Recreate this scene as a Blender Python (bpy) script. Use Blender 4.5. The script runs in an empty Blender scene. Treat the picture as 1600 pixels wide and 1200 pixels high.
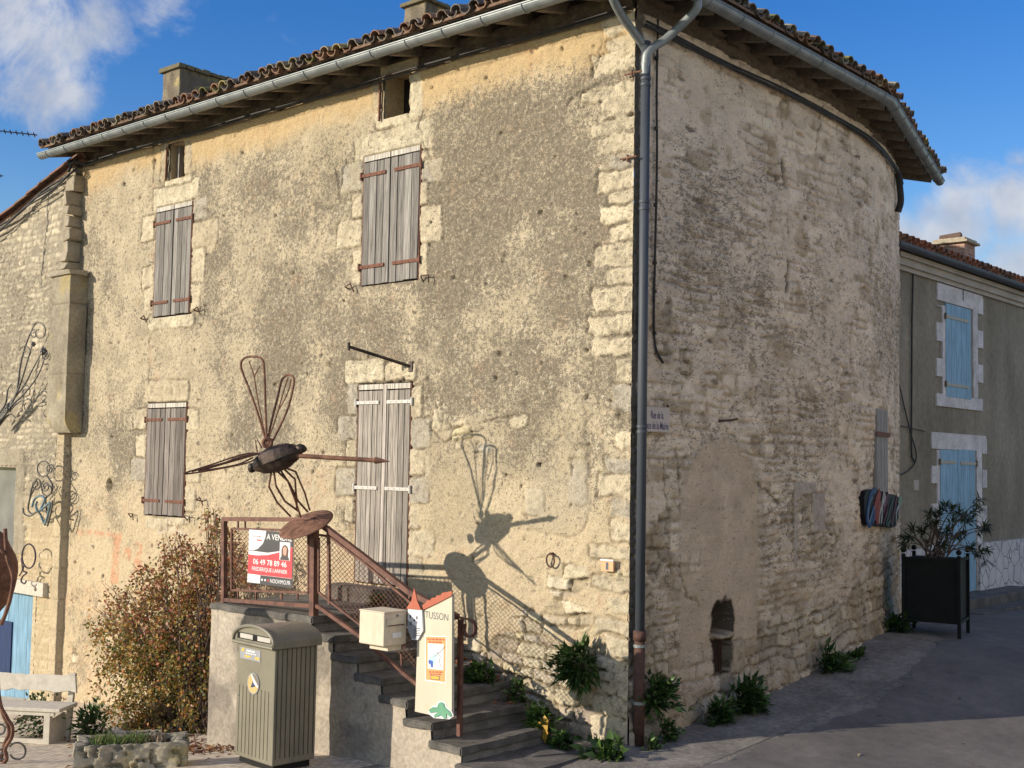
import bpy, bmesh, math, random
import numpy as np
from mathutils import Vector, Matrix, noise as mnoise
random.seed(7); RNG = np.random.default_rng(7)
S = bpy.context.scene
COL = S.collection
rad = math.radians

# ------------------------------------------------------------------ camera
F_, YAW, PITCH, ROLL = 1913.0, rad(41.35), rad(3.759), rad(1.004)
fw = np.array([-math.sin(YAW)*math.cos(PITCH), math.cos(YAW)*math.cos(PITCH), math.sin(PITCH)])
rt = np.array([math.cos(YAW), math.sin(YAW), 0.0])
up = np.cross(rt, fw)
CR = math.cos(ROLL)*rt + math.sin(ROLL)*up
CU = -math.sin(ROLL)*rt + math.cos(ROLL)*up
def ray(px, py): return (px-800)/F_*CR - (py-600)/F_*CU + fw
CC = -11.5*ray(980, 1165)          # the house corner foot is the world origin
cd = bpy.data.cameras.new('camera'); cam = bpy.data.objects.new('camera', cd); COL.objects.link(cam)
cd.sensor_width = 36.0; cd.lens = 36.0*F_/1600.0; cd.clip_end = 5000; cd.clip_start = 0.05
cam.matrix_world = Matrix(((CR[0], CU[0], -fw[0], CC[0]), (CR[1], CU[1], -fw[1], CC[1]), (CR[2], CU[2], -fw[2], CC[2]), (0, 0, 0, 1)))
S.camera = cam
def proj(p):
    d = np.asarray(p, float)-CC; w = d@fw
    return 800+F_*(d@CR)/w, 600-F_*(d@CU)/w
def onp(px, py, n, c):
    n = np.array(n, float); d = ray(px, py); return CC + d*((c-CC@n)/(d@n))
def fac(px, py, y=0.0): return onp(px, py, (0, 1, 0), y)     # where a sight line meets a plane parallel to the facade
def wal(px, py, x=0.0): return onp(px, py, (1, 0, 0), x)     # ... parallel to the side wall
def lev(px, py, z=0.0): return onp(px, py, (0, 0, 1), z)     # ... a level plane

# ------------------------------------------------------------------ sun and sky
SUN_EL, SUN_AZ = rad(17.2), rad(30.0)
sdir = Vector((math.sin(SUN_AZ)*math.cos(SUN_EL), math.cos(SUN_AZ)*math.cos(SUN_EL), -math.sin(SUN_EL)))   # the way the light travels
sl = bpy.data.lights.new('sun', 'SUN'); sl.energy = 4.0; sl.angle = rad(0.53); sl.color = (1.0, 0.89, 0.745)
so = bpy.data.objects.new('sun', sl); COL.objects.link(so); so.rotation_euler = sdir.to_track_quat('-Z', 'Y').to_euler(); so.location = (-8, -14, 12)
W = bpy.data.worlds.new("World"); S.world = W; W.use_nodes = True
def build_world():
    nt = W.node_tree; N = nt.nodes; L = nt.links; N.clear()
    out = N.new('ShaderNodeOutputWorld'); bg = N.new('ShaderNodeBackground'); bg.inputs[1].default_value = 0.115
    sky = N.new('ShaderNodeTexSky'); sky.sky_type = 'NISHITA'; sky.sun_disc = False
    sky.sun_elevation = SUN_EL; sky.sun_rotation = math.atan2(-sdir.x, -sdir.y); sky.air_density = 1.15; sky.dust_density = 0.25; sky.ozone_density = 2.6
    hs = N.new('ShaderNodeHueSaturation'); hs.inputs['Hue'].default_value = .522; hs.inputs['Saturation'].default_value = 1.45; hs.inputs['Value'].default_value = 1.15
    L.new(sky.outputs[0], hs.inputs['Color'])
    tc = N.new('ShaderNodeTexCoord')
    nz = N.new('ShaderNodeTexNoise'); nz.inputs['Scale'].default_value = 11.0; nz.inputs['Detail'].default_value = 11; nz.inputs['Roughness'].default_value = 0.64; nz.inputs['Distortion'].default_value = .5
    L.new(tc.outputs['Generated'], nz.inputs['Vector'])
    nz2 = N.new('ShaderNodeTexNoise'); nz2.inputs['Scale'].default_value = 22.0; nz2.inputs['Detail'].default_value = 6
    L.new(tc.outputs['Generated'], nz2.inputs['Vector'])
    def M(op, a, b, c=None, clamp=False):
        m = N.new('ShaderNodeMath'); m.operation = op; m.use_clamp = clamp
        for i, v in enumerate((a, b, c)):
            if v is None: continue
            if isinstance(v, (int, float)): m.inputs[i].default_value = v
            else: L.new(v, m.inputs[i])
        return m.outputs[0]
    tot = None
    for (px, py, r, wgt) in CLOUDS+FILL_BANKS:
        d = ray(px, py) if wgt < 2 else np.array((px, py, .6)); d = d/np.linalg.norm(d); r = r if wgt < 2 else r*F_; wgt = wgt if wgt < 2 else 1.25
        dt = N.new('ShaderNodeVectorMath'); dt.operation = 'DISTANCE'; L.new(tc.outputs['Generated'], dt.inputs[0]); dt.inputs[1].default_value = tuple(d)
        mr = N.new('ShaderNodeMapRange'); mr.interpolation_type = 'SMOOTHSTEP'
        L.new(dt.outputs['Value'], mr.inputs[0]); mr.inputs[1].default_value = r/F_*1.0; mr.inputs[2].default_value = 0.0; mr.inputs[3].default_value = 0; mr.inputs[4].default_value = wgt
        tot = mr.outputs[0] if tot is None else M('MAXIMUM', tot, mr.outputs[0])
    dens = M('ADD', tot, M('MULTIPLY', M('SUBTRACT', nz.outputs['Fac'], 0.5), 2.3))
    mr = N.new('ShaderNodeMapRange'); mr.interpolation_type = 'SMOOTHSTEP'; L.new(dens, mr.inputs[0])
    mr.inputs[1].default_value = 0.30; mr.inputs[2].default_value = 1.02; mr.inputs[3].default_value = 0; mr.inputs[4].default_value = 0.9
    f = M('MULTIPLY', mr.outputs[0], M('GREATER_THAN', tot, 0.001))
    cr = N.new('ShaderNodeValToRGB'); cr.color_ramp.elements[0].color = (3.1, 3.4, 4.1, 1); cr.color_ramp.elements[1].color = (5.0, 5.05, 5.2, 1)
    cr.color_ramp.elements[0].position = .35; cr.color_ramp.elements[1].position = .65
    L.new(nz2.outputs['Fac'], cr.inputs[0])
    mx = N.new('ShaderNodeMix'); mx.data_type = 'RGBA'; L.new(f, mx.inputs[0]); L.new(hs.outputs[0], mx.inputs[6]); L.new(cr.outputs[0], mx.inputs[7])
    L.new(mx.outputs[2], bg.inputs[0]); L.new(bg.outputs[0], out.inputs[0])
FILL_BANKS = [(.9, -.5, .80, 2), (-.2, -1.0, .85, 2), (-1.0, -.7, .55, 2), (1.0, .25, .55, 2), (.35, -.15, .6, 2)]     # unseen cloud banks added overhead and behind the camera for neutral fill light
CLOUDS = [(-20, 0, 230, .95), (60, 50, 160, .80), (150, 40, 120, .72), (30, 145, 130, .80), (110, 165, 90, .62), (230, 20, 120, .5), (1500, 345, 150, 1.1), (1590, 330, 130, 1.1), (1590, 245, 45, .75), (1420, 380, 120, .9), (1600, 430, 160, 1.1), (470, 60, 90, .42)]
build_world()
S.view_settings.view_transform = 'Standard'; S.view_settings.look = 'None'; S.view_settings.gamma = 1; S.view_settings.exposure = 0.38

# ------------------------------------------------------------------ object helpers
def thing(name, label, cat, loc, group=None):
    o = bpy.data.objects.new(name, None); COL.objects.link(o); o.location = loc; o.empty_display_size = .1
    o['label'] = label; o['category'] = cat
    if group: o['group'] = group
    return o
def tag(o, label=None, cat=None, group=None, kind=None):
    if label: o['label'] = label
    if cat: o['category'] = cat
    if group: o['group'] = group
    if kind: o['kind'] = kind
    return o
def root_loc(p):
    while p.parent: p = p.parent
    return p.location
def link_mesh(name, me, mat, parent=None, smooth=False):
    o = bpy.data.objects.new(name, me); COL.objects.link(o)
    if mat: me.materials.append(mat)
    if smooth: me.polygons.foreach_set('use_smooth', [True]*len(me.polygons))
    if parent:
        l = root_loc(parent); me.transform(Matrix.Translation(-Vector(l))); o.parent = parent
    return o
class MB:
    def __init__(s): s.v = []; s.f = []; s.c = []
    def add(s, v, f, col=None):
        n = len(s.v); s.v += [tuple(map(float, p)) for p in v]; s.f += [tuple(i+n for i in q) for q in f]
        s.c += [col or (1, 1, 1)]*len(v); return s
    def box(s, lo, hi, col=None, jit=0):
        x0, y0, z0 = lo; x1, y1, z1 = hi
        v = [(x0, y0, z0), (x1, y0, z0), (x1, y1, z0), (x0, y1, z0), (x0, y0, z1), (x1, y0, z1), (x1, y1, z1), (x0, y1, z1)]
        if jit: v = [tuple(c+random.uniform(-jit, jit) for c in p) for p in v]
        return s.add(v, [(0, 3, 2, 1), (4, 5, 6, 7), (0, 1, 5, 4), (1, 2, 6, 5), (2, 3, 7, 6), (3, 0, 4, 7)], col)
    def obox(s, c, ax, ay, az, col=None):       # box from a centre and three half-axis vectors
        c, ax, ay, az = (np.array(q, float) for q in (c, ax, ay, az))
        v = [c+i*ax+j*ay+k*az for k in (-1, 1) for (i, j) in ((-1, -1), (1, -1), (1, 1), (-1, 1))]
        return s.add(v, [(0, 3, 2, 1), (4, 5, 6, 7), (0, 1, 5, 4), (1, 2, 6, 5), (2, 3, 7, 6), (3, 0, 4, 7)], col)
    def bar(s, a, b, w, h, upv=(0, 0, 1), col=None):
        a = np.array(a, float); b = np.array(b, float); d = b-a; l = np.linalg.norm(d); d = d/l
        u = np.array(upv, float); u = u-d*(u@d); u /= np.linalg.norm(u); sd = np.cross(d, u)
        return s.obox((a+b)/2, d*l/2, sd*w/2, u*h/2, col)
    def tube(s, path, r, n=8, cap=True, col=None, closed=False):
        P = [np.array(p, float) for p in path]; m = len(P)
        R = r if hasattr(r, '__len__') else [r]*m
        prev = None; V = []
        for i in range(m):
            if closed: d = P[(i+1) % m]-P[i-1]
            else: d = P[min(i+1, m-1)]-P[max(i-1, 0)]
            ln = np.linalg.norm(d); d = d/ln if ln > 1e-9 else np.array((0, 0, 1.))
            if prev is None:
                a = np.array((0, 0, 1.)) if abs(d[2]) < .9 else np.array((1., 0, 0))
            else: a = prev
            a = a-d*(a@d); a /= np.linalg.norm(a); prev = a; b = np.cross(d, a)
            for k in range(n):
                t = 2*math.pi*k/n; V.append(P[i]+R[i]*(math.cos(t)*a+math.sin(t)*b))
        Fc = []
        for i in range(m if closed else m-1):
            j = (i+1) % m
            for k in range(n): Fc.append((i*n+k, i*n+(k+1) % n, j*n+(k+1) % n, j*n+k))
        if cap and not closed:
            Fc.append(tuple(range(n-1, -1, -1))); Fc.append(tuple((m-1)*n+k for k in range(n)))
        return s.add(V, Fc, col)
    def prism(s, pts, o, ax, ay, az, t, col=None):   # polygon pts (a,b) in the frame o+a*ax+b*ay, extruded t along az
        o, ax, ay, az = (np.array(q, float) for q in (o, ax, ay, az)); n = len(pts)
        v = [o+a*ax+b*ay for a, b in pts]+[o+a*ax+b*ay+t*az for a, b in pts]
        return s.add(v, [tuple(range(n-1, -1, -1)), tuple(range(n, 2*n))]+[(i, (i+1) % n, n+(i+1) % n, n+i) for i in range(n)], col)
    def ball(s, c, r, nu=16, nv=10, col=None):
        c = np.array(c, float); rx, ry, rz = r if hasattr(r, '__len__') else (r, r, r); V = [c+np.array((0, 0, -rz))]
        for j in range(1, nv):
            ph = -math.pi/2+math.pi*j/nv
            for i in range(nu):
                t = 2*math.pi*i/nu; V.append(c+np.array((rx*math.cos(ph)*math.cos(t), ry*math.cos(ph)*math.sin(t), rz*math.sin(ph))))
        V.append(c+np.array((0, 0, rz))); Fc = []
        for i in range(nu): Fc.append((0, 1+(i+1) % nu, 1+i)); Fc.append((len(V)-1, 1+(nv-2)*nu+i, 1+(nv-2)*nu+(i+1) % nu))
        for j in range(nv-2):
            for i in range(nu): Fc.append((1+j*nu+i, 1+j*nu+(i+1) % nu, 1+(j+1)*nu+(i+1) % nu, 1+(j+1)*nu+i))
        return s.add(V, Fc, col)
    def build(s, name, mat, parent=None, smooth=False, bevel=0, recalc=True):
        me = bpy.data.meshes.new(name); me.from_pydata(s.v, [], s.f)
        at = me.color_attributes.new('albedo', 'FLOAT_COLOR', 'POINT')
        at.data.foreach_set('color', np.array([(*c, 1) for c in s.c], 'f').ravel())
        if bevel or recalc:
            bm = bmesh.new(); bm.from_mesh(me)
            if recalc: bmesh.ops.recalc_face_normals(bm, faces=bm.faces)
            if bevel:
                ed = [e for e in bm.edges if len(e.link_faces) == 2 and e.calc_face_angle(0) > .6]
                bmesh.ops.bevel(bm, geom=ed, offset=bevel, segments=2, affect='EDGES', profile=.5, clamp_overlap=True)
            bm.to_mesh(me); bm.free()
        o = link_mesh(name, me, mat, parent, smooth)
        return o
def text_obj(name, body, o, ux, uy, width, height, mat, parent, off=.002, bold=0.0, center=True):
    cu = bpy.data.curves.new('lettering', 'FONT'); cu.body = body; cu.extrude = 0.0; cu.offset = bold; cu.resolution_u = 3
    t = bpy.data.objects.new('lettering', cu); COL.objects.link(t)
    dg = bpy.context.evaluated_depsgraph_get(); me = bpy.data.meshes.new_from_object(t.evaluated_get(dg))
    bpy.data.objects.remove(t); bpy.data.curves.remove(cu)
    co = np.empty(len(me.vertices)*3); me.vertices.foreach_get('co', co); co = co.reshape(-1, 3)
    mn = co.min(0); mxx = co.max(0); ux = np.array(ux, float); uy = np.array(uy, float); nn = np.cross(ux, uy)
    a = (co[:, 0]-(mn[0]+mxx[0])/2)/(mxx[0]-mn[0])*width; b = (co[:, 1]-(mn[1]+mxx[1])/2)/(mxx[1]-mn[1])*height
    P = np.array(o, float)+a[:, None]*ux+b[:, None]*uy+off*nn
    me.vertices.foreach_set('co', P.ravel()); me.update()
    return link_mesh(name, me, mat, parent)

# ------------------------------------------------------------------ materials
def newmat(name):
    m = bpy.data.materials.new(name); m.use_nodes = True; nt = m.node_tree; nt.nodes.clear()
    out = nt.nodes.new('ShaderNodeOutputMaterial'); b = nt.nodes.new('ShaderNodeBsdfPrincipled'); nt.links.new(b.outputs[0], out.inputs[0])
    return m, nt, b
def nnode(nt, scale, detail=5, rough=.55, vec=None, stretch=None):
    n = nt.nodes.new('ShaderNodeTexNoise'); n.inputs['Scale'].default_value = scale; n.inputs['Detail'].default_value = detail; n.inputs['Roughness'].default_value = rough
    tc = nt.nodes.new('ShaderNodeTexCoord'); o = tc.outputs['Object']
    if stretch:
        mp = nt.nodes.new('ShaderNodeMapping'); mp.inputs['Scale'].default_value = stretch; nt.links.new(o, mp.inputs[0]); o = mp.outputs[0]
    nt.links.new(o, n.inputs['Vector']); return n
def ramp(nt, src, stops):
    r = nt.nodes.new('ShaderNodeValToRGB'); e = r.color_ramp.elements
    while len(e) < len(stops): e.new(.5)
    for i, (p, c) in enumerate(stops): e[i].position = p; e[i].color = (*c, 1) if len(c) == 3 else c
    nt.links.new(src, r.inputs[0]); return r.outputs[0]
def mixc(nt, f, a, b, mode='MIX'):
    m = nt.nodes.new('ShaderNodeMix'); m.data_type = 'RGBA'; m.blend_type = mode
    for i, v in ((0, f), (6, a), (7, b)):
        if isinstance(v, (int, float)): m.inputs[i].default_value = v
        elif isinstance(v, tuple): m.inputs[i].default_value = (*v[:3], 1)
        else: nt.links.new(v, m.inputs[i])
    return m.outputs[2]
def bump(nt, b, srcs, strength=.4, dist=.01):
    prev = None
    for src, st, di in srcs:
        bp = nt.nodes.new('ShaderNodeBump'); bp.inputs['Strength'].default_value = st; bp.inputs['Distance'].default_value = di
        nt.links.new(src, bp.inputs['Height'])
        if prev: nt.links.new(prev, bp.inputs['Normal'])
        prev = bp.outputs[0]
    nt.links.new(prev, b.inputs['Normal'])
def attr(nt, name='albedo'):
    a = nt.nodes.new('ShaderNodeAttribute'); a.attribute_name = name; return a.outputs['Color']
def simple(name, c1, c2, scale=8, rough=.8, metal=0, bmp=.3, bd=.004, detail=6, stretch=None, spec=None, p0=.35, p1=.65, bscale=None, fine=0.0):
    m, nt, b = newmat(name); n = nnode(nt, scale, detail, .6, stretch=stretch)
    c = ramp(nt, n.outputs['Fac'], [(p0, c1), (p1, c2)])
    if fine:
        n3 = nnode(nt, scale*9, 3, .6); c = mixc(nt, 1.0, c, ramp(nt, n3.outputs['Fac'], [(.3, (1-fine,)*3), (.7, (1+fine,)*3)]), 'MULTIPLY')
    nt.links.new(c, b.inputs['Base Color']); b.inputs['Roughness'].default_value = rough; b.inputs['Metallic'].default_value = metal
    if spec is not None: b.inputs['Specular IOR Level'].default_value = spec
    if bmp:
        n2 = nnode(nt, bscale or scale*4, 5, .6, stretch=stretch); bump(nt, b, [(n2.outputs['Fac'], bmp, bd)])
    return m
def vcol(name, rough=.95, nscale=45, amp=.28, bscales=((30, .5, .012), (110, .5, .006)), spec=.15, stretch=None):
    m, nt, b = newmat(name); c = attr(nt)
    n = nnode(nt, nscale, 6, .68, stretch=stretch)
    c = mixc(nt, 1.0, c, ramp(nt, n.outputs['Fac'], [(.28, (1-amp,)*3), (.72, (1+amp,)*3)]), 'MULTIPLY')
    nt.links.new(c, b.inputs['Base Color']); b.inputs['Roughness'].default_value = rough; b.inputs['Specular IOR Level'].default_value = spec
    if bscales: bump(nt, b, [(nnode(nt, s, 5, .65, stretch=stretch).outputs['Fac'], st, d) for s, st, d in bscales])
    return m
def wallmat(name, dirt, pale, sc, stretch, amp, k, soft=.05, dmix=.85):
    """old coat: the alpha of 'albedo' says how much lichen and soot a place carries; fine noise decides where it sits"""
    m, nt, b = newmat(name); a = nt.nodes.new('ShaderNodeAttribute'); a.attribute_name = 'albedo'; c = a.outputs['Color']
    n1 = nnode(nt, sc, 9, .72, stretch=stretch); n2 = nnode(nt, sc*3.1, 5, .65, stretch=stretch); n3 = nnode(nt, 75, 4, .7)
    c = mixc(nt, 1.0, c, ramp(nt, n3.outputs['Fac'], [(.25, (1-amp,)*3), (.75, (1+amp,)*3)]), 'MULTIPLY')
    def mth(op, x, y):
        q = nt.nodes.new('ShaderNodeMath'); q.operation = op
        for i, v in enumerate((x, y)):
            if isinstance(v, (int, float)): q.inputs[i].default_value = v
            else: nt.links.new(v, q.inputs[i])
        return q.outputs[0]
    f = mth('ADD', mth('MULTIPLY', n1.outputs['Fac'], .55), mth('MULTIPLY', n2.outputs['Fac'], .45)); f = mth('ADD', mth('MULTIPLY', mth('SUBTRACT', f, .5), 1.9), .5); f = mth('ADD', f, mth('MULTIPLY', mth('SUBTRACT', a.outputs['Alpha'], .5), k))
    mr = nt.nodes.new('ShaderNodeMapRange'); mr.interpolation_type = 'SMOOTHSTEP'; nt.links.new(f, mr.inputs[0]); mr.inputs[1].default_value = .5-soft; mr.inputs[2].default_value = .5+soft; mr.inputs[3].default_value = 0; mr.inputs[4].default_value = dmix
    n4 = nnode(nt, sc*1.7, 4, .6); c = mixc(nt, mr.outputs[0], c, ramp(nt, n4.outputs['Fac'], [(.35, dirt), (.65, tuple(q*1.75 for q in dirt))]))
    n5 = nnode(nt, sc*2.2, 3, .5); c = mixc(nt, ramp(nt, n5.outputs['Fac'], [(.66, (0, 0, 0)), (.74, (.5,)*3)]), c, pale)
    nt.links.new(c, b.inputs['Base Color']); b.inputs['Roughness'].default_value = .95; b.inputs['Specular IOR Level'].default_value = .12
    bump(nt, b, [(n1.outputs['Fac'], .55, .02), (n2.outputs['Fac'], .6, .010), (n3.outputs['Fac'], .45, .005)]); return m
M = {}
M['wall'] = wallmat('old_render', (.125, .108, .080), (.60, .54, .43), 21, None, .42, .50, .048, .88)
M['sidewall'] = wallmat('old_side_render', (.15, .125, .095), (.56, .49, .40), 15, (.6, .6, 1.35), .26, .52, .07, .80)
M['wood'] = vcol('weathered_wood', rough=.85, nscale=26, amp=.85, stretch=(4, 4, .10), bscales=((34, .6, .006),))
M['soffit'] = vcol('eaves_wood', rough=.9, nscale=18, amp=.4, bscales=((30, .4, .006),))
M['tile'] = vcol('clay_tile', rough=.9, nscale=26, amp=.5, bscales=((50, .5, .005),))
M['stone'] = vcol('cut_stone', nscale=30, amp=.3)
M['leaf'] = None
M['zinc'] = simple('zinc', (.20, .225, .225), (.30, .325, .32), 6, .5, .35, .08, .002)
M['zinc_dark'] = simple('zinc_pipe', (.052, .062, .078), (.075, .087, .105), 5, .6, 0, .1, .002, stretch=(1, 1, .2))
M['castiron'] = simple('rusty_cast_iron', (.07, .035, .025), (.13, .065, .045), 14, .8, .1, .3)
M['rust'] = simple('rust', (.105, .048, .030), (.25, .125, .078), 13, .85, .1, .5, .004, fine=.38)
M['rustdark'] = simple('dark_rust', (.014, .012, .011), (.085, .055, .040), 9, .5, .45, .5, .004, fine=.35)
M['strap'] = simple('rusty_strap', (.13, .055, .035), (.22, .095, .06), 20, .85, 0, .3, .002)
M['whitestrap'] = simple('white_painted_strap', (.50, .47, .42), (.66, .63, .57), 20, .6, 0, .1, .002)
M['railpaint'] = simple('red_brown_rail_paint', (.075, .028, .020), (.185, .078, .050), 11, .65, 0, .25, .002)
M['cable'] = simple('black_cable', (.02, .02, .02), (.05, .045, .04), 10, .7, 0, .1)
M['concrete'] = simple('stair_render', (.13, .12, .105), (.27, .25, .215), 3.2, .95, 0, .5, .008, fine=.16, bscale=40)
M['step'] = simple('step_concrete', (.075, .070, .062), (.165, .152, .132), 5, .95, 0, .5, .006, fine=.2, bscale=60)
def scuffed(name, c1, c2, dirt, rough, metal=0.0):
    m, nt, b = newmat(name); n = nnode(nt, 3, 4); c = ramp(nt, n.outputs['Fac'], [(.35, c1), (.65, c2)]); d = nnode(nt, 5, 9, .75, stretch=(1, 1, .35)); c = mixc(nt, ramp(nt, d.outputs['Fac'], [(.50, (0, 0, 0)), (.72, (.55,)*3)]), c, dirt); s_ = nnode(nt, 60, 3, .6, stretch=(1, 1, .25)); c = mixc(nt, ramp(nt, s_.outputs['Fac'], [(.66, (0, 0, 0)), (.72, (.5,)*3)]), c, tuple(min(.8, q*1.8) for q in c1))
    nt.links.new(c, b.inputs['Base Color']); b.inputs['Metallic'].default_value = metal; nt.links.new(ramp(nt, d.outputs['Fac'], [(.4, (rough,)*3), (.7, (min(1, rough+.35),)*3)]), b.inputs['Roughness']); bump(nt, b, [(d.outputs['Fac'], .12, .003)]); return m
M['black'] = simple('black_void', (.006, .006, .006), (.012, .011, .010), 5, .9, 0, 0)
M['asphalt'] = simple('asphalt', (.115, .108, .102), (.20, .19, .175), .9, .92, 0, .6, .006, fine=.35, bscale=90, p0=.3, p1=.7)
def asphalt_mat():
    m, nt, b = newmat('asphalt'); n1 = nnode(nt, .8, 6, .6); n2 = nnode(nt, 140, 3, .6); n3 = nnode(nt, 7, 6, .65); c = ramp(nt, n1.outputs['Fac'], [(.35, (.112, .102, .092)), (.65, (.19, .173, .152))])
    c = mixc(nt, 1, c, ramp(nt, n2.outputs['Fac'], [(.3, (.55,)*3), (.7, (1.5,)*3)]), 'MULTIPLY'); c = mixc(nt, 1, c, ramp(nt, n3.outputs['Fac'], [(.35, (.85,)*3), (.65, (1.12,)*3)]), 'MULTIPLY'); c = mixc(nt, ramp(nt, n2.outputs['Fac'], [(.68, (0, 0, 0)), (.72, (.6,)*3)]), c, (.36, .34, .30))
    nt.links.new(c, b.inputs['Base Color']); b.inputs['Roughness'].default_value = .85; bump(nt, b, [(n2.outputs['Fac'], .9, .004), (n3.outputs['Fac'], .2, .01)]); return m
M['asphalt'] = asphalt_mat()
M['ground'] = simple('ground_earth', (.15, .14, .12), (.24, .22, .19), 1.5, .95, 0, .5, .01, fine=.3, bscale=60)

# ------------------------------------------------------------------ numpy noise
def h2(i, j, s):
    i = i.astype(np.int64).astype(np.uint64); j = j.astype(np.int64).astype(np.uint64)
    h = (i*np.uint64(374761393)+j*np.uint64(668265263)+np.uint64(s*1442695041 & 0xffffffff)) & np.uint64(0xffffffff)
    h = ((h ^ (h >> np.uint64(13)))*np.uint64(1274126177)) & np.uint64(0xffffffff)
    h = ((h ^ (h >> np.uint64(16)))*np.uint64(2246822519)) & np.uint64(0xffffffff)
    return ((h ^ (h >> np.uint64(15))) & np.uint64(0xffffff)).astype(float)/0xffffff
def vn(x, y, s=0):
    xi = np.floor(x); yi = np.floor(y); fx = x-xi; fy = y-yi; fx = fx*fx*(3-2*fx); fy = fy*fy*(3-2*fy)
    return (h2(xi, yi, s)*(1-fx)+h2(xi+1, yi, s)*fx)*(1-fy)+(h2(xi, yi+1, s)*(1-fx)+h2(xi+1, yi+1, s)*fx)*fy
def fbm(x, y, s=0, o=4, g=.5):
    t = 0; a = 1; n = 0
    for k in range(o):
        t = t+a*vn(x*2**k+17.3*k, y*2**k-9.1*k, s+k*31); n += a; a *= g
    return t/n
def sst(a, b, x):
    t = np.clip((x-a)/(b-a), 0, 1); return t*t*(3-2*t)
def lerp(a, b, t): return a*(1-t)+b*t
def lerpc(A, c, t): return A*(1-t[..., None])+np.array(c)*t[..., None]
def courses(u, v, s, rowh=.13, lmin=.16, lmax=.42, jit=.35):
    """irregular rubble courses: distance to the nearest joint and a random number for each stone"""
    nrow = int((v.max()-v.min())/rowh)+8; rs = np.random.default_rng(s)
    edges = v.min()-rowh*2+np.concatenate([[0], np.cumsum(rowh*rs.uniform(1-jit, 1+jit, nrow+6))])
    r = np.clip(np.searchsorted(edges, v)-1, 0, len(edges)-2); lo = edges[r]; hi = edges[r+1]
    d = np.minimum(v-lo, hi-v); idn = np.zeros_like(u); u0 = u.min()-1; u1 = u.max()+1
    for k in np.unique(r):
        m = r == k; rr = np.random.default_rng(s*1000+int(k)); e = u0-rr.uniform(0, lmax)+np.cumsum(rr.uniform(lmin, lmax, int((u1-u0)/lmin)+6)*(edges[k+1]-edges[k])/rowh)
        q = np.clip(np.searchsorted(e, u[m])-1, 0, len(e)-2); x = u[m]
        d[m] = np.minimum(d[m], np.minimum(np.abs(x-e[q]), np.abs(e[q+1]-x))); idn[m] = h2(q.astype(float), np.full(q.shape, float(k)), s)
    return d, idn
def grid_mesh(name, X, colr, mat, parent, hole=None, grime=None):
    """X: (nu,nv,3) points, colr (nu,nv,3)"""
    nu, nv = X.shape[:2]; idx = np.arange(nu*nv).reshape(nu, nv)
    q = np.stack([idx[:-1, :-1], idx[1:, :-1], idx[1:, 1:], idx[:-1, 1:]], -1).reshape(-1, 4)
    if hole is not None:
        hc = (hole[:-1, :-1] | hole[1:, :-1] | hole[1:, 1:] | hole[:-1, 1:]).reshape(-1); q = q[~hc]
    me = bpy.data.meshes.new(name); me.vertices.add(nu*nv); me.vertices.foreach_set('co', X.reshape(-1).astype('f'))
    n = len(q); me.loops.add(n*4); me.loops.foreach_set('vertex_index', q.reshape(-1).astype('i'))
    me.polygons.add(n); me.polygons.foreach_set('loop_start', np.arange(0, n*4, 4, dtype='i')); me.polygons.foreach_set('loop_total', np.full(n, 4, 'i'))
    me.polygons.foreach_set('use_smooth', np.ones(n, bool)); me.update(calc_edges=True); me.validate()
    at = me.color_attributes.new('albedo', 'FLOAT_COLOR', 'POINT')
    at.data.foreach_set('color', np.concatenate([np.clip(colr, .005, .9), np.ones((nu, nv, 1)) if grime is None else np.clip(grime, 0, 1)[..., None]], -1).reshape(-1).astype('f'))
    return link_mesh(name, me, mat, parent)
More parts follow.
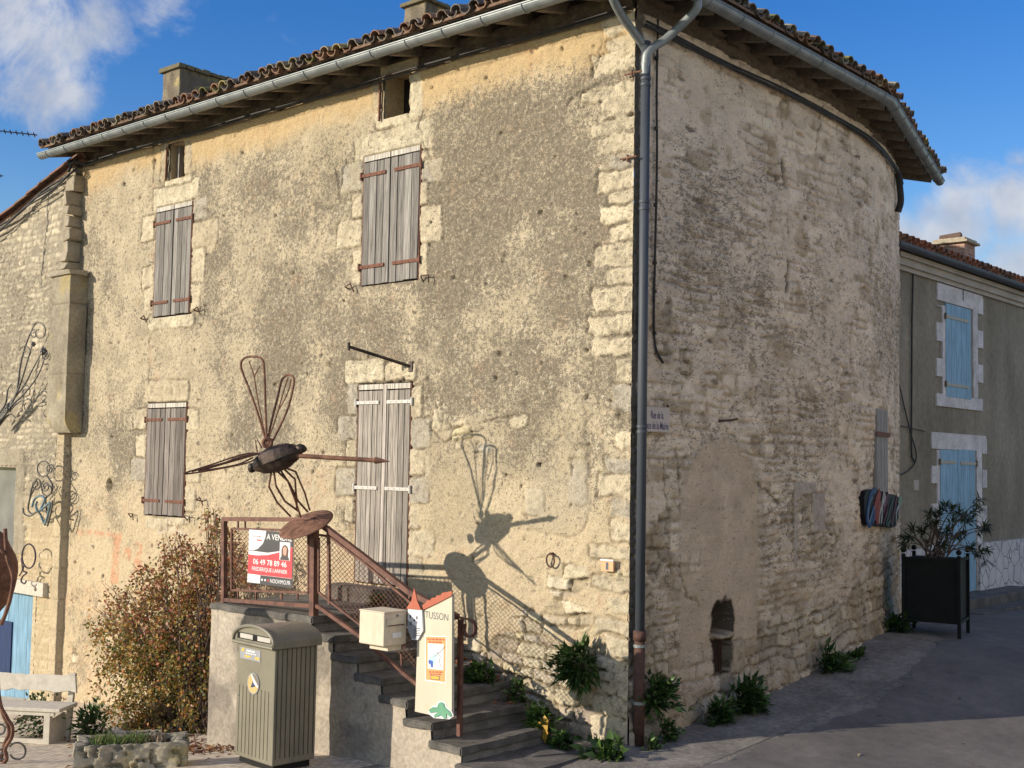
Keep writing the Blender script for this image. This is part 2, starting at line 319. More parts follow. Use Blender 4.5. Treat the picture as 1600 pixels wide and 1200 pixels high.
class Wall:
    """height field with albedo, over u (along) and v (up)"""
    def __init__(s, u0, u1, v0, v1, step, seed):
        s.us = np.arange(u0, u1+step*.5, step); s.vs = np.arange(v0, v1+step*.5, step); s.u, s.v = np.meshgrid(s.us, s.vs, indexing='ij')
        s.h = np.zeros_like(s.u); s.col = np.zeros(s.u.shape+(3,)); s.st = step; s.seed = seed; s.hole = np.zeros(s.u.shape, bool); s.grime = None
    def win(s, u0, u1, v0, v1, pad=.12):
        a = slice(max(0, np.searchsorted(s.us, u0-pad)), np.searchsorted(s.us, u1+pad)); b = slice(max(0, np.searchsorted(s.vs, v0-pad)), np.searchsorted(s.vs, v1+pad)); return a, b
    def block(s, u0, u1, v0, v1, col, rise=.012, rnd=.03, wob=.022, groove=.02, gcol=(.16, .13, .09), gamt=.6, speck=.25):
        a, b = s.win(u0, u1, v0, v1); u = s.u[a, b]; v = s.v[a, b]
        if u.size == 0: return
        sd = random.randrange(9999)
        uu = u+(fbm(u*7, v*7, sd)-.5)*wob*3; vv = v+(fbm(u*7, v*7, sd+5)-.5)*wob*3
        hu = max((u1-u0)/2-rnd, .005); hv = max((v1-v0)/2-rnd, .005)
        qx = np.abs(uu-(u0+u1)/2)-hu; qy = np.abs(vv-(v0+v1)/2)-hv
        d = np.hypot(np.maximum(qx, 0), np.maximum(qy, 0))+np.minimum(np.maximum(qx, qy), 0)-rnd+(fbm(u*30, v*30, sd+9)-.5)*.02
        m = sst(.012, -.012, d)*(.7+.3*sst(.30, .46, fbm(u*6, v*6, sd+4, 4))); g = np.exp(-((d-.010)/.011)**2)*sst(.42, .60, fbm(u*4, v*4, sd+3))
        surf = rise*.7+(fbm(u*12, v*12, sd+2, 4)-.5)*.030
        s.h[a, b] = lerp(s.h[a, b], surf, m)-g*groove
        c = np.array(col)*(1+(fbm(u*9, v*9, sd+1, 5)-.5)*.5)[..., None]
        dk = sst(.56, .68, fbm(u*26, v*26, sd+7, 4))*speck; c = c*(1-dk[..., None])
        s.col[a, b] = lerpc(s.col[a, b]*(1-m[..., None])+c*m[..., None], gcol, g*gamt)
        if s.grime is not None: s.grime[a, b] = lerp(s.grime[a, b], .06+.34*s.grime[a, b], m)
    def crack(s, pts, w=.012, depth=.03, amt=.8, col=(.10, .08, .06)):
        pts = np.array(pts); a, b = s.win(pts[:, 0].min(), pts[:, 0].max(), pts[:, 1].min(), pts[:, 1].max(), .1); u = s.u[a, b]; v = s.v[a, b]
        uu = u+(fbm(u*16, v*16, 77, 4)-.5)*.09; vv = v+(fbm(u*16, v*16, 78, 4)-.5)*.09; d = np.full(u.shape, 9.)
        for p, q in zip(pts[:-1], pts[1:]):
            e = q-p; t = np.clip(((uu-p[0])*e[0]+(vv-p[1])*e[1])/(e@e), 0, 1); d = np.minimum(d, np.hypot(uu-p[0]-t*e[0], vv-p[1]-t*e[1]))
        g = np.exp(-(d/w)**2)*sst(.3, .5, fbm(u*3.3, v*3.3, 55)); s.h[a, b] -= g*depth; s.col[a, b] = lerpc(s.col[a, b], col, g*amt)
    def recess(s, u0, u1, v0, v1, depth, hole=False):
        m = (s.u > u0) & (s.u < u1) & (s.v > v0) & (s.v < v1)
        if hole: s.hole |= m
        else: s.h[m] = -depth

# ------------------------------------------------------------------ terrain
TP = np.array([(-14, -3, -1.35), (-10.5, -.3, -1.05), (-7, -2.4, -.68), (-6, -2.3, -.6), (-4.6, -1.5, -.52), (-3.2, -1.8, -.32), (-2.4, -2.35, -.21), (-2.0, -1.6, -.24), (-1.2, -1.6, -.22), (-.5, -1.2, -.1), (0, 0, 0.0), (0.1, 1.2, .08), (.1, 2.6, .18), (.1, 4.4, .4), (.1, 5.6, .5),
     (.1, 6.4, .47), (-.7, 8, .46), (-1, 12.7, .35), (2.3, 3.9, .06), (1.4, 2.2, .07), (2.2, -.6, -.03), (1, -2, -.10), (0, -4.5, .0), (4, 6, .22), (3, 11, .36), (5, -2, .0), (1.2, .2, -.01), (-4.5, -5, -.22), (4, 16, .5), (-12, -12, -.6), (7, -10, .75), (12, 2, .1)], float)
def tps(r): return np.where(r > 1e-9, r*r*np.log(np.maximum(r, 1e-9)), 0)
_n = len(TP); _K = tps(np.hypot(TP[:, None, 0]-TP[None, :, 0], TP[:, None, 1]-TP[None, :, 1]))+np.eye(_n)*.4
_A = np.zeros((_n+3, _n+3)); _A[:_n, :_n] = _K; _A[:_n, _n] = 1; _A[:_n, _n+1:] = TP[:, :2]; _A[_n, :_n] = 1; _A[_n+1:, :_n] = TP[:, :2].T
_w = np.linalg.solve(_A, np.concatenate([TP[:, 2], [0, 0, 0]]))
def gz(x, y):
    x = np.asarray(x, float); y = np.asarray(y, float); sh = x.shape; x = x.ravel(); y = y.ravel()
    xc = np.clip(x, -16, 14); yc = np.clip(y, -14, 18)
    z = tps(np.hypot(xc[:, None]-TP[None, :, 0], yc[:, None]-TP[None, :, 1]))@_w[:_n]+_w[_n]+xc*_w[_n+1]+yc*_w[_n+2]
    return z.reshape(sh) if sh else float(z[0])
def sheet(name, xs, ys, mat, dz=0.0, mask=None):
    X, Y = np.meshgrid(xs, ys, indexing='ij'); Z = gz(X, Y)+dz
    o = grid_mesh(name, np.stack([X, Y, Z], -1), np.ones(X.shape+(3,))*.3, mat, None, hole=None if mask is None else ~mask(X, Y)); tag(o, kind='structure'); return o
far = lambda a, b, n: np.sign(np.linspace(a, b, n))*np.abs(np.linspace(a, b, n))
xs = np.unique(np.concatenate([np.array([-1500, -600, -200, -80, -40, -25]), np.arange(-18, 18.1, .4), np.array([25, 40, 80, 200, 600, 1500])]))
sheet('ground', xs, xs+0.1, M['ground'])
# warm stone paving of the little square
def paving_mat():
    m, nt, b = newmat('stone_paving'); tc = nt.nodes.new('ShaderNodeTexCoord'); mp = nt.nodes.new('ShaderNodeMapping'); mp.inputs['Rotation'].default_value = (0, 0, .15)
    nt.links.new(tc.outputs['Object'], mp.inputs[0]); br = nt.nodes.new('ShaderNodeTexBrick'); nt.links.new(mp.outputs[0], br.inputs['Vector'])
    br.inputs['Scale'].default_value = 4.2; br.inputs['Color1'].default_value = (.66, .55, .40, 1); br.inputs['Color2'].default_value = (.76, .66, .50, 1); br.inputs['Mortar'].default_value = (.36, .30, .22, 1)
    br.inputs['Mortar Size'].default_value = .025; br.inputs['Mortar Smooth'].default_value = .4
    n = nnode(nt, 9, 5); c = mixc(nt, 1.0, br.outputs[0], ramp(nt, n.outputs['Fac'], [(.3, (.65,)*3), (.7, (1.2,)*3)]), 'MULTIPLY')
    nt.links.new(c, b.inputs['Base Color']); b.inputs['Roughness'].default_value = .9
    bump(nt, b, [(br.outputs['Fac'], -.6, .012), (n.outputs['Fac'], .4, .012)]); return m
M['paving'] = paving_mat()
sheet('square', np.arange(-16, -1.6, .2), np.arange(-8, .01, .2), M['paving'], .006)
def road_edge(y):   # where the asphalt begins, along the gutter strip below the side wall
    e = np.interp(y, [-9, -1.7, -1.45, -1.1, -.42, .95, 2, 3, 5, 6.2, 7.0, 7.6, 18], [-1.6, -1.6, -.9, .3, .95, .97, 1.06, 1.12, .8, .55, -.2, -1.3, -1.3])
    return e+.035*np.sin(y*5.1)+.02*np.sin(y*13.7)
_ry, _rt = np.meshgrid(np.concatenate([np.arange(-9, -2, .25), np.arange(-2, 8, .05), np.arange(8, 18.1, .25)]), np.linspace(0, 1, 60)**1.6, indexing='ij')
_rx = road_edge(_ry)+_rt*(14-road_edge(_ry))
tag(grid_mesh('road', np.stack([_rx, _ry, gz(_rx, _ry)+.007], -1), np.ones(_rx.shape+(3,))*.3, M['asphalt'], None), kind='structure')
def asph_strip():
    return simple('gutter_strip', (.15, .135, .115), (.27, .245, .205), 2.2, .95, 0, .6, .01, fine=.3, bscale=50)
M['strip'] = asph_strip()
sheet('pavement', np.arange(-1.6, .95, .05), np.arange(-1.45, 9.5, .1), M['strip'], .003)


# ================================================================== THE STONE HOUSE
house = thing('stone_house', 'tall old stone corner house with peeling cream render and closed grey shutters', 'house', (0, 0, 0))
ZE = 7.2        # gutter height
def pr(x0, y0, x1, y1, y=0.0):      # a rectangle on the facade from picture corners (left, top, right, bottom)
    xm, ym = (x0+x1)/2, (y0+y1)/2
    return fac(x0, ym, y)[0], fac(x1, ym, y)[0], fac(xm, y1, y)[2], fac(xm, y0, y)[2]
SHUT = {'ul': (243, 320.5, 298, 491), 'uc': (568, 237, 655, 440), 'll': (229, 630, 289, 805), 'dr': (558, 600, 639, 912)}
SR = {k: pr(*v) for k, v in SHUT.items()}
ATT = [pr(266, 224, 288, 277), pr(601, 110, 640, 181)]
CREAM = (.465, .395, .275); OCHRE = (.53, .385, .20); GREY = (.20, .172, .130); STONE = (.55, .475, .335); PALE = (.60, .53, .38); GSTONE = (.40, .36, .285)
def facade():
    w = Wall(-10.62, 0.0, -1.3, 7.32, .0142, 11); u, v = w.u, w.v
    big = fbm(u*.55, v*.55, 3, 4); mid = fbm(u*2.1, v*2.1, 8, 4); fine = fbm(u*11, v*11, 14, 5, .62); ff = fbm(u*34, v*30, 29, 3, .6)
    # how much lichen and soot the render carries, by height and place
    prof = np.interp(v, [-1.3, .6, 1.4, 2.3, 3.0, 4.0, 5.8, 6.45, 6.8, 7.3], [.10, .16, .30, .52, .74, .80, .84, .66, .16, .02])
    prof = prof+.13*sst(-3.0, -2.4, u)*sst(1.9, 3.0, v)*sst(6.9, 6.3, v)-.16*sst(-8.2, -9.4, u)*sst(2, 3, v)+.10*sst(-9.2, -10.2, u)*sst(3.4, 2.4, v)*sst(1.2, 1.9, v)
    under = lambda k, d: sst(SR[k][0]-.1, SR[k][0]+.1, u)*sst(SR[k][1]+.1, SR[k][1]-.1, u)*sst(SR[k][2]-d, SR[k][2]-d*.7, v)*sst(SR[k][2], SR[k][2]-.15, v)
    prof = prof-.38*under('uc', 1.1)-.25*under('ul', 1.2)
    def blot(px, py, ru, rv): c = fac(px, py); return np.exp(-((u-c[0])/ru)**2-((v-c[2])/rv)**2)
    prof = prof-.20+.34*blot(790, 560, .9, .45)+.22*blot(185, 680, .5, .6)+.20*blot(430, 330, 1.1, .5)+.22*blot(800, 230, .9, .8)+.16*blot(350, 480, 1.2, .4)+.2*blot(700, 480, .5, .6)-.2*blot(905, 650, .3, .25)
    G = prof+(big-.5)*1.5+(mid-.5)*1.35+(fbm(u*5, v*5, 44, 3)-.5)*.6
    dark = sst(.455, .575, fine*.52+ff*.48+(G-.5)*.34)*np.clip(.4+G*1.1, 0, 1)
    ochre = sst(.35, .75, np.interp(v, [5.6, 6.5, 6.9, 7.3], [0, .35, .8, 1.])+(big-.5)*.8+(mid-.5)*.5)*.8+sst(.55, .72, mid*.6+big*.4)*.16*sst(2.4, 1, v)
    C = np.zeros(u.shape+(3,))+CREAM; C = C*(1+(fbm(u*5, v*5, 40, 5)-.5)*.5)[..., None]
    C = lerpc(C, (.56, .455, .295), sst(3.0, 1.4, v+(mid-.5)*1.4)*.75); C = lerpc(C, OCHRE, np.clip(ochre, 0, 1)); C = lerpc(C, (.60, .43, .27), sst(.5, .7, fbm(u*1.6, v*1.6, 61, 4))*sst(1.6, .3, v)*.55)
    C = lerpc(C, GREY, np.clip(dark, 0, 1)*.40); grime = .33-.16*sst(2.6, 1.2, v+(big-.5)*1.2)+.31*sst(-.05, 1.10, G+(fbm(u*14, v*14, 45, 3)-.5)*.5); grime = grime*sst(7.0, 6.5, v+(big-.5)*.6)
    C = lerpc(C, (.64, .58, .44), sst(.70, .76, fbm(u*17, v*17, 91, 4))*.7*sst(.2, .6, G))          # pale stones showing through the coat
    # orange lichen and old painted marks at lower left
    C = lerpc(C, (.52, .22, .10), sst(.64, .74, fbm(u*6, v*6, 95, 4))*.14*sst(.35, .6, mid))
    for (x0, y0, x1, y1) in ((175, 840, 187, 912), (210, 848, 222, 900), (120, 830, 190, 838), (192, 856, 205, 873)):
        a0, a1, b0, b1 = pr(x0, y0, x1, y1); m = sst(a0-.03, a0+.03, u)*sst(a1+.03, a1-.03, u)*sst(b0-.03, b0+.03, v)*sst(b1+.03, b1-.03, v)*sst(.3, .6, fbm(u*9, v*9, 96)); C = lerpc(C, (.55, .22, .12), m*.55)
    w.col = C; w.grime = grime
    w.h = (fbm(u*1.3, v*1.3, 5, 4)-.5)*.05+(fine-.5)*.028-dark*.006+(ff-.5)*.012
    # holes and loose bits in the coat
    for k in range(260):
        cu, cv = random.uniform(-10.5, -.1), random.uniform(.3, 7.0); r = random.uniform(.012, .04); a, b = w.win(cu-r, cu+r, cv-r, cv+r, .05)
        d = np.hypot((w.u[a, b]-cu)*random.uniform(.7, 1.5), w.v[a, b]-cv)+(fbm(w.u[a, b]*25, w.v[a, b]*25, k)-.5)*.05
        g = sst(r, r*.4, d); w.h[a, b] -= g*.035*random.choice((1, 1, -.6)); w.col[a, b] = lerpc(w.col[a, b], random.choice((GREY, (.66, .59, .45), (.2, .16, .1))), g*.75)
    # rubble laid bare at the foot of the wall and in patches
    d, idn = courses(u+(fbm(u*3, v*3, 71)-.5)*.14, v+(fbm(u*2.4, v*2.4, 72)-.5)*.16, 5, .125, .14, .38)
    reg = np.interp(v, [-1.3, .35, .75, 1.0, 1.25], [1.1, 1.0, .85, .50, .0])*sst(-3.4, -2.2, u)
    def spot(px, py, ru, rv):
        c = fac(px, py); return np.exp(-((u-c[0])/ru)**4-((v-c[2])/rv)**4)
    reg = np.maximum(reg, np.maximum(.85*spot(712, 672, .42, .16), np.maximum(.62*spot(900, 905, .75, .22), .5*spot(560, 600, .3, .2))))
    reg = np.maximum(reg, .75*spot(850, 965, .9, .22)); reg = np.maximum(reg, .55*spot(265, 822, .5, .16)); reg = np.maximum(reg, .55*sst(.7, -.2, v)*sst(-2, -4, u))
    pm = sst(.47, .60, reg*.72+(fbm(u*2.6, v*2.6, 81, 4)-.5)*.8+.06)
    ed = sst(.002, .020, d+(fbm(u*24, v*24, 33, 4)-.5)*.045)
    stc = np.array(STONE)*(.72+.5*idn)[..., None]*np.stack([np.ones_like(idn), .96+.06*idn, .9+.2*h2(np.floor(idn*999), np.floor(idn*77), 3)], -1)*(1+(fbm(u*8, v*8, 35, 5)-.5)*.6)[..., None]
    jc = np.array((.23, .185, .12)); rc = lerp(jc, stc, ed[..., None])
    w.col = lerp(w.col, rc, (pm*.95)[..., None]); w.grime = lerp(w.grime, .22, pm); w.h = lerp(w.h, -.035+ed*(.018+.042*idn)+(fbm(u*14, v*14, 36, 4)-.5)*.03+(fbm(u*45, v*45, 37, 2)-.5)*.008, pm)
    # dressed stones: quoins at the corner, jambs, lintels, sills
    Q = [(945, 22, 985, 50), (948, 56, 985, 78), (926, 82, 985, 116), (905, 136, 985, 156), (937, 150, 985, 184), (924, 187, 985, 208), (935, 210, 985, 240), (951, 243, 985, 264), (934, 267, 985, 298), (950, 300, 985, 320), (939, 322, 985, 347), (949, 350, 985, 379), (931, 383, 985, 416), (950, 418, 984, 447), (926, 451, 984, 488), (918, 494, 982, 522), (925, 527, 981, 557), (964, 560, 981, 596), (955, 602, 981, 640), (961, 676, 980, 702), (945, 716, 980, 737), (935, 740, 980, 776), (955, 778, 980, 810), (954, 814, 979, 846), (920, 853, 979, 872), (925, 900, 979, 922), (951, 934, 979, 958), (930, 965, 978, 990), (944, 992, 978, 1030), (950, 1045, 979, 1083), (925, 1088, 979, 1118), (924, 1122, 979, 1160)]
    for i, q in enumerate(Q):
        r = list(pr(*q)); r[1] = .03; jk = random.uniform(.9, 1.08)
        w.block(*r, [c*jk for c in (GSTONE if i in (7, 18, 20, 22) else STONE)], rise=.007, groove=.026, wob=.034, gamt=.7, speck=.35)
    P = PALE
    for q, c, ri in [((556, 199, 677, 241), P, .012), ((530, 256, 566, 300), GSTONE, .006), ((526, 346, 565, 388), STONE, .008), ((551, 302, 566, 342), STONE, .008), ((551, 392, 564, 441), STONE, .008), ((658, 238, 677, 262), STONE, .008), ((658, 250, 692, 284), GSTONE, .006), ((656, 322, 690, 380), STONE, .008), ((656, 284, 668, 320), STONE, .008), ((655, 382, 668, 432), STONE, .008),
                     ((240, 287, 311, 322), P, .012), ((222, 337, 241, 376), STONE, .008), ((301, 310, 323, 344), GSTONE, .008), ((300, 346, 340, 396), CREAM, .006), ((301, 388, 320, 440), STONE, .008), ((222, 418, 238, 450), STONE, .008), ((232, 492, 303, 512), P, .016), ((226, 452, 239, 484), STONE, .006), ((299, 445, 312, 484), STONE, .006),
                     ((204, 717, 227, 751), GSTONE, .008), ((209, 640, 229, 672), STONE, .008), ((291, 640, 310, 672), STONE, .008), ((290, 720, 312, 752), STONE, .008), ((226, 594, 294, 628), CREAM, .010), ((228, 808, 262, 826), STONE, .01), ((264, 808, 288, 820), STONE, .01), ((288, 760, 304, 800), STONE, .006), ((212, 680, 228, 714), STONE, .006),
                     ((540, 562, 600, 597), PALE, .008), ((602, 566, 650, 595), STONE, .006), ((528, 651, 558, 686), GSTONE, .010), ((541, 688, 557, 730), STONE, .01), ((524, 733, 556, 775), GSTONE, .008), ((540, 777, 553, 816), STONE, .008), ((543, 600, 558, 648), GSTONE, .01), ((641, 655, 673, 700), GSTONE, .008), ((641, 702, 664, 744), STONE, .01), ((640, 746, 671, 788), GSTONE, .01), ((640, 792, 656, 826), STONE, .01), ((638, 828, 678, 868), STONE, .008), ((641, 602, 660, 652), STONE, .008), ((638, 870, 660, 900), STONE, .008),
                     ((586, 170, 650, 196), PALE, .008), ((641, 115, 660, 180), PALE, .008), ((584, 112, 600, 168), CREAM, .008), ((252, 222, 265, 284), CREAM, .008), ((289, 222, 300, 272), CREAM, .008), ((258, 278, 300, 288), PALE, .010),
                     ((890, 718, 917, 790), GSTONE, .014), ((820, 766, 851, 806), PALE, .02), ((798, 649, 823, 668), PALE, .016), ((902, 704, 917, 714), PALE, .01), ((712, 690, 724, 702), PALE, .016), ((678, 640, 690, 668), PALE, .014), ((744, 694, 772, 708), GSTONE, .012), ((665, 708, 672, 745), PALE, .01)]:
        jk = random.uniform(.93, 1.06); w.block(*pr(*q), [k*jk for k in c], rise=ri, groove=.026, gamt=.7)
    # smooth patches of newer mortar
    for (px, py, ru, rv, c) in ((713, 234, .42, .38, (.43, .36, .245)), (840, 690, .62, .38, (.38, .32, .215)), (705, 760, .42, .62, (.37, .31, .21)), (870, 760, .4, .5, (.40, .345, .25)), (520, 260, .5, .5, (.41, .35, .235))):
        q = fac(px, py); d = ((u-q[0])/ru)**4+((v-q[2])/rv)**4+(fbm(u*4, v*4, int(px))-.5)*1.4; m = sst(1.15, .75, d)*.55*sst(.25, .5, fbm(u*3, v*3, int(px)+3))
        w.col = lerp(w.col, np.array(c)*(1+(fbm(u*20, v*20, int(px)+1, 4)-.5)*.45)[..., None], m[..., None]); w.h = lerp(w.h, .008+(fbm(u*22, v*22, 7, 3)-.5)*.008, m); g = np.exp(-((d-1.05)/.12)**2)*sst(.4, .6, fbm(u*3, v*3, 4)); w.h -= g*.010; w.col = lerpc(w.col, (.17, .14, .1), g*.25)
    pp = lambda L: [(fac(*q)[0], fac(*q)[2]) for q in L]
    for L in ([(880, 165), (905, 145), (940, 138)], [(926, 118), (924, 108), (938, 88)], [(945, 40), (938, 80), (930, 110)], [(937, 155), (938, 186)], [(660, 172), (655, 200), (672, 250)], [(540, 250), (532, 300)], [(240, 205), (239, 285)], [(311, 320), (342, 340), (338, 395)], [(232, 385), (236, 440)], [(600, 600), (645, 590)], [(232, 515), (232, 600)], [(130, 270), (134, 240)], [(660, 655), (690, 690), (755, 668)], [(757, 660), (800, 650)], [(893, 715), (892, 790)], [(945, 30), (930, 20)], [(525, 265), (532, 320)], [(665, 590), (690, 660)]):
        w.crack(pp(L), .010, .03)
    # openings
    for k, r in SR.items(): w.recess(r[0]-.015, r[1]+.015, r[2]-.02, r[3]+.012, .075)
    for r in ATT: w.recess(*r, 0, hole=True)
    c = fac(171, 758); d = np.hypot((u-c[0])/.075, (v-c[2])/.095); w.h = np.where(d < 1, -.28, w.h); w.col = lerpc(w.col, (.06, .05, .04), sst(1.05, .9, d))
    for (px, py, r) in ((548, 372.5, .018), (674, 348, .018), (842, 726, .03), (813, 760, .02), (790, 742, .02)):
        c = fac(px, py); d = np.hypot(u-c[0], v-c[2]); w.h -= .05*sst(r, r*.5, d); w.col = lerpc(w.col, (.05, .04, .03), sst(r, r*.6, d))
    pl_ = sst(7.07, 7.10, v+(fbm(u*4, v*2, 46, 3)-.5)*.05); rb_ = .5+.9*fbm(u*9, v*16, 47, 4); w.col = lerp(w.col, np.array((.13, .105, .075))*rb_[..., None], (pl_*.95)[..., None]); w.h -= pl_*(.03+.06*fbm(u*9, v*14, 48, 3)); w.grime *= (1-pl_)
    # a shallow cornice band under the eaves, set proud of the wall
    w.h += .025*sst(6.93, 6.96, v+(fbm(u*1.5, v*0, 12)-.5)*.05)*(1-pl_)
    X = np.stack([w.u, -w.h, w.v], -1); edge = sst(-.04, 0, u); X[..., 1] = X[..., 1]*(1-edge*.6); X[-1, :, 1] = np.maximum(X[-1, :, 1], -.02)
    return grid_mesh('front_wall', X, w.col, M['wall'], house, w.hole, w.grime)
facade()
# the recesses of the two attic openings
for i, r in enumerate(ATT):
    dp = .34; mb = MB(); c = (.46, .37, .23); u0, u1, v0, v1 = r; e = .012
    mb.box((u0-.1, .02, v0-.1), (u0, dp, v1+.1), c); mb.box((u1, .02, v0-.1), (u1+.1, dp, v1+.1), c); mb.box((u0, .02, v0-.1), (u1, dp, v0-.004), (.42, .34, .22)); mb.box((u0, .02, v1+.004), (u1, dp, v1+.1), c)
    at = mb.build('attic_opening', M['stone'], house)
    b = MB(); b.box((u0, dp-.03, v0), (u1, dp-.01, v1), (.03, .027, .024) if i else (.13, .11, .09)); b.build('back_board', M['soffit'], at)
    if i == 0: b = MB(); b.box((u0+.02, .10, v0), (u0+.07, .16, v1), (.30, .27, .24)); b.box((u1-.09, .16, v0), (u1-.005, .2, v1), (.12, .11, .10)); b.build('shutter_edge', M['wood'], at)
    f = MB(); p = [(u0-.05, -.025, v1-.02), (u0-.05, -.03, v0-.02)]; f.tube(p, .016, 6); f.build('hinge_bar', M['strap'], at)

# side wall: straight, then bending away at the far end
YB, KB, YEND = 3.6, .044, 8.2
def sidex(y): return -KB*np.maximum(np.asarray(y, float)-YB, 0)**2
def side_n(y):
    t = -2*KB*np.maximum(np.asarray(y, float)-YB, 0); l = np.sqrt(1+t*t); return 1/l, -t/l   # outward normal
def side_wall():
    w = Wall(0.0, YEND, -.35, 7.32, .0165, 12); u, v = w.u, w.v
    big = fbm(u*.6, v*.6, 103, 4); mid = fbm(u*2.0, v*2.4, 108, 4); fine = fbm(u*11, v*17, 114, 5, .66); ff = fbm(u*26, v*36, 129, 3, .6)
    C = np.zeros(u.shape+(3,))+(.80, .665, .50); C = C*(1+(fbm(u*4, v*4, 140, 5)-.5)*.4)[..., None]
    prof = np.interp(v, [-.3, 1, 2.4, 3.4, 4.8, 5.8, 6.4, 7.3], [.30, .35, .38, .62, .68, .45, .15, 0.0])-.12*sst(6.5, 7.6, u)*sst(5, 6, v)
    G = prof+(big-.5)*1.0+(mid-.5)*.8
    dark = sst(.46, .60, fine*.6+ff*.4+(G-.5)*.30)*np.clip(.3+G, 0, 1)
    w.grime = .16+.34*sst(-.1, 1.1, G+(fbm(u*5, v*8, 145, 3)-.5)*.9); C = lerpc(C, (.20, .165, .12), dark*.20); C = lerpc(C, (.42, .31, .18), sst(.6, .74, fbm(u*3, v*3.5, 151, 4))*.6)
    w.h = (fbm(u*1.2, v*1.2, 105, 4)-.5)*.06+(fine-.5)*.05-dark*.012+(ff-.5)*.022
    C = lerpc(C, (.46, .35, .24), sst(2.1, .5, v)*.55*sst(.3, .6, big+.1)); w.col = C
    dg_, ig_ = courses(u+(fbm(u*2.5, v*3, 371)-.5)*.2, v+(fbm(u*1.6, v*2.2, 372)-.5)*.16, 35, .115, .14, .5)
    gh = sst(.30, .62, fbm(u*1.7, v*2.1, 373, 4)+.12*sst(4.5, 2, v)); jt = np.exp(-(dg_/.016)**2)*sst(.38, .58, fbm(u*5, v*6, 374, 4))
    w.h += gh*(sst(0, .03, dg_)*.012*(.4+ig_)-jt*.016); w.col = lerpc(w.col, (.235, .19, .135), jt*gh*.62); w.col = w.col*(1-gh*(ig_-.5)*.28)[..., None]
    ch_ = (ig_ > .90)*gh*sst(.004, .022, dg_); w.col = lerpc(w.col, (.46, .35, .22), ch_*.6); w.h -= ch_*.012
    # rubble: a ragged band along the foot that climbs to the right, the corner, and small bare patches
    d, idn = courses(u+(fbm(u*3, v*3, 171)-.5)*.16, v+(fbm(u*2.2, v*2.2, 172)-.5)*.2-u*.06, 25, .135, .15, .40)
    dist = v-gz(np.zeros_like(w.us)+.05, w.us)[:, None]
    top = np.interp(u, [0, .25, .5, .9, 1.5, 2.0, 2.6, 3.4, 4.2, 5, 6.0, 8], [1.4, 1.5, 1.2, .30, .22, .75, .8, .65, .55, .8, 1.1, 1.3])
    reg = sst(top+.35, top-.25, dist)
    def spot(px, py, ru, rv): c = wal(px, py); return np.exp(-((u-c[1])/ru)**4-((v-c[2])/rv)**4)
    for q in ((1035, 512, .26, .42, .7), (1072, 562, .14, .2, .9), (1155, 515, .22, .22, .72), (1030, 850, .24, .42, .8), (1225, 300, .2, .5, .55), (1265, 800, .25, .6, .75), (1230, 760, .2, .5, .5), (1300, 850, .5, .35, .55), (1215, 870, .35, .25, .5)):
        reg = np.maximum(reg, q[4]*spot(*q[:4]))
    pm = sst(.47, .60, reg*.72+(fbm(u*2.8, v*2.8, 181, 4)-.5)*.7+.06)
    ed = sst(-.004, .022, d+(fbm(u*22, v*22, 133)-.5)*.05)
    stc = np.array((.56, .47, .34))*(.62+.62*idn)[..., None]*(1+(fbm(u*8, v*8, 135, 5)-.5)*.6)[..., None]; stc = lerpc(stc, (.40, .29, .17), sst(.55, .7, fbm(u*3, v*3, 136, 3))*.6)
    rc = lerp(np.array((.17, .135, .095)), stc, ed[..., None]); w.col = lerp(w.col, rc, (pm*.95)[..., None]); w.grime = lerp(w.grime, .3, pm)
    w.h = lerp(w.h, -.035+ed*(.020+.035*idn)+(fbm(u*13, v*13, 137, 4)-.5)*.035, pm)
    w.h += .10*sst(.45, -.1, dist)*(.5+.8*mid)       # the battered foot
    # blocked arched doorway: smooth ochre fill with crazing
    a0 = wal(1066, 850)[1]; a1 = wal(1186, 850)[1]; zt = wal(1124, 690)[2]; zb = .7; cx = (a0+a1)/2; rw = (a1-a0)/2; zs = zt-rw
    da = np.where(v > zs, np.hypot(u-cx, v-zs)-rw, np.abs(u-cx)-rw)+(fbm(u*6, v*6, 190)-.5)*.05; m = sst(.03, -.03, da)*sst(zb-.1, zb+.15, v)
    cz = 1-sst(.0, .05, np.abs(fbm(u*7, v*7, 195, 4)-.5)); fill = np.array((.60, .47, .335))*(1+(fbm(u*5, v*5, 196, 5)-.5)*.5)[..., None]; fill = lerpc(fill, (.56, .46, .33), cz*.6*sst(2.8, 1.6, v))
    w.col = lerp(w.col, fill, (m*.86*sst(.18, .42, fbm(u*2.5, v*2.5, 198, 4)))[..., None]); w.grime = lerp(w.grime, .16, m*.8); w.h = lerp(w.h, -.02+(fbm(u*18, v*18, 197, 4)-.5)*.014, m*.9)
    rim = np.exp(-((da-.05)/.045)**2)*sst(zb+.4, zb+.8, v); w.col = lerpc(w.col, (.50, .42, .32), rim*.55)
    pp = lambda L: [(wal(*q)[1], wal(*q)[2]) for q in L]
    for L, wd in (([(1219, 120), (1221, 200)], .018), ([(1282, 168), (1278, 210), (1272, 245)], .012), ([(1222, 250), (1231, 330), (1232, 420), (1228, 460)], .028), ([(1340, 500), (1336, 600)], .014), ([(1332, 640), (1332, 770)], .012), ([(1063, 745), (1062, 880), (1075, 930), (1097, 945)], .010), ([(1058, 700), (1062, 760)], .01), ([(1230, 600), (1235, 660)], .012), ([(1240, 740), (1238, 870)], .010), ([(1187, 757), (1220, 790)], .012), ([(1200, 270), (1235, 300)], .01), ([(1038, 720), (1048, 900)], .008), ([(1350, 230), (1345, 300)], .008)):
        w.crack(pp(L), wd, .035, .9)
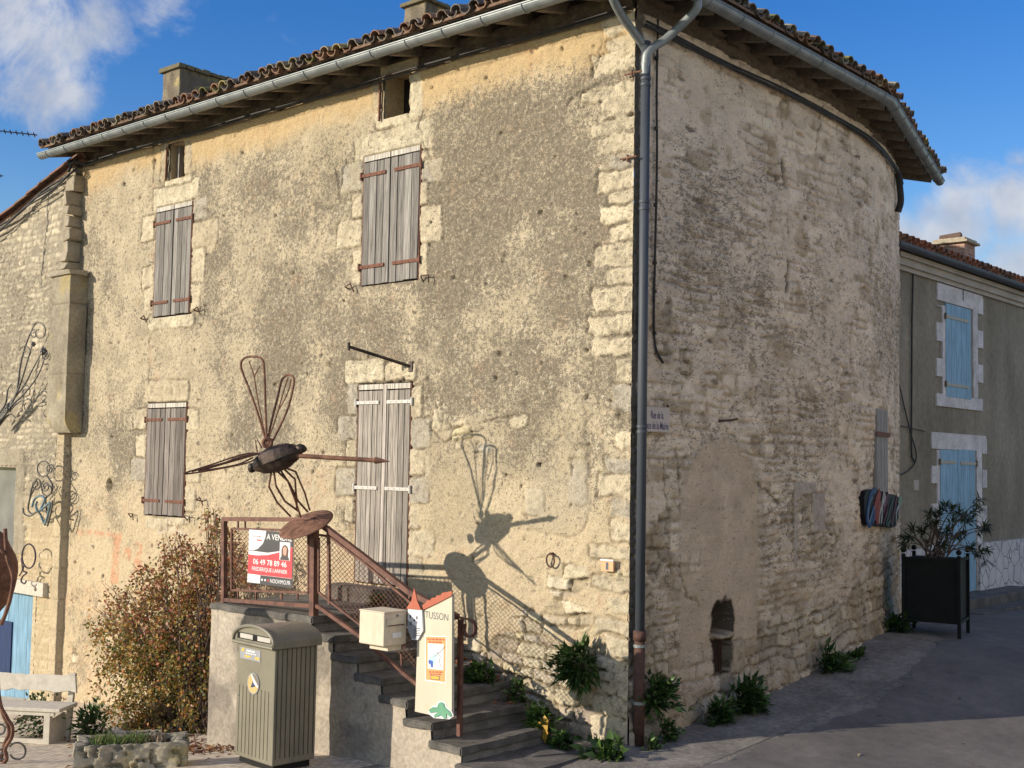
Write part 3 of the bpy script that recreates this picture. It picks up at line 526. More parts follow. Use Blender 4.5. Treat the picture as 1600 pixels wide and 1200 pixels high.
    for (px, py, r) in ((1063, 745, .035), (1186, 756, .035), (1132, 795, .01)):
        c = wal(px, py); dd = np.hypot(u-c[1], v-c[2]); w.h -= .08*sst(r, r*.5, dd); w.col = lerpc(w.col, (.03, .025, .02), sst(r, r*.6, dd))
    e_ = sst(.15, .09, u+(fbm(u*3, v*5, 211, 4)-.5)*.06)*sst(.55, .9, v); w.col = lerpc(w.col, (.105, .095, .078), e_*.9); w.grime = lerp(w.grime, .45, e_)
    # niche with a board behind it
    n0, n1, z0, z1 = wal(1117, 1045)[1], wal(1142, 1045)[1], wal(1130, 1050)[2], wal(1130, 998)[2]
    w.recess(n0, n1, z0, z1, .40); w.col[(u > n0-.035) & (u < n1+.035) & (v > z0-.02) & (v < z1+.03)] *= .25  # shade inside the niche is darkened straight into the wall colour
    c = wal(1131, 975); dd = ((u-c[1])/.22)**2+((v-c[2])/.26)**2+(fbm(u*9, v*9, 205)-.5)*1.1; m = sst(1, .85, dd); w.h = np.where(dd < .9, -.27+(fbm(u*11, v*11, 206)-.5)*.1, w.h); w.col = lerpc(w.col, (.075, .06, .045), sst(1.32, 1.05, dd)*.95)  # cavity above: its deep shade painted into the stone colour
    for q in ((1143, 1000, 1162, 1050), (1112, 990, 1145, 998)):
        xm, ym = (q[0]+q[2])/2, (q[1]+q[3])/2; w.block(wal(q[0], ym)[1], wal(q[2], ym)[1], wal(xm, q[3])[2], wal(xm, q[1])[2], (.46, .37, .26), rise=.03)
    for k in range(200):      # flakes and pits where the coat has come away, mostly lying in courses
        cu, cv = random.uniform(.2, 8.0), random.uniform(.8, 6.9)
        if abs(cu-cx) < rw+.06 and cv < zt+.05: continue
        r = random.uniform(.012, .045); a, b = w.win(cu-r*2.5, cu+r*2.5, cv-r, cv+r, .05)
        d = np.hypot((w.u[a, b]-cu)*random.uniform(.25, .6), w.v[a, b]-cv)+(fbm(w.u[a, b]*22, w.v[a, b]*22, k)-.5)*.06; g = sst(r, r*.35, d)
        w.h[a, b] -= g*.016*random.choice((1, 1, -.5)); w.col[a, b] = lerpc(w.col[a, b], random.choice(((.20, .16, .11), (.62, .54, .43), (.40, .29, .17), (.13, .10, .075))), g*.8)
    # pale mortar frame of a blocked window
    for q in ((1241, 752, 1276, 772), (1241, 772, 1246, 880), (1270, 772, 1290, 830)):
        xm, ym = (q[0]+q[2])/2, (q[1]+q[3])/2; w.block(wal(q[0], ym)[1], wal(q[2], ym)[1], wal(xm, q[3])[2], wal(xm, q[1])[2], (.47, .41, .34), rise=.006, groove=.004, speck=.1)
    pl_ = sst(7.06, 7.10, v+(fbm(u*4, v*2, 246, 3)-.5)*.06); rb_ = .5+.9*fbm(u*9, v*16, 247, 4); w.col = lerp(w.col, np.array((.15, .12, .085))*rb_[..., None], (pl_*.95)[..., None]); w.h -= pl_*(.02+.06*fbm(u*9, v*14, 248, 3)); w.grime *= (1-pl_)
    w.h += .025*sst(6.98, 7.0, v)*(1-pl_)
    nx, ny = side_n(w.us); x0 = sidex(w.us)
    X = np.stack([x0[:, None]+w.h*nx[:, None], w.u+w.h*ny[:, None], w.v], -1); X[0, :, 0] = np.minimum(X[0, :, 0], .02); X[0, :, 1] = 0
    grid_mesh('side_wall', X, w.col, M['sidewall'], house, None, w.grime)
    return n0, n1, z0, z1
NICHE = side_wall()
b = MB()
for k in range(4):
    y0 = NICHE[0]+.015+k*(NICHE[1]-NICHE[0]-.03)/4; b.box((-.13, y0, NICHE[2]), (-.10, y0+(NICHE[1]-NICHE[0]-.03)/4-.008, NICHE[3]-.02), (.05+.015*(k % 2), .036, .027))
b.build('cellar_board', M['wood'], house)
# unseen back of the house, so that it stands as a closed volume
xe = float(sidex(YEND)); b = MB(); b.prism([(xe, YEND), (-10.6, YEND), (-10.6, .1), (-10.55, .1), (-10.55, YEND-.1), (xe, YEND-.1)], (0, 0, -1.3), (1, 0, 0), (0, 1, 0), (0, 0, 1), 8.55, (.4, .34, .25)); b.build('back_wall', M['stone'], house)

# eaves: gutter line, rafters, boards, tiles
GA, GB, GC = np.array((.5, -.5)), np.array((.5, 4.68)), np.array((-.71, 9.22)); GL = np.array((-10.72, -.5))
SL = .31
def gutter(path, name, ends=True):
    mb = MB(); r = .074; th = .006; P = [np.array((*p, ZE)) for p in path]; V = []; ks = np.linspace(math.pi, 2*math.pi, 11)
    nrm = []
    for i in range(len(P)):
        d = P[min(i+1, len(P)-1)]-P[max(i-1, 0)]; d /= np.linalg.norm(d); nrm.append(np.cross(d, (0, 0, 1.)))
    prof = [(r*math.cos(t), r*math.sin(t)) for t in ks]+[((r-th)*math.cos(t), (r-th)*math.sin(t)) for t in ks[::-1]]; m = len(prof)
    for i, p in enumerate(P): V += [p+a*nrm[i]+np.array((0, 0, b)) for a, b in prof]
    Fc = [(i*m+k, i*m+(k+1) % m, (i+1)*m+(k+1) % m, (i+1)*m+k) for i in range(len(P)-1) for k in range(m)]
    mb.add(V, Fc)
    if ends:
        for i in (0, len(P)-1): mb.add([P[i]+a*nrm[i]+np.array((0, 0, b)) for a, b in prof[:11]], [tuple(range(11))])
    mb.tube([p+nrm[i]*(r) for i, p in enumerate(P)], .010, 6)      # rolled outer lip
    g = mb.build(name, M['zinc'], house, smooth=False)
    L = 0
    for i in range(len(P)-1):
        n = int(np.linalg.norm(P[i+1]-P[i])/.52)
        for k in range(n):
            c = P[i]+(P[i+1]-P[i])*((k+.5)/n); d = P[i+1]-P[i]; d /= np.linalg.norm(d); nn = np.cross(d, (0, 0, 1.)); h = MB()
            h.tube([c+(r+.004)*(math.cos(t)*nn+math.sin(t)*np.array((0, 0, 1.))) for t in np.linspace(math.pi, 2*math.pi, 12)], .007, 5); h.build('gutter_bracket', M['zinc'], g)
    return g
gutter([GL, (-7, -.5), (-3.5, -.5), GA+np.array((-.08, 0))], 'gutter')
gutter([GA+np.array((0, .08)), (.5, 2), GB, GC], 'gutter')
def inward(y):   # eave point and inward direction on the side eave at parameter y along it
    if y < 4.68: return np.array((.5, y)), np.array((-1., 0))
    t = (y-4.68)/4.54; d = (GC-GB)/np.linalg.norm(GC-GB); return GB+(GC-GB)*t, np.array((-d[1], d[0]))
def rafter(p, inn, ln, wd=.085, ht=.13):
    p = np.array((*p, ZE-.005)); q = p+np.array((inn[0]*ln, inn[1]*ln, ln*SL*.75)); c = random.uniform(.85, 1.15); mb = MB(); mb.bar(p+np.array((inn[0]*.10, inn[1]*.10, .03)), q, wd*random.uniform(.8, 1.2), ht, col=(.22*c, .18*c, .13*c)); mb.build('rafter', M['soffit'], house)
for k in range(21): rafter((-10.55+k*.535, -.5), (0, 1), 1.0)
y = .25
while y < 9.2: e, inn = inward(y); rafter(e, inn, 1.2); y += .52
def roofpt(e, inn, d, dz=0.0): return (e[0]+inn[0]*d, e[1]+inn[1]*d, ZE+.085+d*SL+dz)
sides = [inward(t) for t in (-.5, 2, 4.68, 6.5, 9.35)]
b = MB()   # boards over the rafters
for k in range(5):
    d0, d1 = k*.16+.12, k*.16+.27; c = random.uniform(.7, 1.1); L = .5-d0; c3 = (.20*c, .165*c, .125*c)
    b.add([(-10.75, -.5+d0, ZE+.07+d0*SL), (.5-d0, -.5+d0, ZE+.07+d0*SL), (.5-d1, -.5+d1, ZE+.07+d1*SL), (-10.75, -.5+d1, ZE+.07+d1*SL), (-10.75, -.5+d0, ZE+.09+d0*SL), (.5-d0, -.5+d0, ZE+.09+d0*SL), (.5-d1, -.5+d1, ZE+.09+d1*SL), (-10.75, -.5+d1, ZE+.09+d1*SL)], [(0, 3, 2, 1), (4, 5, 6, 7), (0, 1, 5, 4), (1, 2, 6, 5), (2, 3, 7, 6), (3, 0, 4, 7)], c3)
b.build('eaves_boards', M['soffit'], house)
b = MB(); dd = 4.2
for (p0, i0), (p1, i1) in zip(sides[:-1], sides[1:]):
    for k in range(9):
        d0, d1 = k*.16+.02, k*.16+.17; c = random.uniform(.7, 1.1)
        q = [p0+i0*d0+np.array((0, d0 if p0[1] < 0 else 0)), p1+i1*d0, p1+i1*d1, p0+i0*d1+np.array((0, d1 if p0[1] < 0 else 0))]; zz = [d0, d0, d1, d1]
        b.add([(*a, ZE+.07+z*SL) for a, z in zip(q, zz)]+[(*a, ZE+.09+z*SL) for a, z in zip(q, zz)], [(0, 3, 2, 1), (4, 5, 6, 7), (0, 1, 5, 4), (1, 2, 6, 5), (2, 3, 7, 6), (3, 0, 4, 7)], (.115*c, .09*c, .065*c))
b.build('eaves_boards', M['soffit'], house)
# roof: a bedding slab and rows of canal tiles
roofb = MB(); D = 4.3
A = [(-10.8, -.48, ZE+.11), (.48, -.48, ZE+.11), (.5-D, -.5+D, ZE+.11+D*SL), (-10.8, -.5+D, ZE+.11+D*SL)]
roofb.add(A+[(x, y, z+.03) for x, y, z in A], [(0, 3, 2, 1), (4, 5, 6, 7), (0, 1, 5, 4), (1, 2, 6, 5), (2, 3, 7, 6), (3, 0, 4, 7)], (.2, .13, .09))
ins = [np.array((.5-D, -.5+D)), np.array((.5-D, -.5+D)), np.array((.5-D, 4.9)), np.array((-D-.6, 7)), np.array((-5, 8.9))]
for k in range(4):
    a0, a1 = sides[k][0], sides[k+1][0]; q = [(*a0, ZE+.11), (*a1, ZE+.11), (*ins[k+1], ZE+.11+D*SL), (*ins[k], ZE+.11+D*SL)]
    roofb.add(q+[(x, y, z+.03) for x, y, z in q], [(0, 3, 2, 1), (4, 5, 6, 7), (0, 1, 5, 4), (1, 2, 6, 5), (2, 3, 7, 6), (3, 0, 4, 7)], (.2, .13, .09))
bk = [(-10.8, 3.8, ZE+.14+D*SL), (.5-D, 3.8, ZE+.14+D*SL), (-5, 8.9, ZE+.14+D*SL), (-10.8, 8.9, ZE+.12)]
roofb.add(bk, [(0, 1, 2, 3)], (.25, .16, .11))
roof = roofb.build('roof', M['tile'], house)
def tile(mb, base, dirv, side, ln, r0, r1, upside, col, th=.013):
    """half round tile: dirv up the slope, side across"""
    base = np.array(base, float); dirv = np.array(dirv, float); side = np.array(side, float); nz = np.cross(side, dirv); nz = nz if nz[2] > 0 else -nz
    n = 8; V = []
    for (t, rr) in ((0, r0), (1, r1)):
        for rad_ in (rr, rr-th):
            for k in range(n+1):
                a = math.pi*k/n; V.append(base+dirv*ln*t+side*rad_*math.cos(a)+nz*(1 if upside else -1)*rad_*math.sin(a)*.85)
    m = n+1; Fc = []
    for k in range(n):
        Fc += [(k, k+1, 2*m+k+1, 2*m+k), (m+k, 3*m+k, 3*m+k+1, m+k+1), (k, m+k, m+k+1, k+1), (2*m+k, 2*m+k+1, 3*m+k+1, 3*m+k)]
    Fc += [(0, 2*m, 3*m, m), (n, m+n, 3*m+n, 2*m+n)]
    mb.add(V, Fc, col)
def tcol():
    if random.random() < .16: return random.choice([(.19, .18, .08), (.33, .29, .20), (.13, .115, .10), (.36, .30, .14)])
    c = random.choice([(.26, .155, .10), (.23, .165, .12), (.20, .165, .135), (.30, .18, .115), (.21, .185, .15), (.27, .225, .16), (.17, .145, .12)]); k = random.uniform(.75, 1.15); return tuple(x*k for x in c)
def tiles(e, inn, side, nrow, mb):
    sl = np.array((inn[0], inn[1], SL)); sl /= np.linalg.norm(sl)
    for r in range(nrow):
        o = np.array((*e, ZE+.165))+sl*(r*.36-.05+random.uniform(-.055, .045)); o[2] += random.uniform(-.012, .014); o = o+np.array((*side, 0))*random.uniform(-.014, .014)
        tile(mb, o+np.array((0, 0, .012)), sl, (*side, 0), .46, .076, .066, False, tcol())
        o2 = o+np.array((*side, 0))*(.105+random.uniform(-.01, .01))+sl*random.uniform(-.05, .03)+np.array((0, 0, .004)); tile(mb, o2, sl+np.array((*side, 0))*random.uniform(-.09, .09), (*side, 0), .46, .078, .064, True, tcol())
mb = MB(); x = -10.75
while x < .45:
    tiles((x, -.5+.02), (0, 1), (1, 0), max(1, min(10, int((.5-x)/.36))), mb); x += .208
mb.build('roof_tiles', M['tile'], roof, smooth=False)
mb = MB(); y = -.4
while y < 9.25:
    e, inn = inward(y); tiles(e+inn*.02, inn, (inn[1], -inn[0]), max(1, min(9, int((y+.5)/.36))), mb); y += .208
mb.build('roof_tiles', M['tile'], roof)
b = MB()
for k in range(12): 
    p = np.array((.5, -.5, ZE+.22))+np.array((-1, 1, SL))*(k*.3); dv = np.array((-1, 1, SL)); dv /= np.linalg.norm(dv); tile(b, p, dv, (.707, .707, 0), .5, .11, .095, True, tcol())
b.build('hip_tiles', M['tile'], roof)
# mortar under the first tiles
b = MB()
for k in range(54):
    x0 = -10.7+k*.208; b.box((x0, -.40, ZE+.125), (x0+.19, -.3, ZE+.155+random.uniform(-.02, .02)), (.40, .37, .30), .012)
b.build('eaves_mortar', M['stone'], roof)
def chimney(pf0, pf1, pr1, y):
    a = fac(*pf0, y); c = fac(*pf1, y); zt = (a[2]+c[2])/2; Y = y
    while proj((c[0], Y, zt))[0] < pr1 and Y < y+3: Y += .02
    zb = ZE+.05; nu, nv = 44, 60; per = [(a[0], Y), (a[0], y), (c[0], y), (c[0], Y)]
    P = []; 
    for (p, q), n in zip(zip(per, per[1:]+per[:1]), (30, 12, 30, 12)):
        for k in range(n): P.append((p[0]+(q[0]-p[0])*k/n, p[1]+(q[1]-p[1])*k/n))
    P.append(P[0]); P = np.array(P); zs = np.linspace(zb, zt-.06, 50); ss = np.arange(len(P))*.05
    U, V = np.meshgrid(ss, zs, indexing='ij'); cen = np.array(((a[0]+c[0])/2, (y+Y)/2))
    hh = (fbm(U*6, V*6, 301, 4)-.5)*.035; hh[-1] = hh[0]; X = np.zeros(U.shape+(3,)); dv = P-cen; dv /= np.linalg.norm(dv, axis=1)[:, None]
    X[..., 0] = P[:, None, 0]+dv[:, None, 0]*hh; X[..., 1] = P[:, None, 1]+dv[:, None, 1]*hh; X[..., 2] = V
    C = np.zeros(U.shape+(3,))+(.20, .172, .125); C = C*(1+(fbm(U*5, V*5, 302, 5)-.5)*1.1)[..., None]; C = lerpc(C, (.46, .38, .16), sst(.58, .7, fbm(U*3, V*3, 303, 4))*.7); C = lerpc(C, (.12, .10, .08), sst(.5, .7, fbm(U*4, V*4, 304, 4))*.6)
    ch = grid_mesh('chimney', X, C, M['stone'], house)
    k = MB(); n = 7
    for i in range(n):
        y0 = y-.05+(Y-y+.1)*i/n; y1 = y-.05+(Y-y+.1)*(i+1)/n-.012; j = random.uniform(-.012, .012); k.box((a[0]-.05+j, y0, zt-.06), (c[0]+.05+j, y1, zt-.02+random.uniform(0, .03)), (.17, .15, .095), .008)
    k.build('chimney_cap', M['stone'], ch, bevel=.01)
chimney((255, 110), (282, 99), 358, 1.0)
chimney((632, 2), (665, -3), 728, 1.0)

# shutters
def planks(mb, u0, u1, v0, v1, y0, y1, n, topw=.075, base=(.30, .275, .24), white=True, jag=.006):
    e = np.linspace(u0, u1, n+1); e[1:-1] += RNG.uniform(-.008, .008, n-1)
    for i in range(n):
        k = random.uniform(.72, 1.3); c = tuple(q*k for q in base); dz = random.uniform(-jag, jag)
        vt = v1-topw if white else v1
        dy = random.uniform(-.004, .004); mb.box((e[i]+.005, y0+dy, v0+dz), (e[i+1]-.005, y1, vt), c, .002)
def leaf_shutter(u0, u1, v0, v1, n, straps, smat, side, name='shutter', y=-.01, white=True, wpale=0, tilt=0.0, base=(.235, .220, .198)):
    mb = MB(); planks(mb, u0, u1, v0, v1, y, y+.032, n, white=white, base=base)
    s = mb.build(name, M['wood'], house)
    if white:
        t = MB(); t.box((u0+.002, y-.003, v1-.060), (u1-.002, y+.03, v1), (.50, .465, .40)); t.build('top_rail', M['wood'], s)
    if wpale:
        t = MB(); t.box((u0-.004 if side > 0 else u1-wpale, y-.012, v0+.01), (u0+wpale if side > 0 else u1+.004, y-.001, v1-.01), (.47, .42, .37)); t.build('cover_strip', M['wood'], s)
    for sv in straps:
        t = MB(); a, b_ = (u0-.03, u0+(u1-u0)*.86) if side < 0 else (u1-(u1-u0)*.86, u1+.03); t.box((a, y-.016, sv-.019), (b_, y-.005, sv+.019))
        for k in range(4): t.ball((a+.06+k*(b_-a-.12)/3, y-.017, sv), (.009, .006, .009), 8, 5)
        e = u0-.035 if side < 0 else u1+.035; t.tube([(e, y-.012, sv-.045), (e, y-.012, sv+.045)], .016, 8); t.build('hinge_strap', smat, s)
    fr = MB(); e = u0-.012 if side < 0 else u1+.004; fr.box((e, y+.005, v0-.01), (e+.01, y+.035, v1), (.15, .06, .04)); fr.build('shutter_edge_iron', M['strap'], s)
def pair(k, seam, n, ys, smat, **kw):
    u0, u1, v0, v1 = SR[k]; us = fac(seam, (SHUT[k][1]+SHUT[k][3])/2)[0]; st = [fac((SHUT[k][0]+SHUT[k][2])/2, q)[2] for q in ys]; gp = .009
    kl = dict(kw); kl['wpale'] = 0
    leaf_shutter(u0, us-gp, v0, v1, n, st, smat, -1, **kl); leaf_shutter(us+gp, u1, v0, v1, n, st, smat, 1, **kw)
    b = MB(); b.box((u0-.01, .030, v0-.02), (u1+.01, .045, v1+.01), (.02, .017, .014)); b.build('window_backing', M['soffit'], house)
pair('ul', 270.5, 4, (345.5, 470.5), M['strap']); pair('uc', 609.5, 4, (267, 412), M['strap']); pair('ll', 257, 4, (655.5, 783), M['strap'], base=(.19, .168, .15))
pair('dr', 597, 5, (628.5, 763), M['whitestrap'], name='door_shutter', base=(.31, .28, .24), wpale=.05)
# ironwork on the facade
def hook(px, py, kind):
    c = fac(px, py); b = MB()
    if kind: b.tube([c+np.array((0, .02, 0)), c+np.array((0, -.06, .02)), c+np.array((.10, -.07, .05)), c+np.array((.15, -.05, -.05))], .009, 6)
    else: b.tube([c+np.array((-.09, .02, -.03)), c+np.array((-.08, -.05, .05)), c+np.array((.05, -.06, .05)), c+np.array((.05, -.05, -.04))], .008, 6)
    b.build('shutter_hook', M['castiron'], house)
for q in ((225, 500, 1), (308, 487, 1), (545, 452, 1), (670, 438, 0), (210, 808, 0), (298, 812, 0), (312, 783, 1)): hook(*q)
b = MB(); a = fac(643, 573); e = fac(545, 541.5, -.55); b.tube([a, e], .018, 8); b.tube([e+np.array((0, 0, -.045)), e+np.array((0, 0, .045))], .016, 6); b.box(a+np.array((-.03, -.02, -.06)), a+np.array((.03, .01, .06))); b.build('bracket_rod', M['rustdark'], house)
for px, py, s in ((985, 115, 1), (978, 247, 1)):
    b = MB(); p = fac(px, py, -.03); b.tube([p+np.array((-.07, 0, 0)), p+np.array((.13, 0, 0))], .010, 6); b.tube([p+np.array((.02, 0, -.04)), p+np.array((.02, 0, .03))], .012, 6); b.build('wall_pin', M['rust'], house)
c = fac(860, 871, -.04); b = MB(); b.tube([c+np.array((.05*math.cos(t), -.02*math.sin(t)*.2, .065*math.sin(t)-.03)) for t in np.linspace(0, 2*math.pi, 20)[:-1]], .009, 6, closed=True); b.tube([c+np.array((0, .06, .035)), c+np.array((0, -.01, .035))], .014, 6); b.build('tether_ring', M['castiron'], house)
b = MB(); c = wal(1135, 657); b.tube([c+np.array((-.02, -.12, -.01)), c+np.array((.06, -.02, 0)), c+np.array((.06, .12, .02))], .012, 6); b.build('wall_pin', M['castiron'], house)
# rainwater pipe with its two swan necks
px_ = .085; yq = .065
pipe = MB(); pipe.tube([(px_, yq, 1.05), (px_, yq, 6.75)], .046, 14); pp_ = pipe.build('downpipe', M['zinc_dark'], house, smooth=True)
for z in (2.95, 3.0, 5.1, 5.17, 6.32, 6.38): b = MB(); b.tube([(px_, yq, z-.012), (px_, yq, z+.012)], .052, 14); b.build('pipe_collar', M['zinc_dark'], pp_)
def sw(path, r): b = MB(); b.tube(path, r, 12); b.build('swan_neck', M['zinc'], pp_, smooth=True)
def curve(P, n=8):
    P = [np.array(p, float) for p in P]; P = [2*P[0]-P[1]]+P+[2*P[-1]-P[-2]]; out = []
    for i in range(1, len(P)-2):
        for k in range(n):
            t = k/n; out.append(.5*((2*P[i])+(-P[i-1]+P[i+1])*t+(2*P[i-1]-5*P[i]+4*P[i+1]-P[i+2])*t*t+(-P[i-1]+3*P[i]-3*P[i+1]+P[i+2])*t**3))
    return out+[P[-2]]
sw(curve([(.08, -.5, ZE-.05), (.07, -.47, ZE-.16), (.05, -.30, ZE-.28), (.05, -.08, ZE-.40), (px_-.02, .08, ZE-.52), (px_, yq-.01, ZE-.68), (px_, yq, ZE-.82)]), .043)
sw(curve([(.5, .34, ZE-.05), (.48, .34, ZE-.14), (.36, .30, ZE-.26), (.2, .21, ZE-.42), (px_+.02, yq, ZE-.56), (px_, yq, ZE-.75)]), .043)
b = MB(); b.tube([(px_, yq, gz(px_, yq)-.05), (px_, yq, 1.06)], .052, 14); b.tube([(px_, yq, .98), (px_, yq, 1.07)], .064, 14); fp = b.build('downpipe_foot', M['castiron'], house, smooth=True)
for z in (.40, .93): b = MB(); b.tube([(px_, yq, z-.014), (px_, yq, z+.014)], .060, 14); b.build('pipe_clamp', M['zinc'], fp)
# cables
b = MB(); b.tube(curve([wal(1028, 30, .03), wal(1026, 150, .03), wal(1026.5, 250, .03), wal(1023.5, 400, .03), wal(1022, 470, .03), wal(1022, 520, .03), wal(1026, 548, .035), wal(1036, 567, .02)]), .013, 6)
for y_ in (90, 200, 320, 410, 455, 520): b.tube([wal(1026-.008*(y_-90), y_-2, .03), wal(1026-.008*(y_-90), y_+3, .03)], .022, 6)
b.build('wall_cable', M['cable'], house)
b = MB(); ys = np.linspace(.1, 7.9, 60)
for k, (dz, r) in enumerate(((0, .020), (.028, .014), (-.02, .013))):
    nx, ny = side_n(ys); b.tube([(float(sidex(q))+float(nx[i])*(.055+.01*k), q+float(ny[i])*.05, 6.93+dz+.012*math.sin(q*2.4+k)) for i, q in enumerate(ys)], r, 6)
b.build('eaves_cable', M['cable'], house)
b = MB(); xs_ = np.linspace(-10.5, -.05, 60)
for k in range(2): b.tube([(q, -.075, 7.055+.022*k+.012*math.sin(q*2+k)) for q in xs_], .014, 6)
b.build('eaves_cable', M['cable'], house)
# slab shutter on the bend of the side wall
def sidept(px, py, off=0.0):      # meet the bending wall
    d = ray(px, py); t = 5.0; lo = 5.0
    while t < 40:
        p = CC+d*t
        if p[1] > 0 and p[0]-float(sidex(p[1])) < off: break
        t += .02
    return CC+d*t
q0, q1 = sidept(1364, 710), sidept(1381, 715); zt, zb = sidept(1372, 640)[2], sidept(1372, 785)[2]
dv = np.array((q1[0]-q0[0], q1[1]-q0[1], 0)); ln = np.linalg.norm(dv); dv /= ln; nn = np.array((dv[1], -dv[0], 0))
b = MB()
for k in range(3): b.obox(np.array((*((q0[:2]+dv[:2]*ln*(k+.5)/3)), (zt+zb)/2))+nn*.03, dv*(ln/6-.006), nn*.025, (0, 0, (zt-zb)/2), (.33, .315, .29))
s_ = b.build('side_shutter', M['wood'], house)
b = MB(); b.obox(np.array((*((q0[:2]+q1[:2])/2), zt-.33))+nn*.065, dv*(ln/2+.06), nn*.008, (0, 0, .03)); b.build('hinge_strap', M['strap'], s_)
b = MB(); w0 = sidept(1398, 300); b.tube(curve([w0+np.array((.08, -.05, .25)), w0+np.array((.10, -.05, .05)), w0+np.array((.10, -.02, -.15)), w0+np.array((.05, 0, -.3))]), .05, 8); b.build('cable_bundle', M['cable'], house)

# ================================================================== THE COTTAGE ON THE LEFT
cot = thing('stone_cottage', 'low rubble stone cottage with blue door joined to the left end of the tall house', 'house', (-11, -.2, -1))
YC = -.07
v0_, v1_ = fac(130, 248, YC), fac(0, 350, YC); vsl = (v0_[2]-v1_[2])/(v0_[0]-v1_[0])
def vtop(u): return v0_[2]+(u-v0_[0])*vsl
XR = fac(108, 600, YC)[0]
def cottage_wall():
    w = Wall(XR-4.6, XR, -1.8, 7.0, .02, 31); u, v = w.u, w.v
    vt = vtop(w.us)-.03; v = -1.8+(v+1.8)/8.8*(vt[:, None]+1.8); w.v = v
    d, idn = courses(u+(fbm(u*3, v*3, 271)-.5)*.12, v+(fbm(u*2.2, v*2.2, 272)-.5)*.12, 45, .095, .10, .30)
    big = fbm(u*.8, v*.8, 203, 4); fine = fbm(u*11, v*11, 214, 5, .6)
    ed = sst(.0, .03, d+(fbm(u*28, v*28, 233)-.5)*.04)*sst(.34, .46, fbm(u*5, v*7, 234, 4)+.12*idn)
    st = np.array((.54, .47, .34))*(.72+.45*idn)[..., None]*(1+(fbm(u*9, v*9, 235, 4)-.5)*.5)[..., None]
    mo = np.array((.31, .27, .205))*(1+(fine-.5)*.5)[..., None]
    st = lerpc(st, (.60, .47, .26), sst(2.6, 1, v)*.45)
    mo = lerpc(mo, (.54, .42, .25), sst(2.6, 1.2, v)*.7)
    w.col = lerp(mo, st, ed[..., None]); w.col = lerpc(w.col, (.25, .22, .16), sst(.5, .68, fine*.5+big*.5)*.45)
    w.h = ed*(.008+.016*idn)+(fine-.5)*.022+(big-.5)*.04
    # dressed strip at the end of the wall and the window surround
    p0 = fac(86, 800, YC)[0]; strip = sst(p0-.03, p0+.03, u+(fbm(u*3, v*3, 240)-.5)*.1)*sst(3.2, 3.0, v)
    sc = np.array((.50, .41, .27))*(1+(fbm(u*6, v*6, 241, 5)-.5)*.5)[..., None]; w.col = lerp(w.col, sc, strip[..., None]); w.h = lerp(w.h, .03+(fine-.5)*.015, strip)
    for k in range(9):
        z = -.9+k*.46; g = np.exp(-((v-z)/.010)**2)*strip; w.h -= g*.015; w.col = lerpc(w.col, (.2, .16, .11), g*.6)
    g = np.exp(-((u-p0)/.014)**2)*sst(3.2, 3.0, v); w.h -= g*.02; w.col = lerpc(w.col, (.2, .16, .11), g*.5)
    bx = fac(74, 560, YC)[0]; band = sst(bx-.05, bx+.05, u)*sst(2.9, 3.2, v)*sst(5.45, 5.3, v); w.col = lerpc(w.col, (.33, .29, .21), band*.8)
    ub = sst(XR-.42, XR-.3, u)*sst(5.3, 5.5, v); w.col = lerpc(w.col, (.43, .36, .25), ub*.8)
    for q in ((-70, 700, 40, 730), (24, 728, 40, 775), (24, 775, 38, 820), (24, 820, 40, 866), (-70, 864, 28, 886)):
        r = (fac(q[0], (q[1]+q[3])/2, YC)[0], fac(q[2], (q[1]+q[3])/2, YC)[0], fac((q[0]+q[2])/2, q[3], YC)[2], fac((q[0]+q[2])/2, q[1], YC)[2])
        uu, vv = u, v; m = (uu > r[0]) & (uu < r[1]) & (vv > r[2]) & (vv < r[3]); w.h[m] = .03+(fine[m]-.5)*.012; w.col[m] = np.array((.34, .295, .215))*(1+(fine[m]-.5)*.6)[:, None]
    for r in (CWIN, CDOOR): w.hole |= (u > r[0]) & (u < r[1]) & (v > r[2]) & (v < r[3])
    X = np.stack([u, YC-w.h, v], -1); X[-1, :, 1] = .05
    grid_mesh('cottage_wall', X, w.col, M['wall'], cot, w.hole, np.full(u.shape, .18)+.25*sst(.45, .65, big)*(v > 2))
def prc(x0, y0, x1, y1): xm, ym = (x0+x1)/2, (y0+y1)/2; return [fac(x0, ym, YC)[0], fac(x1, ym, YC)[0], fac(xm, y1, YC)[2], fac(xm, y0, YC)[2]]
CWIN = prc(-60, 728, 25, 865); CDOOR = prc(-40, 920, 50, 1100); CDOOR[2] = -1.3
cottage_wall()
def surround(r, dp, c, par):
    b = MB(); u0, u1, v0, v1 = r; y = YC-.01
    b.box((u0-.08, y, v0), (u0+.012, y+dp, v1), c); b.box((u1-.012, y, v0), (u1+.08, y+dp, v1), c); b.box((u0-.08, y, v1-.012), (u1+.08, y+dp, v1+.08), c); b.box((u0-.08, y, v0-.08), (u1+.08, y+dp, v0+.012), c); return b.build('reveal', M['stone'], par)
M['glass'] = simple('old_glass', (.16, .165, .15), (.24, .24, .215), 2.5, .25, 0, .03)
M['blue'] = vcol('blue_paint', rough=.6, nscale=16, amp=.42, stretch=(2, 2, .15), bscales=((40, .3, .003),))
wb = MB(); wb.box((CWIN[0], YC+.14, CWIN[2]), (CWIN[1], YC+.16, CWIN[3])); wn = wb.build('window', M['glass'], cot); surround(CWIN, .2, (.42, .36, .26), wn)
f = MB(); f.box((CWIN[1]-.06, YC+.11, CWIN[2]), (CWIN[1]-.012, YC+.138, CWIN[3]), (.36, .34, .3)); f.build('window_frame', M['wood'], wn)
db = MB(); n = 6
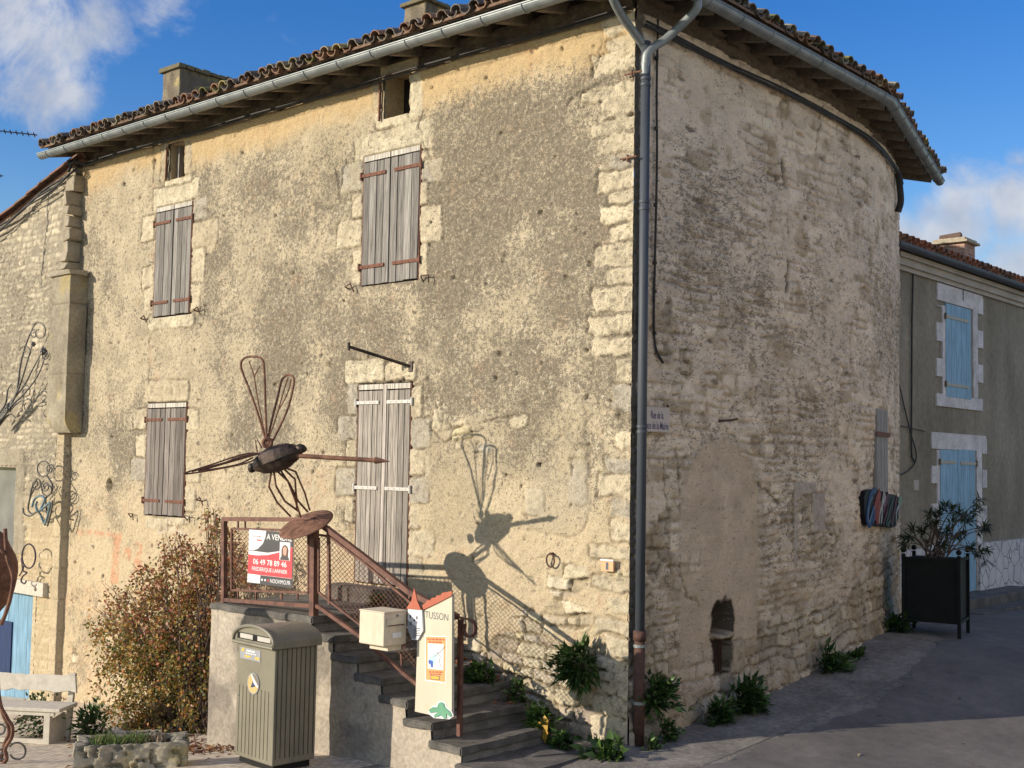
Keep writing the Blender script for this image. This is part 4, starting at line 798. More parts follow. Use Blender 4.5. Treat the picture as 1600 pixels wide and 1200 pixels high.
for k in range(n):
    a = CDOOR[0]+(CDOOR[1]-CDOOR[0])*k/n; c = random.uniform(.85, 1.12); db.box((a+.004, YC+.08, CDOOR[2]), (a+(CDOOR[1]-CDOOR[0])/n-.004, YC+.11+.004*(k % 2), CDOOR[3]), (.20*c, .35*c, .47*c))
dr = db.build('door', M['blue'], cot); surround(CDOOR, .16, (.5, .42, .28), dr)
pb = MB(); q = prc(-30, 968, 11, 1072); pb.box((q[0], YC+.055, q[2]), (q[1], YC+.075, q[3]), (.03, .05, .12)); pb.build('dark_poster', M['blue'], dr)
pb = MB(); q2 = prc(-8, 1058, 4, 1068); pb.box((q2[0], YC+.050, q2[2]), (q2[1], YC+.054, q2[3]), (.8, .8, .8)); pb.build('poster_mark', M['blue'], dr)
b = MB(); q = prc(-40, 902, 76, 923); b.box((q[0], YC-.09, q[2]), (q[1], YC+.12, q[3]), (.58, .53, .44)); b.ball((q[1]-.22, YC-.1, (q[2]+q[3])/2), (.03, .02, .03), 10, 6, (.35, .3, .24)); b.build('wooden_lintel', M['stone'], cot, bevel=.008)
# stone flue on brackets between the two houses
yf = YC-.22; a = fac(76, 560, yf)[0]; c = fac(105, 560, yf)[0]; zt, zb = fac(90, 432, yf)[2], fac(95, 675, yf)[2]
pr_ = [(a, zb+.28), (a+.05, zb+.10), (a+.16, zb), (c, zb), (c, zt), (a, zt)]
prof = []
def flue():
    U, V = np.meshgrid(np.linspace(0, 1, 60), np.linspace(0, 1, 90), indexing='ij'); zz = zb+V*(zt-zb)
    # front face then right face, with a rounded foot
    s = U*(c-a+.28); xx = np.where(s < c-a, a+s, c); yy = np.where(s < c-a, yf, yf+(s-(c-a)))
    foot = np.clip((zb+.22-zz)/.22, 0, 1); yy = np.where(s < c-a, yy+foot**2*.10, np.maximum(yy, yf+foot**2*.10)); xx = np.where(s < c-a, np.maximum(xx, a+foot**2*.14), xx)
    hh = (fbm(s*5, zz*5, 401, 4)-.5)*.03; C = np.zeros(U.shape+(3,))+(.33, .29, .21); C = C*(1+(fbm(s*5, zz*4, 402, 5)-.5)*.7)[..., None]; C = lerpc(C, (.45, .36, .16), sst(.56, .7, fbm(s*3, zz*2.5, 403, 4))*.6); C = lerpc(C, (.20, .17, .13), sst(.5, .7, fbm(s*3, zz*3, 405, 4))*.5)
    g = np.exp(-((np.mod(zz-zb-.38, 1.05)-.5)/.010)**2); C = lerpc(C, (.15, .12, .09), g*.6); hh -= g*.014
    X = np.stack([xx+np.where(s < c-a, 0, hh), yy-np.where(s < c-a, hh, 0), zz], -1); return grid_mesh('flue', X, C, M['stone'], cot)
fl = flue()
b = MB(); b.box((a-.03, yf-.05, zt), (c+.06, YC+.02, zt+.07), (.36, .32, .24), .015); b.prism([(a, yf+.10), (c, yf+.10), (c, YC), (a, YC)], (0, 0, zb-.005), (1, 0, 0), (0, 1, 0), (0, 0, 1), .02, (.3, .26, .2)); b.box((a+.005, yf+.12, zb+.02), (a+.03, YC, zt), (.33, .29, .21)); b.build('flue_cap', M['stone'], fl)
# ragged toothing stones above the flue
b = MB(); z = zt+.09
while z < 6.75:
    h = random.uniform(.12, .26); ou = random.uniform(0.0, .12); jk = random.uniform(.85, 1.15); b.box((XR-.12, YC-.08-random.uniform(0, .1), z), (XR+.02+ou, YC+.25, z+h-.02), tuple(jk*q for q in (.36, .31, .23)), .035); z += h
b.build('toothing_stones', M['stone'], cot, bevel=.02)
# verge tiles, roof and the cables hanging along the verge
dv = np.array((1, 0, vsl)); dv /= np.linalg.norm(dv); b = MB(); x = XR-4.7
while x < XR-.05:
    o = np.array((x, YC-.04, vtop(x)+.02)); tile(b, o+np.array((0, 0, random.uniform(-.01, .01))), dv, (0, 1, 0), .44, .095, .08, True, (.25*random.uniform(.8, 1.1), .135, .095)); x += .37
b2 = MB(); p0 = (XR-4.7, YC-.02, vtop(XR-4.7)-.04); p1 = (XR+.1, YC-.02, vtop(XR+.1)-.04)
b2.add([p0, p1, (p1[0], 7, p1[2]), (p0[0], 7, p0[2])]+[(q[0], q[1], q[2]+.06) for q in (p0, p1)]+[(p1[0], 7, p1[2]+.06), (p0[0], 7, p0[2]+.06)], [(0, 3, 2, 1), (4, 5, 6, 7), (0, 1, 5, 4), (1, 2, 6, 5), (2, 3, 7, 6), (3, 0, 4, 7)], (.3, .17, .11))
cr_ = b2.build('cottage_roof', M['tile'], cot); b.build('verge_tiles', M['tile'], cr_)
b = MB()
for k in range(3):
    b.tube([(XR-4.6+t*4.75, YC-.09-.03*k, vtop(XR-4.6+t*4.75)-.10-.05*k+.03*math.sin(t*18+k)-.03) for t in np.linspace(0, 1, 40)], .020-.003*k, 6)
b.tube(curve([(XR-.1, YC-.1, vtop(XR)-.14), (XR+.1, YC-.12, vtop(XR)-.03), (XR+.35, -.09, 7.02), (XR+.6, -.09, 7.09)]), .022, 6); b.ball((XR-.05, YC-.1, vtop(XR)-.02), .05, 8, 6)
b.build('verge_cables', M['cable'], cot)

# ================================================================== THE RENDERED HOUSE ON THE RIGHT
XH = -1.1
rh = thing('rendered_house', 'olive grey rendered house with white quoins and pale blue shutters behind the planter', 'house', (XH, 10, .4))
M['olive'] = simple('olive_render', (.20, .178, .130), (.315, .282, .213), 1.1, .95, 0, .4, .004, fine=.16, bscale=120, stretch=(1, 1, .45))
M['white'] = simple('white_paint', (.50, .485, .47), (.74, .72, .71), 2.6, .85, 0, .3, .004, fine=.14, bscale=50)
M['cornice'] = simple('cornice_plaster', (.40, .37, .31), (.52, .48, .41), 1.5, .9, 0, .2, fine=.08)
def W2(px, py, o=0.0): return wal(px, py, XH+o)
zc = W2(1500, 440)[2]; yL = 7.2; yR = 22.0
zg = W2(1500, 425)[2]
zcor0 = (W2(1410, 428)[2]+W2(1590, 472)[2])/2; zcor1 = (W2(1410, 409)[2]+W2(1590, 459)[2])/2
b = MB(); b.box((XH-6, 8.3, -.2), (XH, yR, zcor0)); b.build('rendered_wall', M['olive'], rh)
b = MB(); b.box((XH-.01, 8.28, zcor0-.02), (XH+.05, yR, zcor0+.05)); b.box((XH-.01, 8.28, zcor0+.048), (XH+.10, yR, zcor1-.02)); b.box((XH-.01, 8.28, zcor1-.022), (XH+.16, yR, zcor1+.05)); b.build('cornice', M['cornice'], rh)
b = MB(); P = [(XH+.26+.075*math.cos(t), .075*math.sin(t)+zcor1+.12) for t in np.linspace(math.pi, 2*math.pi, 9)]; P += [(x, z+.008) for x, z in P[::-1]]
b.prism([(x, z) for x, z in P], (0, 7.9, 0), (1, 0, 0), (0, 0, 1), (0, 1, 0), yR-7.9); b.build('house_gutter', M['zinc_dark'], rh)
b = MB(); sl = .17
b.add([(XH+.22, 7.9, zcor1+.12), (XH+.22, yR, zcor1+.12), (XH-5.6, yR, zcor1+.12+5.8*sl), (XH-5.6, 7.9, zcor1+.12+5.8*sl), (XH+.22, 7.9, zcor1+.17), (XH+.22, yR, zcor1+.17), (XH-5.6, yR, zcor1+.17+5.8*sl), (XH-5.6, 7.9, zcor1+.17+5.8*sl)], [(0, 3, 2, 1), (4, 5, 6, 7), (0, 1, 5, 4), (1, 2, 6, 5), (2, 3, 7, 6), (3, 0, 4, 7)], (.25, .13, .09))
rr = b.build('tiled_roof', M['tile'], rh); b = MB(); y = 7.95
dvt = np.array((-1, 0, sl)); dvt /= np.linalg.norm(dvt)
while y < 21:
    for r in range(12):
        o = np.array((XH+.27, y, zcor1+.21))+dvt*(.36*r-.03+random.uniform(-.02, .02)); k = random.uniform(.7, 1.1); q = (.42*k, .20*k, .125*k) if random.random() < .7 else (.30*k, .19*k, .14*k); tile(b, o, dvt, (0, 1, 0), .45, .09, .075, True, q); tile(b, o+np.array((0, .11, -.012)), dvt, (0, 1, 0), .45, .09, .075, False, q)
    y += .22
b.build('roof_tiles', M['tile'], rr)
# windows and door with toothed white surrounds
def toothed(edges, name='quoin_surround'):
    """edges: list of pixel rectangles, laid flat on the wall"""
    b = MB()
    for i, (x0, y0, x1, y1) in enumerate(edges):
        ym = (y0+y1)/2; xm = (x0+x1)/2; b.box((XH-.01, W2(x0, ym)[1], W2(xm, y1)[2]), (XH+.022+.0007*i, W2(x1, ym)[1], W2(xm, y0)[2]))
    return b
up_ = toothed([(1463, 452, 1533, 478), (1471, 478, 1479, 622), (1519, 478, 1526, 622), (1462, 478, 1471, 479), (1461.5, 504, 1471, 533), (1461.5, 560, 1471, 588), (1526, 466, 1534, 491), (1526, 517, 1534, 544), (1526, 570, 1534, 598), (1461.5, 619, 1533, 638)])
su = up_.build('window_surround', M['white'], rh)
dn = toothed([(1454, 678, 1539, 703), (1463, 703, 1471, 930), (1525, 703, 1533, 930), (1454, 728, 1463, 755), (1454, 787, 1463, 815), (1533, 686, 1540, 709), (1533, 734, 1540, 762), (1533, 790, 1540, 818), (1454, 850, 1463, 880)])
sd_ = dn.build('door_surround', M['white'], rh)
def blue_leaf(x0, y0, x1, y1, n, name, straps, bar_side):
    ym, xm = (y0+y1)/2, (x0+x1)/2; a, c, z0, z1 = W2(x0, ym, .04)[1], W2(x1, ym, .04)[1], W2(xm, y1, .04)[2], W2(xm, y0, .04)[2]; b = MB()
    for k in range(n):
        t = random.uniform(.93, 1.06); b.box((XH-.01, a+(c-a)*k/n+.004, z0), (XH+.035, a+(c-a)*(k+1)/n-.004, z1), (.245*t, .42*t, .56*t))
    l = b.build(name, M['blue'], rh)
    for s in straps:
        z = W2(xm, s, .04)[2]; b = MB(); b.box((XH+.036, a-.04 if bar_side < 0 else a+(c-a)*.12, z-.025), (XH+.046, a+(c-a)*.88 if bar_side < 0 else c+.04, z+.025), (.45, .45, .38)); e = a-.04 if bar_side < 0 else c+.04; b.tube([(XH+.045, e, z-.05), (XH+.045, e, z+.05)], .018, 6, col=(.2, .15, .1)); b.build('hinge_strap', M['stone'], l)
blue_leaf(1479, 479, 1518, 622, 5, 'blue_shutter', (499, 603), -1)
blue_leaf(1470.5, 703, 1497.5, 925, 3, 'door_leaf', (722,), -1); blue_leaf(1498, 703, 1525, 925, 3, 'door_leaf', (724,), 1)
# white crazed plinth, steps, pipes
def plinth_mat():
    m, nt, b = newmat('crazy_stone_plinth'); v = nt.nodes.new('ShaderNodeTexVoronoi'); v.feature = 'DISTANCE_TO_EDGE'; v.inputs['Scale'].default_value = 3.6; tc = nt.nodes.new('ShaderNodeTexCoord'); nt.links.new(tc.outputs['Object'], v.inputs['Vector'])
    c = ramp(nt, v.outputs['Distance'], [(.012, (.13, .13, .14)), (.03, (.60, .59, .60))]); n = nnode(nt, 5, 4); c = mixc(nt, 1, c, ramp(nt, n.outputs['Fac'], [(.3, (.85,)*3), (.7, (1.1,)*3)]), 'MULTIPLY'); nt.links.new(c, b.inputs['Base Color']); b.inputs['Roughness'].default_value = .85; bump(nt, b, [(v.outputs['Distance'], .5, .02)]); return m
M['plinth'] = plinth_mat(); zp = W2(1560, 845)[2]
b = MB(); b.box((XH-.01, 8.3, -.1), (XH+.06, W2(1470, 850)[1], zp)); b.build('plinth', M['plinth'], rh)
b = MB(); b.box((XH-.01, W2(1526, 850)[1], -.1), (XH+.06, yR, zp)); b.build('plinth', M['plinth'], rh)
b = MB(); y0, y1 = W2(1500, 930)[1], W2(1590, 935)[1]; zt_ = W2(1540, 920)[2]; b.box((XH, y0-1.2, -.2), (XH+.55, y1-.55, zt_)); b.box((XH, y0-1.4, -.2), (XH+.9, y1+.2, zt_-.15)); b.build('door_steps', M['step'], rh, bevel=.015)
b = MB(); p = lambda x, y: W2(x, y, .03); b.tube([p(1395, 414), p(1421, 416), p(1427, 422), p(1425, 500), p(1424, 700), p(1425, 715), p(1430, 722)], .014, 6); b.tube(curve([p(1405, 600), p(1414, 640), p(1424, 680), p(1431, 705), p(1430, 722), p(1420, 735), p(1404, 744)]), .010, 6); b.build('service_cable', M['cable'], rh)
b = MB(); b.tube([p(1400, 664), p(1420, 668), p(1445, 674)], .008, 5); b.tube([p(1505, 430), p(1505, 470)], .006, 5); b.build('crack_line', M['cable'], rh)
q = W2(1430, 758); b = MB(); b.box((XH, q[1]-.1, q[2]-.08), (XH+.02, q[1]+.1, q[2]+.08)); b.build('small_vent', M['cornice'], rh)
# brick chimney
M['brick'] = None
def brick_mat():
    m, nt, b = newmat('thin_brick'); tc = nt.nodes.new('ShaderNodeTexCoord'); sp = nt.nodes.new('ShaderNodeSeparateXYZ'); nt.links.new(tc.outputs['Object'], sp.inputs[0]); ad = nt.nodes.new('ShaderNodeMath'); nt.links.new(sp.outputs[0], ad.inputs[0]); nt.links.new(sp.outputs[1], ad.inputs[1]); cb = nt.nodes.new('ShaderNodeCombineXYZ'); nt.links.new(ad.outputs[0], cb.inputs[0]); nt.links.new(sp.outputs[2], cb.inputs[1])
    br = nt.nodes.new('ShaderNodeTexBrick'); nt.links.new(cb.outputs[0], br.inputs['Vector']); br.inputs['Scale'].default_value = 1; br.inputs['Brick Width'].default_value = .26; br.inputs['Row Height'].default_value = .062; br.inputs['Mortar Size'].default_value = .010; br.inputs['Color1'].default_value = (.36, .15, .09, 1); br.inputs['Color2'].default_value = (.48, .26, .17, 1); br.inputs['Mortar'].default_value = (.42, .36, .28, 1)
    n = nnode(nt, 7, 5); c = mixc(nt, 1, br.outputs[0], ramp(nt, n.outputs['Fac'], [(.3, (.6,)*3), (.7, (1.25,)*3)]), 'MULTIPLY'); nt.links.new(c, b.inputs['Base Color']); b.inputs['Roughness'].default_value = .9; bump(nt, b, [(br.outputs['Fac'], -.5, .008)]); return m
M['brick'] = brick_mat()
XCH = XH-.9
yA = wal(1506, 400, XCH)[1]; zt_ = onp(1490, 372, (0, 1, 0), yA)[2]; xe_ = onp(1507, 395, (0, 1, 0), yA)[0]; WCH = xe_-onp(1464, 395, (0, 1, 0), yA)[0]; q = onp(1507, 395, (0, 1, 0), yA)
DCH = .15
while proj((xe_, yA+DCH, zt_))[0] < 1523: DCH += .02
b = MB(); b.box((xe_-WCH, yA, zcor1), (xe_, yA+DCH, zt_-.09)); cb_ = b.build('brick_chimney', M['brick'], rh)
b = MB(); b.box((xe_-WCH-.10, yA-.08, zt_-.10), (xe_+.08, yA+DCH+.08, zt_-.05), (.42, .37, .27)); b.box((xe_-WCH-.06, yA-.05, zt_-.05), (xe_+.03, yA+DCH+.04, zt_), (.40, .35, .25)); b.obox((xe_-WCH*.6, yA+.15, zt_+.05), (.2, .03, .02), (-.03, .12, 0), (0, 0, .05), (.16, .11, .09)); b.build('chimney_cap', M['stone'], cb_, bevel=.012)
b = MB(); b.box((xe_-WCH-.03, yA-.03, zcor1), (xe_+.02, yA+DCH+.02, zt_-.42), (.46, .40, .29), .02); b.build('chimney_flashing', M['stone'], cb_)

# unseen house added across the street to bounce sunlight onto the shaded wall
nb = thing('unseen_house', 'unseen cream plastered house added across the street to bounce light onto the side wall', 'house', (9, 4, .6))
M['plaster'] = simple('cream_plaster', (.72, .62, .48), (.80, .70, .56), 1.5, .95, 0, .3)
b = MB(); b.box((9.0, -3, -.5), (15, 17, 6.2)); b.build('plaster_wall', M['plaster'], nb)
b = MB(); b.prism([(8.6, 6.2), (15.4, 6.2), (12, 8.2)], (0, -3.4, 0), (1, 0, 0), (0, 0, 1), (0, 1, 0), 20.8, (.3, .17, .11)); b.build('tiled_roof', M['tile'], nb)
for yy in (-1, 3, 7, 11):
    b = MB(); b.box((8.95, yy, 3.4), (8.995, yy+1, 5.0), (.25, .3, .32)); b.build('window', M['blue'], nb); b = MB(); b.box((8.95, yy, .9), (8.995, yy+1, 2.7), (.25, .3, .32)); b.build('window', M['blue'], nb)

# ================================================================== STAIRCASE
YS = -1.5
st = thing('stone_staircase', 'worn concrete staircase rising from the street corner to a landing at the plank door', 'staircase', (-2.5, -.75, 0))
NX = [fac(x, y, YS)[0] for x, y in ((487, 975), (521, 991), (558, 1023), (597, 1052), (635, 1085), (675, 1120), (720, 1155))]; ZL = 1.05; RI = .158
LX = fac(330, 962, YS)[0]
zs_ = [ZL-RI*k for k in range(8)]
xs_st = [LX]+NX
def irr_slab(x0, x1, y0, y1, z0, z1, nm, mat, par):
    nx_, ny_ = max(4, int((x1-x0)/.05)), max(4, int((y1-y0)/.05)); b = MB()
    bm = bmesh.new(); bmesh.ops.create_cube(bm, size=1); bmesh.ops.scale(bm, vec=(x1-x0, y1-y0, z1-z0), verts=bm.verts); bmesh.ops.translate(bm, vec=((x0+x1)/2, (y0+y1)/2, (z0+z1)/2), verts=bm.verts)
    bmesh.ops.bevel(bm, geom=bm.edges[:], offset=.012, segments=2, affect='EDGES'); 
    bmesh.ops.subdivide_edges(bm, edges=[e for e in bm.edges if e.calc_length() > .2], cuts=9, use_grid_fill=True)
    for v in bm.verts:
        n = mnoise.noise(v.co*4)*.012+mnoise.noise(v.co*13)*.007; v.co.z += n; v.co.x += mnoise.noise(v.co*6+Vector((9, 0, 0)))*.014; v.co.y += mnoise.noise(v.co*6+Vector((0, 9, 0)))*.008
    me = bpy.data.meshes.new(nm); bm.to_mesh(me); bm.free(); return link_mesh(nm, me, mat, par, smooth=False)
# treads
for k in range(7):
    x0 = LX-.02 if k == 0 else NX[k-1]-.03
    irr_slab(x0, NX[k]+.025, YS-.02, -.03, zs_[k]-.075, zs_[k], 'landing' if k == 0 else 'step', M['step'], st)
bx1 = fac(935, 1182, -.35)[0]
irr_slab(NX[6]-.02, -.10, YS-.06, -.25, -.25, zs_[7]+.02, 'step', M['step'], st)
# the solid body under the treads, with a rendered flank
pts = [(LX, -.9)]+[(LX, ZL-.07)]
for k in range(7): pts += [(NX[k], zs_[k]-.07), (NX[k], zs_[k+1]-.07)]
pts[-1] = (NX[6], -.5); pts += [(NX[6], -.9)]
def stairs_top(x): 
    k = np.searchsorted(np.array(NX), x); return np.array([z-.07 for z in zs_])[np.clip(k, 0, 7)]
uu = np.arange(LX, NX[6]+.001, .02); vv = np.linspace(0, 1, 110); U, V = np.meshgrid(uu, vv, indexing='ij'); tops = stairs_top(uu)
Z = -.8+V*(tops[:, None]+.8); hh = (fbm(U*3, Z*3, 501, 4)-.5)*.03+(fbm(U*14, Z*14, 502, 4)-.5)*.012
C = np.zeros(U.shape+(3,))+(.40, .35, .28); C = C*(1+(fbm(U*4, Z*4, 503, 5)-.5)*.5)[..., None]; C = lerpc(C, (.14, .125, .11), sst(.48, .66, fbm(U*1.8, Z*1.8, 504, 5))*.6); cr2 = np.exp(-(np.abs(fbm(U*2, Z*2, 506, 4)-.5)/.006)**2); C = lerpc(C, (.09, .08, .07), cr2*.45*sst(.45, .6, fbm(U*1, Z*1, 507)))
C = lerpc(C, (.47, .40, .31), sst(NX[4]-.45, NX[4]-.40, U)*.5)  # sunlit right part of the flank, lightened in the colour with a sharp edge
grid_mesh('flank_wall', np.stack([U, YS-hh, Z], -1), C, M['stone'], st)
b = MB(); b.prism(pts, (0, YS+.03, 0), (1, 0, 0), (0, 0, 1), (0, 1, 0), -YS-.06, (.2, .18, .155)); b.build('core', M['concrete'], st)
b = MB(); b.box((LX-.005, YS+.005, -.9), (LX+.03, -.05, ZL-.07), (.22, .2, .17)); b.build('end_wall', M['concrete'], st)
# threshold
irr_slab(SR['dr'][0]-.15, SR['dr'][1]+.15, -.32, -.03, ZL-.01, SR['dr'][2]-.03, 'threshold', M['step'], st)

# ================================================================== RAILING
YR = YS+.06
rl = thing('iron_railing', 'rusty red brown iron railing with wire mesh on the landing and along the steps', 'railing', (fac(490, 945, YR)[0], YR, ZL))
R_ = lambda px, py, y=YR: fac(px, py, y)
def member(nm, pts, r, par=rl, square=True, mat='railpaint'):
    b = MB()
    for p, q in zip(pts[:-1], pts[1:]): b.bar(p, q, r*2, r*2, upv=(0, 1, 0)) if square else None
    if not square: b.tube(pts, r, 8)
    return b.build(nm, M[mat], par)
member('post', [R_(350, 946), R_(350.5, 809)], .024); np_ = member('post', [R_(490, 966), R_(491.5, 812)], .034); member('post', [R_(718, 1150), R_(720, 968)], .020)
member('post', [R_(515, 945), R_(513, 826)], .014)
member('top_rail', [R_(349, 811), R_(492, 812)], .022); member('bottom_rail', [R_(349, 937), R_(490, 947)], .020)
hr = member('handrail', [R_(496, 815), R_(560, 863), R_(640, 925), R_(715, 964)], .025)
b = MB(); c0 = R_(733, 982); ctr = [c0+np.array((.085*(1-.25*t/6)*math.cos(1.9-t), 0, .085*(1-.25*t/6)*math.sin(1.9-t))) for t in np.linspace(0, 5.6, 24)]; b2 = [R_(715, 964)+np.array((0, 0, 0))]+ctr
for p, q in zip(b2[:-1], b2[1:]): b.bar(p, q, .045, .012, upv=(0, 0, 1) if abs((q-p)[2]) < .05*1 and False else np.cross(q-p, (0, 1, 0)))
b.build('scroll_end', M['railpaint'], hr)
member('string_bar', [R_(490, 945), R_(500, 949), R_(560, 992), R_(600, 1027), R_(656, 1072)], .018)
member('inner_bar', [R_(500, 836), R_(514, 838), R_(570, 880), R_(640, 940), R_(655, 955)], .011)
for (a_, c_) in (((514, 838), (514, 822)), ((570, 880), (570, 870)), ((628, 1040), (627, 1022)), ((640, 935), (640, 924))): member('spacer', [R_(*a_), R_(*c_)], .009)
member('frame_bar', [R_(362, 826), R_(482, 829), R_(482, 926), R_(362, 922), R_(362, 826)], .011); member('frame_bar', [R_(498, 840), R_(498, 925), R_(512, 937), R_(560, 974), R_(600, 1006)], .010)
for x in (372, 383, 470, 476): member('spacer', [R_(x, 813), R_(x, 826)], .008)
for x in (372, 400, 440, 465): member('spacer', [R_(x, 923), R_(x, 937)], .008)
def mesh_panel(poly, pitch, r=.0032, wires=None):
    P = [(R_(*q)[0], R_(*q)[2]) for q in poly]; xs = [p[0] for p in P]; zs = [p[1] for p in P]; b = MB()
    def clip(o, d):
        ts = []
        for (x0, z0), (x1, z1) in zip(P, P[1:]+P[:1]):
            ex, ez = x1-x0, z1-z0; den = d[0]*ez-d[1]*ex
            if abs(den) < 1e-9: continue
            t = ((x0-o[0])*ez-(z0-o[1])*ex)/den; s = ((x0-o[0])*d[1]-(z0-o[1])*d[0])/den
            if -1e-6 <= s <= 1+1e-6: ts.append(t)
        ts.sort(); return [(ts[i], ts[i+1]) for i in range(0, len(ts)-1, 2)]
    for sg in (1, -1):
        d = np.array((.80, sg*.60)); n = np.array((-d[1], d[0])); lo = min(n@np.array(p) for p in P); hi = max(n@np.array(p) for p in P); k = lo
        while k < hi:
            for t0, t1 in clip(n*k, d):
                if t1-t0 < .02: continue
                m_ = max(1, int((t1-t0)/.09)); 
                b.tube([(float((n*k+d*t)[0]), YR+.004*sg+random.uniform(-.003, .003), float((n*k+d*t)[1])) for t in np.linspace(t0, t1, m_+1)], r, 4, cap=False)
            k += pitch
    b.build('wire_mesh', M['rust'], rl)
mesh_panel([(363, 827), (481, 830), (481, 925), (363, 921)], .040)
mesh_panel([(499, 838), (513, 840), (570, 884), (655, 952), (650, 1045), (600, 1004), (560, 972), (512, 934), (499, 922)], .040)

# ================================================================== MOSQUITO SCULPTURE
bodyC = fac(430, 715, -1.97)
mq = thing('mosquito_sculpture', 'rusty scrap iron mosquito sculpture with wire wings standing on a tilted disc above the railing', 'sculpture', tuple(fac(480, 830, YS)))
fwd = fac(605, 720, -1.50)-fac(462, 712, -1.90); fwd = fwd/np.linalg.norm(fwd)
upb = np.array((0, 0, 1.)); sdb = np.cross(fwd, upb); sdb /= np.linalg.norm(sdb); upb = np.cross(sdb, fwd)
def ell(c, ax, r, name, mat, par, nz_amp=.0, nu=26, nv=18):
    b = MB(); b.ball((0, 0, 0), 1, nu, nv); A = [np.array(a)/np.linalg.norm(a) for a in ax]
    b.v = [tuple(np.array(c)+sum(A[i]*r[i]*v[i]*(1+nz_amp*mnoise.noise(Vector(v)*2.6)) for i in range(3))) for v in b.v]; return b.build(name, mat, par, smooth=True)
# the body: an upswept ovoid of welded plates
bax = (fac(470, 702, -1.86)-fac(388, 733, -2.02)); bax /= np.linalg.norm(bax); bup = np.array((0, 0, 1.))-bax*bax[2]; bup /= np.linalg.norm(bup); bsd = np.cross(bax, bup)
bc = fac(433, 717, -1.95); bd = ell(bc, (bax, bsd, bup), (.285, .135, .125), 'body', M['rustdark'], mq, .12)
for k in range(7):
    t0 = -.8+k*.26; b = MB(); n = 9; V = []
    for j in range(2):
        t = t0+.30*j
        for i in range(n):
            ph = math.radians(-15+210*i/(n-1)); rr = math.sqrt(max(.02, 1-min(.98, t*t)))*1.05+.03*(1-j); V.append(bc+bax*.285*t+bsd*.138*rr*math.cos(ph)+bup*.128*rr*math.sin(ph))
    b.add(V, [(i, i+1, n+i+1, n+i) for i in range(n-1)]); o_ = b.build('back_plate', M['rustdark'], bd); md = o_.modifiers.new('t', 'SOLIDIFY'); md.thickness = .006
ell(fac(418, 693, -1.95), (bax, bsd, bup), (.05, .02, .05), 'wing_hub', M['rust'], mq, .1)
b = MB(); c = fac(418, 692, -2.0); vd = (CC-c)/np.linalg.norm(CC-c); u1_ = np.cross(vd, (0, 0, 1.)); u1_ /= np.linalg.norm(u1_); u2_ = np.cross(u1_, vd); b.tube([c+.04*(math.cos(t)*u1_+math.sin(t)*u2_) for t in np.linspace(0, 2*math.pi, 18)[:-1]], .02, 8, closed=True); b.build('wing_ring', M['rust'], mq)
ell(fac(470, 701, -1.87), (fwd, sdb, upb), (.06, .045, .045), 'head', M['rustdark'], mq, .15); ell(fac(394, 731, -2.0), (fwd, sdb, upb), (.045, .045, .05), 'tail_knob', M['rustdark'], mq)
b = MB(); p0, p1 = fac(463, 712, -1.9), fac(583, 719, -1.56); tp = fac(609, 721, -1.49); b.tube([p0, p1], [.023, .022], 10); b.tube([p1, p1+(tp-p1)*.15, tp], [.022, .034, .003], 10); b.build('beak', M['rust'], mq)
b = MB(); b.tube([fac(461, 713, -1.9), fac(463, 722, -1.89), fac(465, 717, -1.88)], .006, 5); b.build('feeler', M['rust'], mq); b = MB(); b.tube([fac(409, 700, -2.0), fac(399, 681, -2.02)], [.010, .003], 6); b.build('spike', M['rust'], mq); b = MB(); b.tube([fac(402, 706, -2.0), fac(398, 684, -2.0)], [.008, .003], 6); b.build('spike', M['rust'], mq)
def wing(loop, ribs, r=.012):
    b = MB(); b.tube(curve(loop), r, 7); w_ = b.build('wing', M['rust'], mq)
    for q in ribs: b = MB(); b.tube(curve(q, 6), .007, 5); b.build('wing_rib', M['rust'], w_)
root = (417, 694, -1.96)
F3 = lambda a: fac(*a)
wing([F3(root), F3((404, 650, -1.99)), F3((390, 610, -2.02)), F3((377, 575, -2.04)), F3((380, 561, -2.04)), F3((394, 557, -2.04)), F3((409, 561, -2.03)), F3((413, 580, -2.02)), F3((415, 640, -1.98)), F3(root)],
     [[F3(root), F3((402, 620, -2.0)), F3((397, 588, -2.02)), F3((389, 564, -2.03))], [F3((397, 588, -2.02)), F3((406, 572, -2.03))]])
wing([F3(root), F3((425, 655, -1.92)), F3((434, 620, -1.88)), F3((440, 595, -1.86)), F3((448, 586, -1.85)), F3((457, 588, -1.85)), F3((459, 600, -1.85)), F3((449, 640, -1.88)), F3((428, 685, -1.94)), F3((422, 694, -1.96))],
     [[F3(root), F3((432, 650, -1.9)), F3((443, 612, -1.86)), F3((450, 590, -1.85))], [F3((436, 640, -1.9)), F3((449, 615, -1.86)), F3((455, 592, -1.85))]])
r2 = (408, 708, -2.02)
wing([F3(r2), F3((380, 710, -2.2)), F3((330, 726, -2.6)), F3((295, 737, -2.95)), F3((287, 739, -3.0)), F3((295, 740, -2.95)), F3((340, 733, -2.6)), F3((390, 722, -2.2)), F3(r2)], [[F3(r2), F3((350, 723, -2.5)), F3((300, 737, -2.9))]], .008)
wing([F3(r2), F3((375, 714, -2.25)), F3((340, 727, -2.5)), F3((312, 734, -2.8)), F3((320, 735, -2.75)), F3((370, 726, -2.35)), F3((395, 715, -2.1))], [[F3(r2), F3((360, 722, -2.4)), F3((318, 734, -2.75))]], .008)
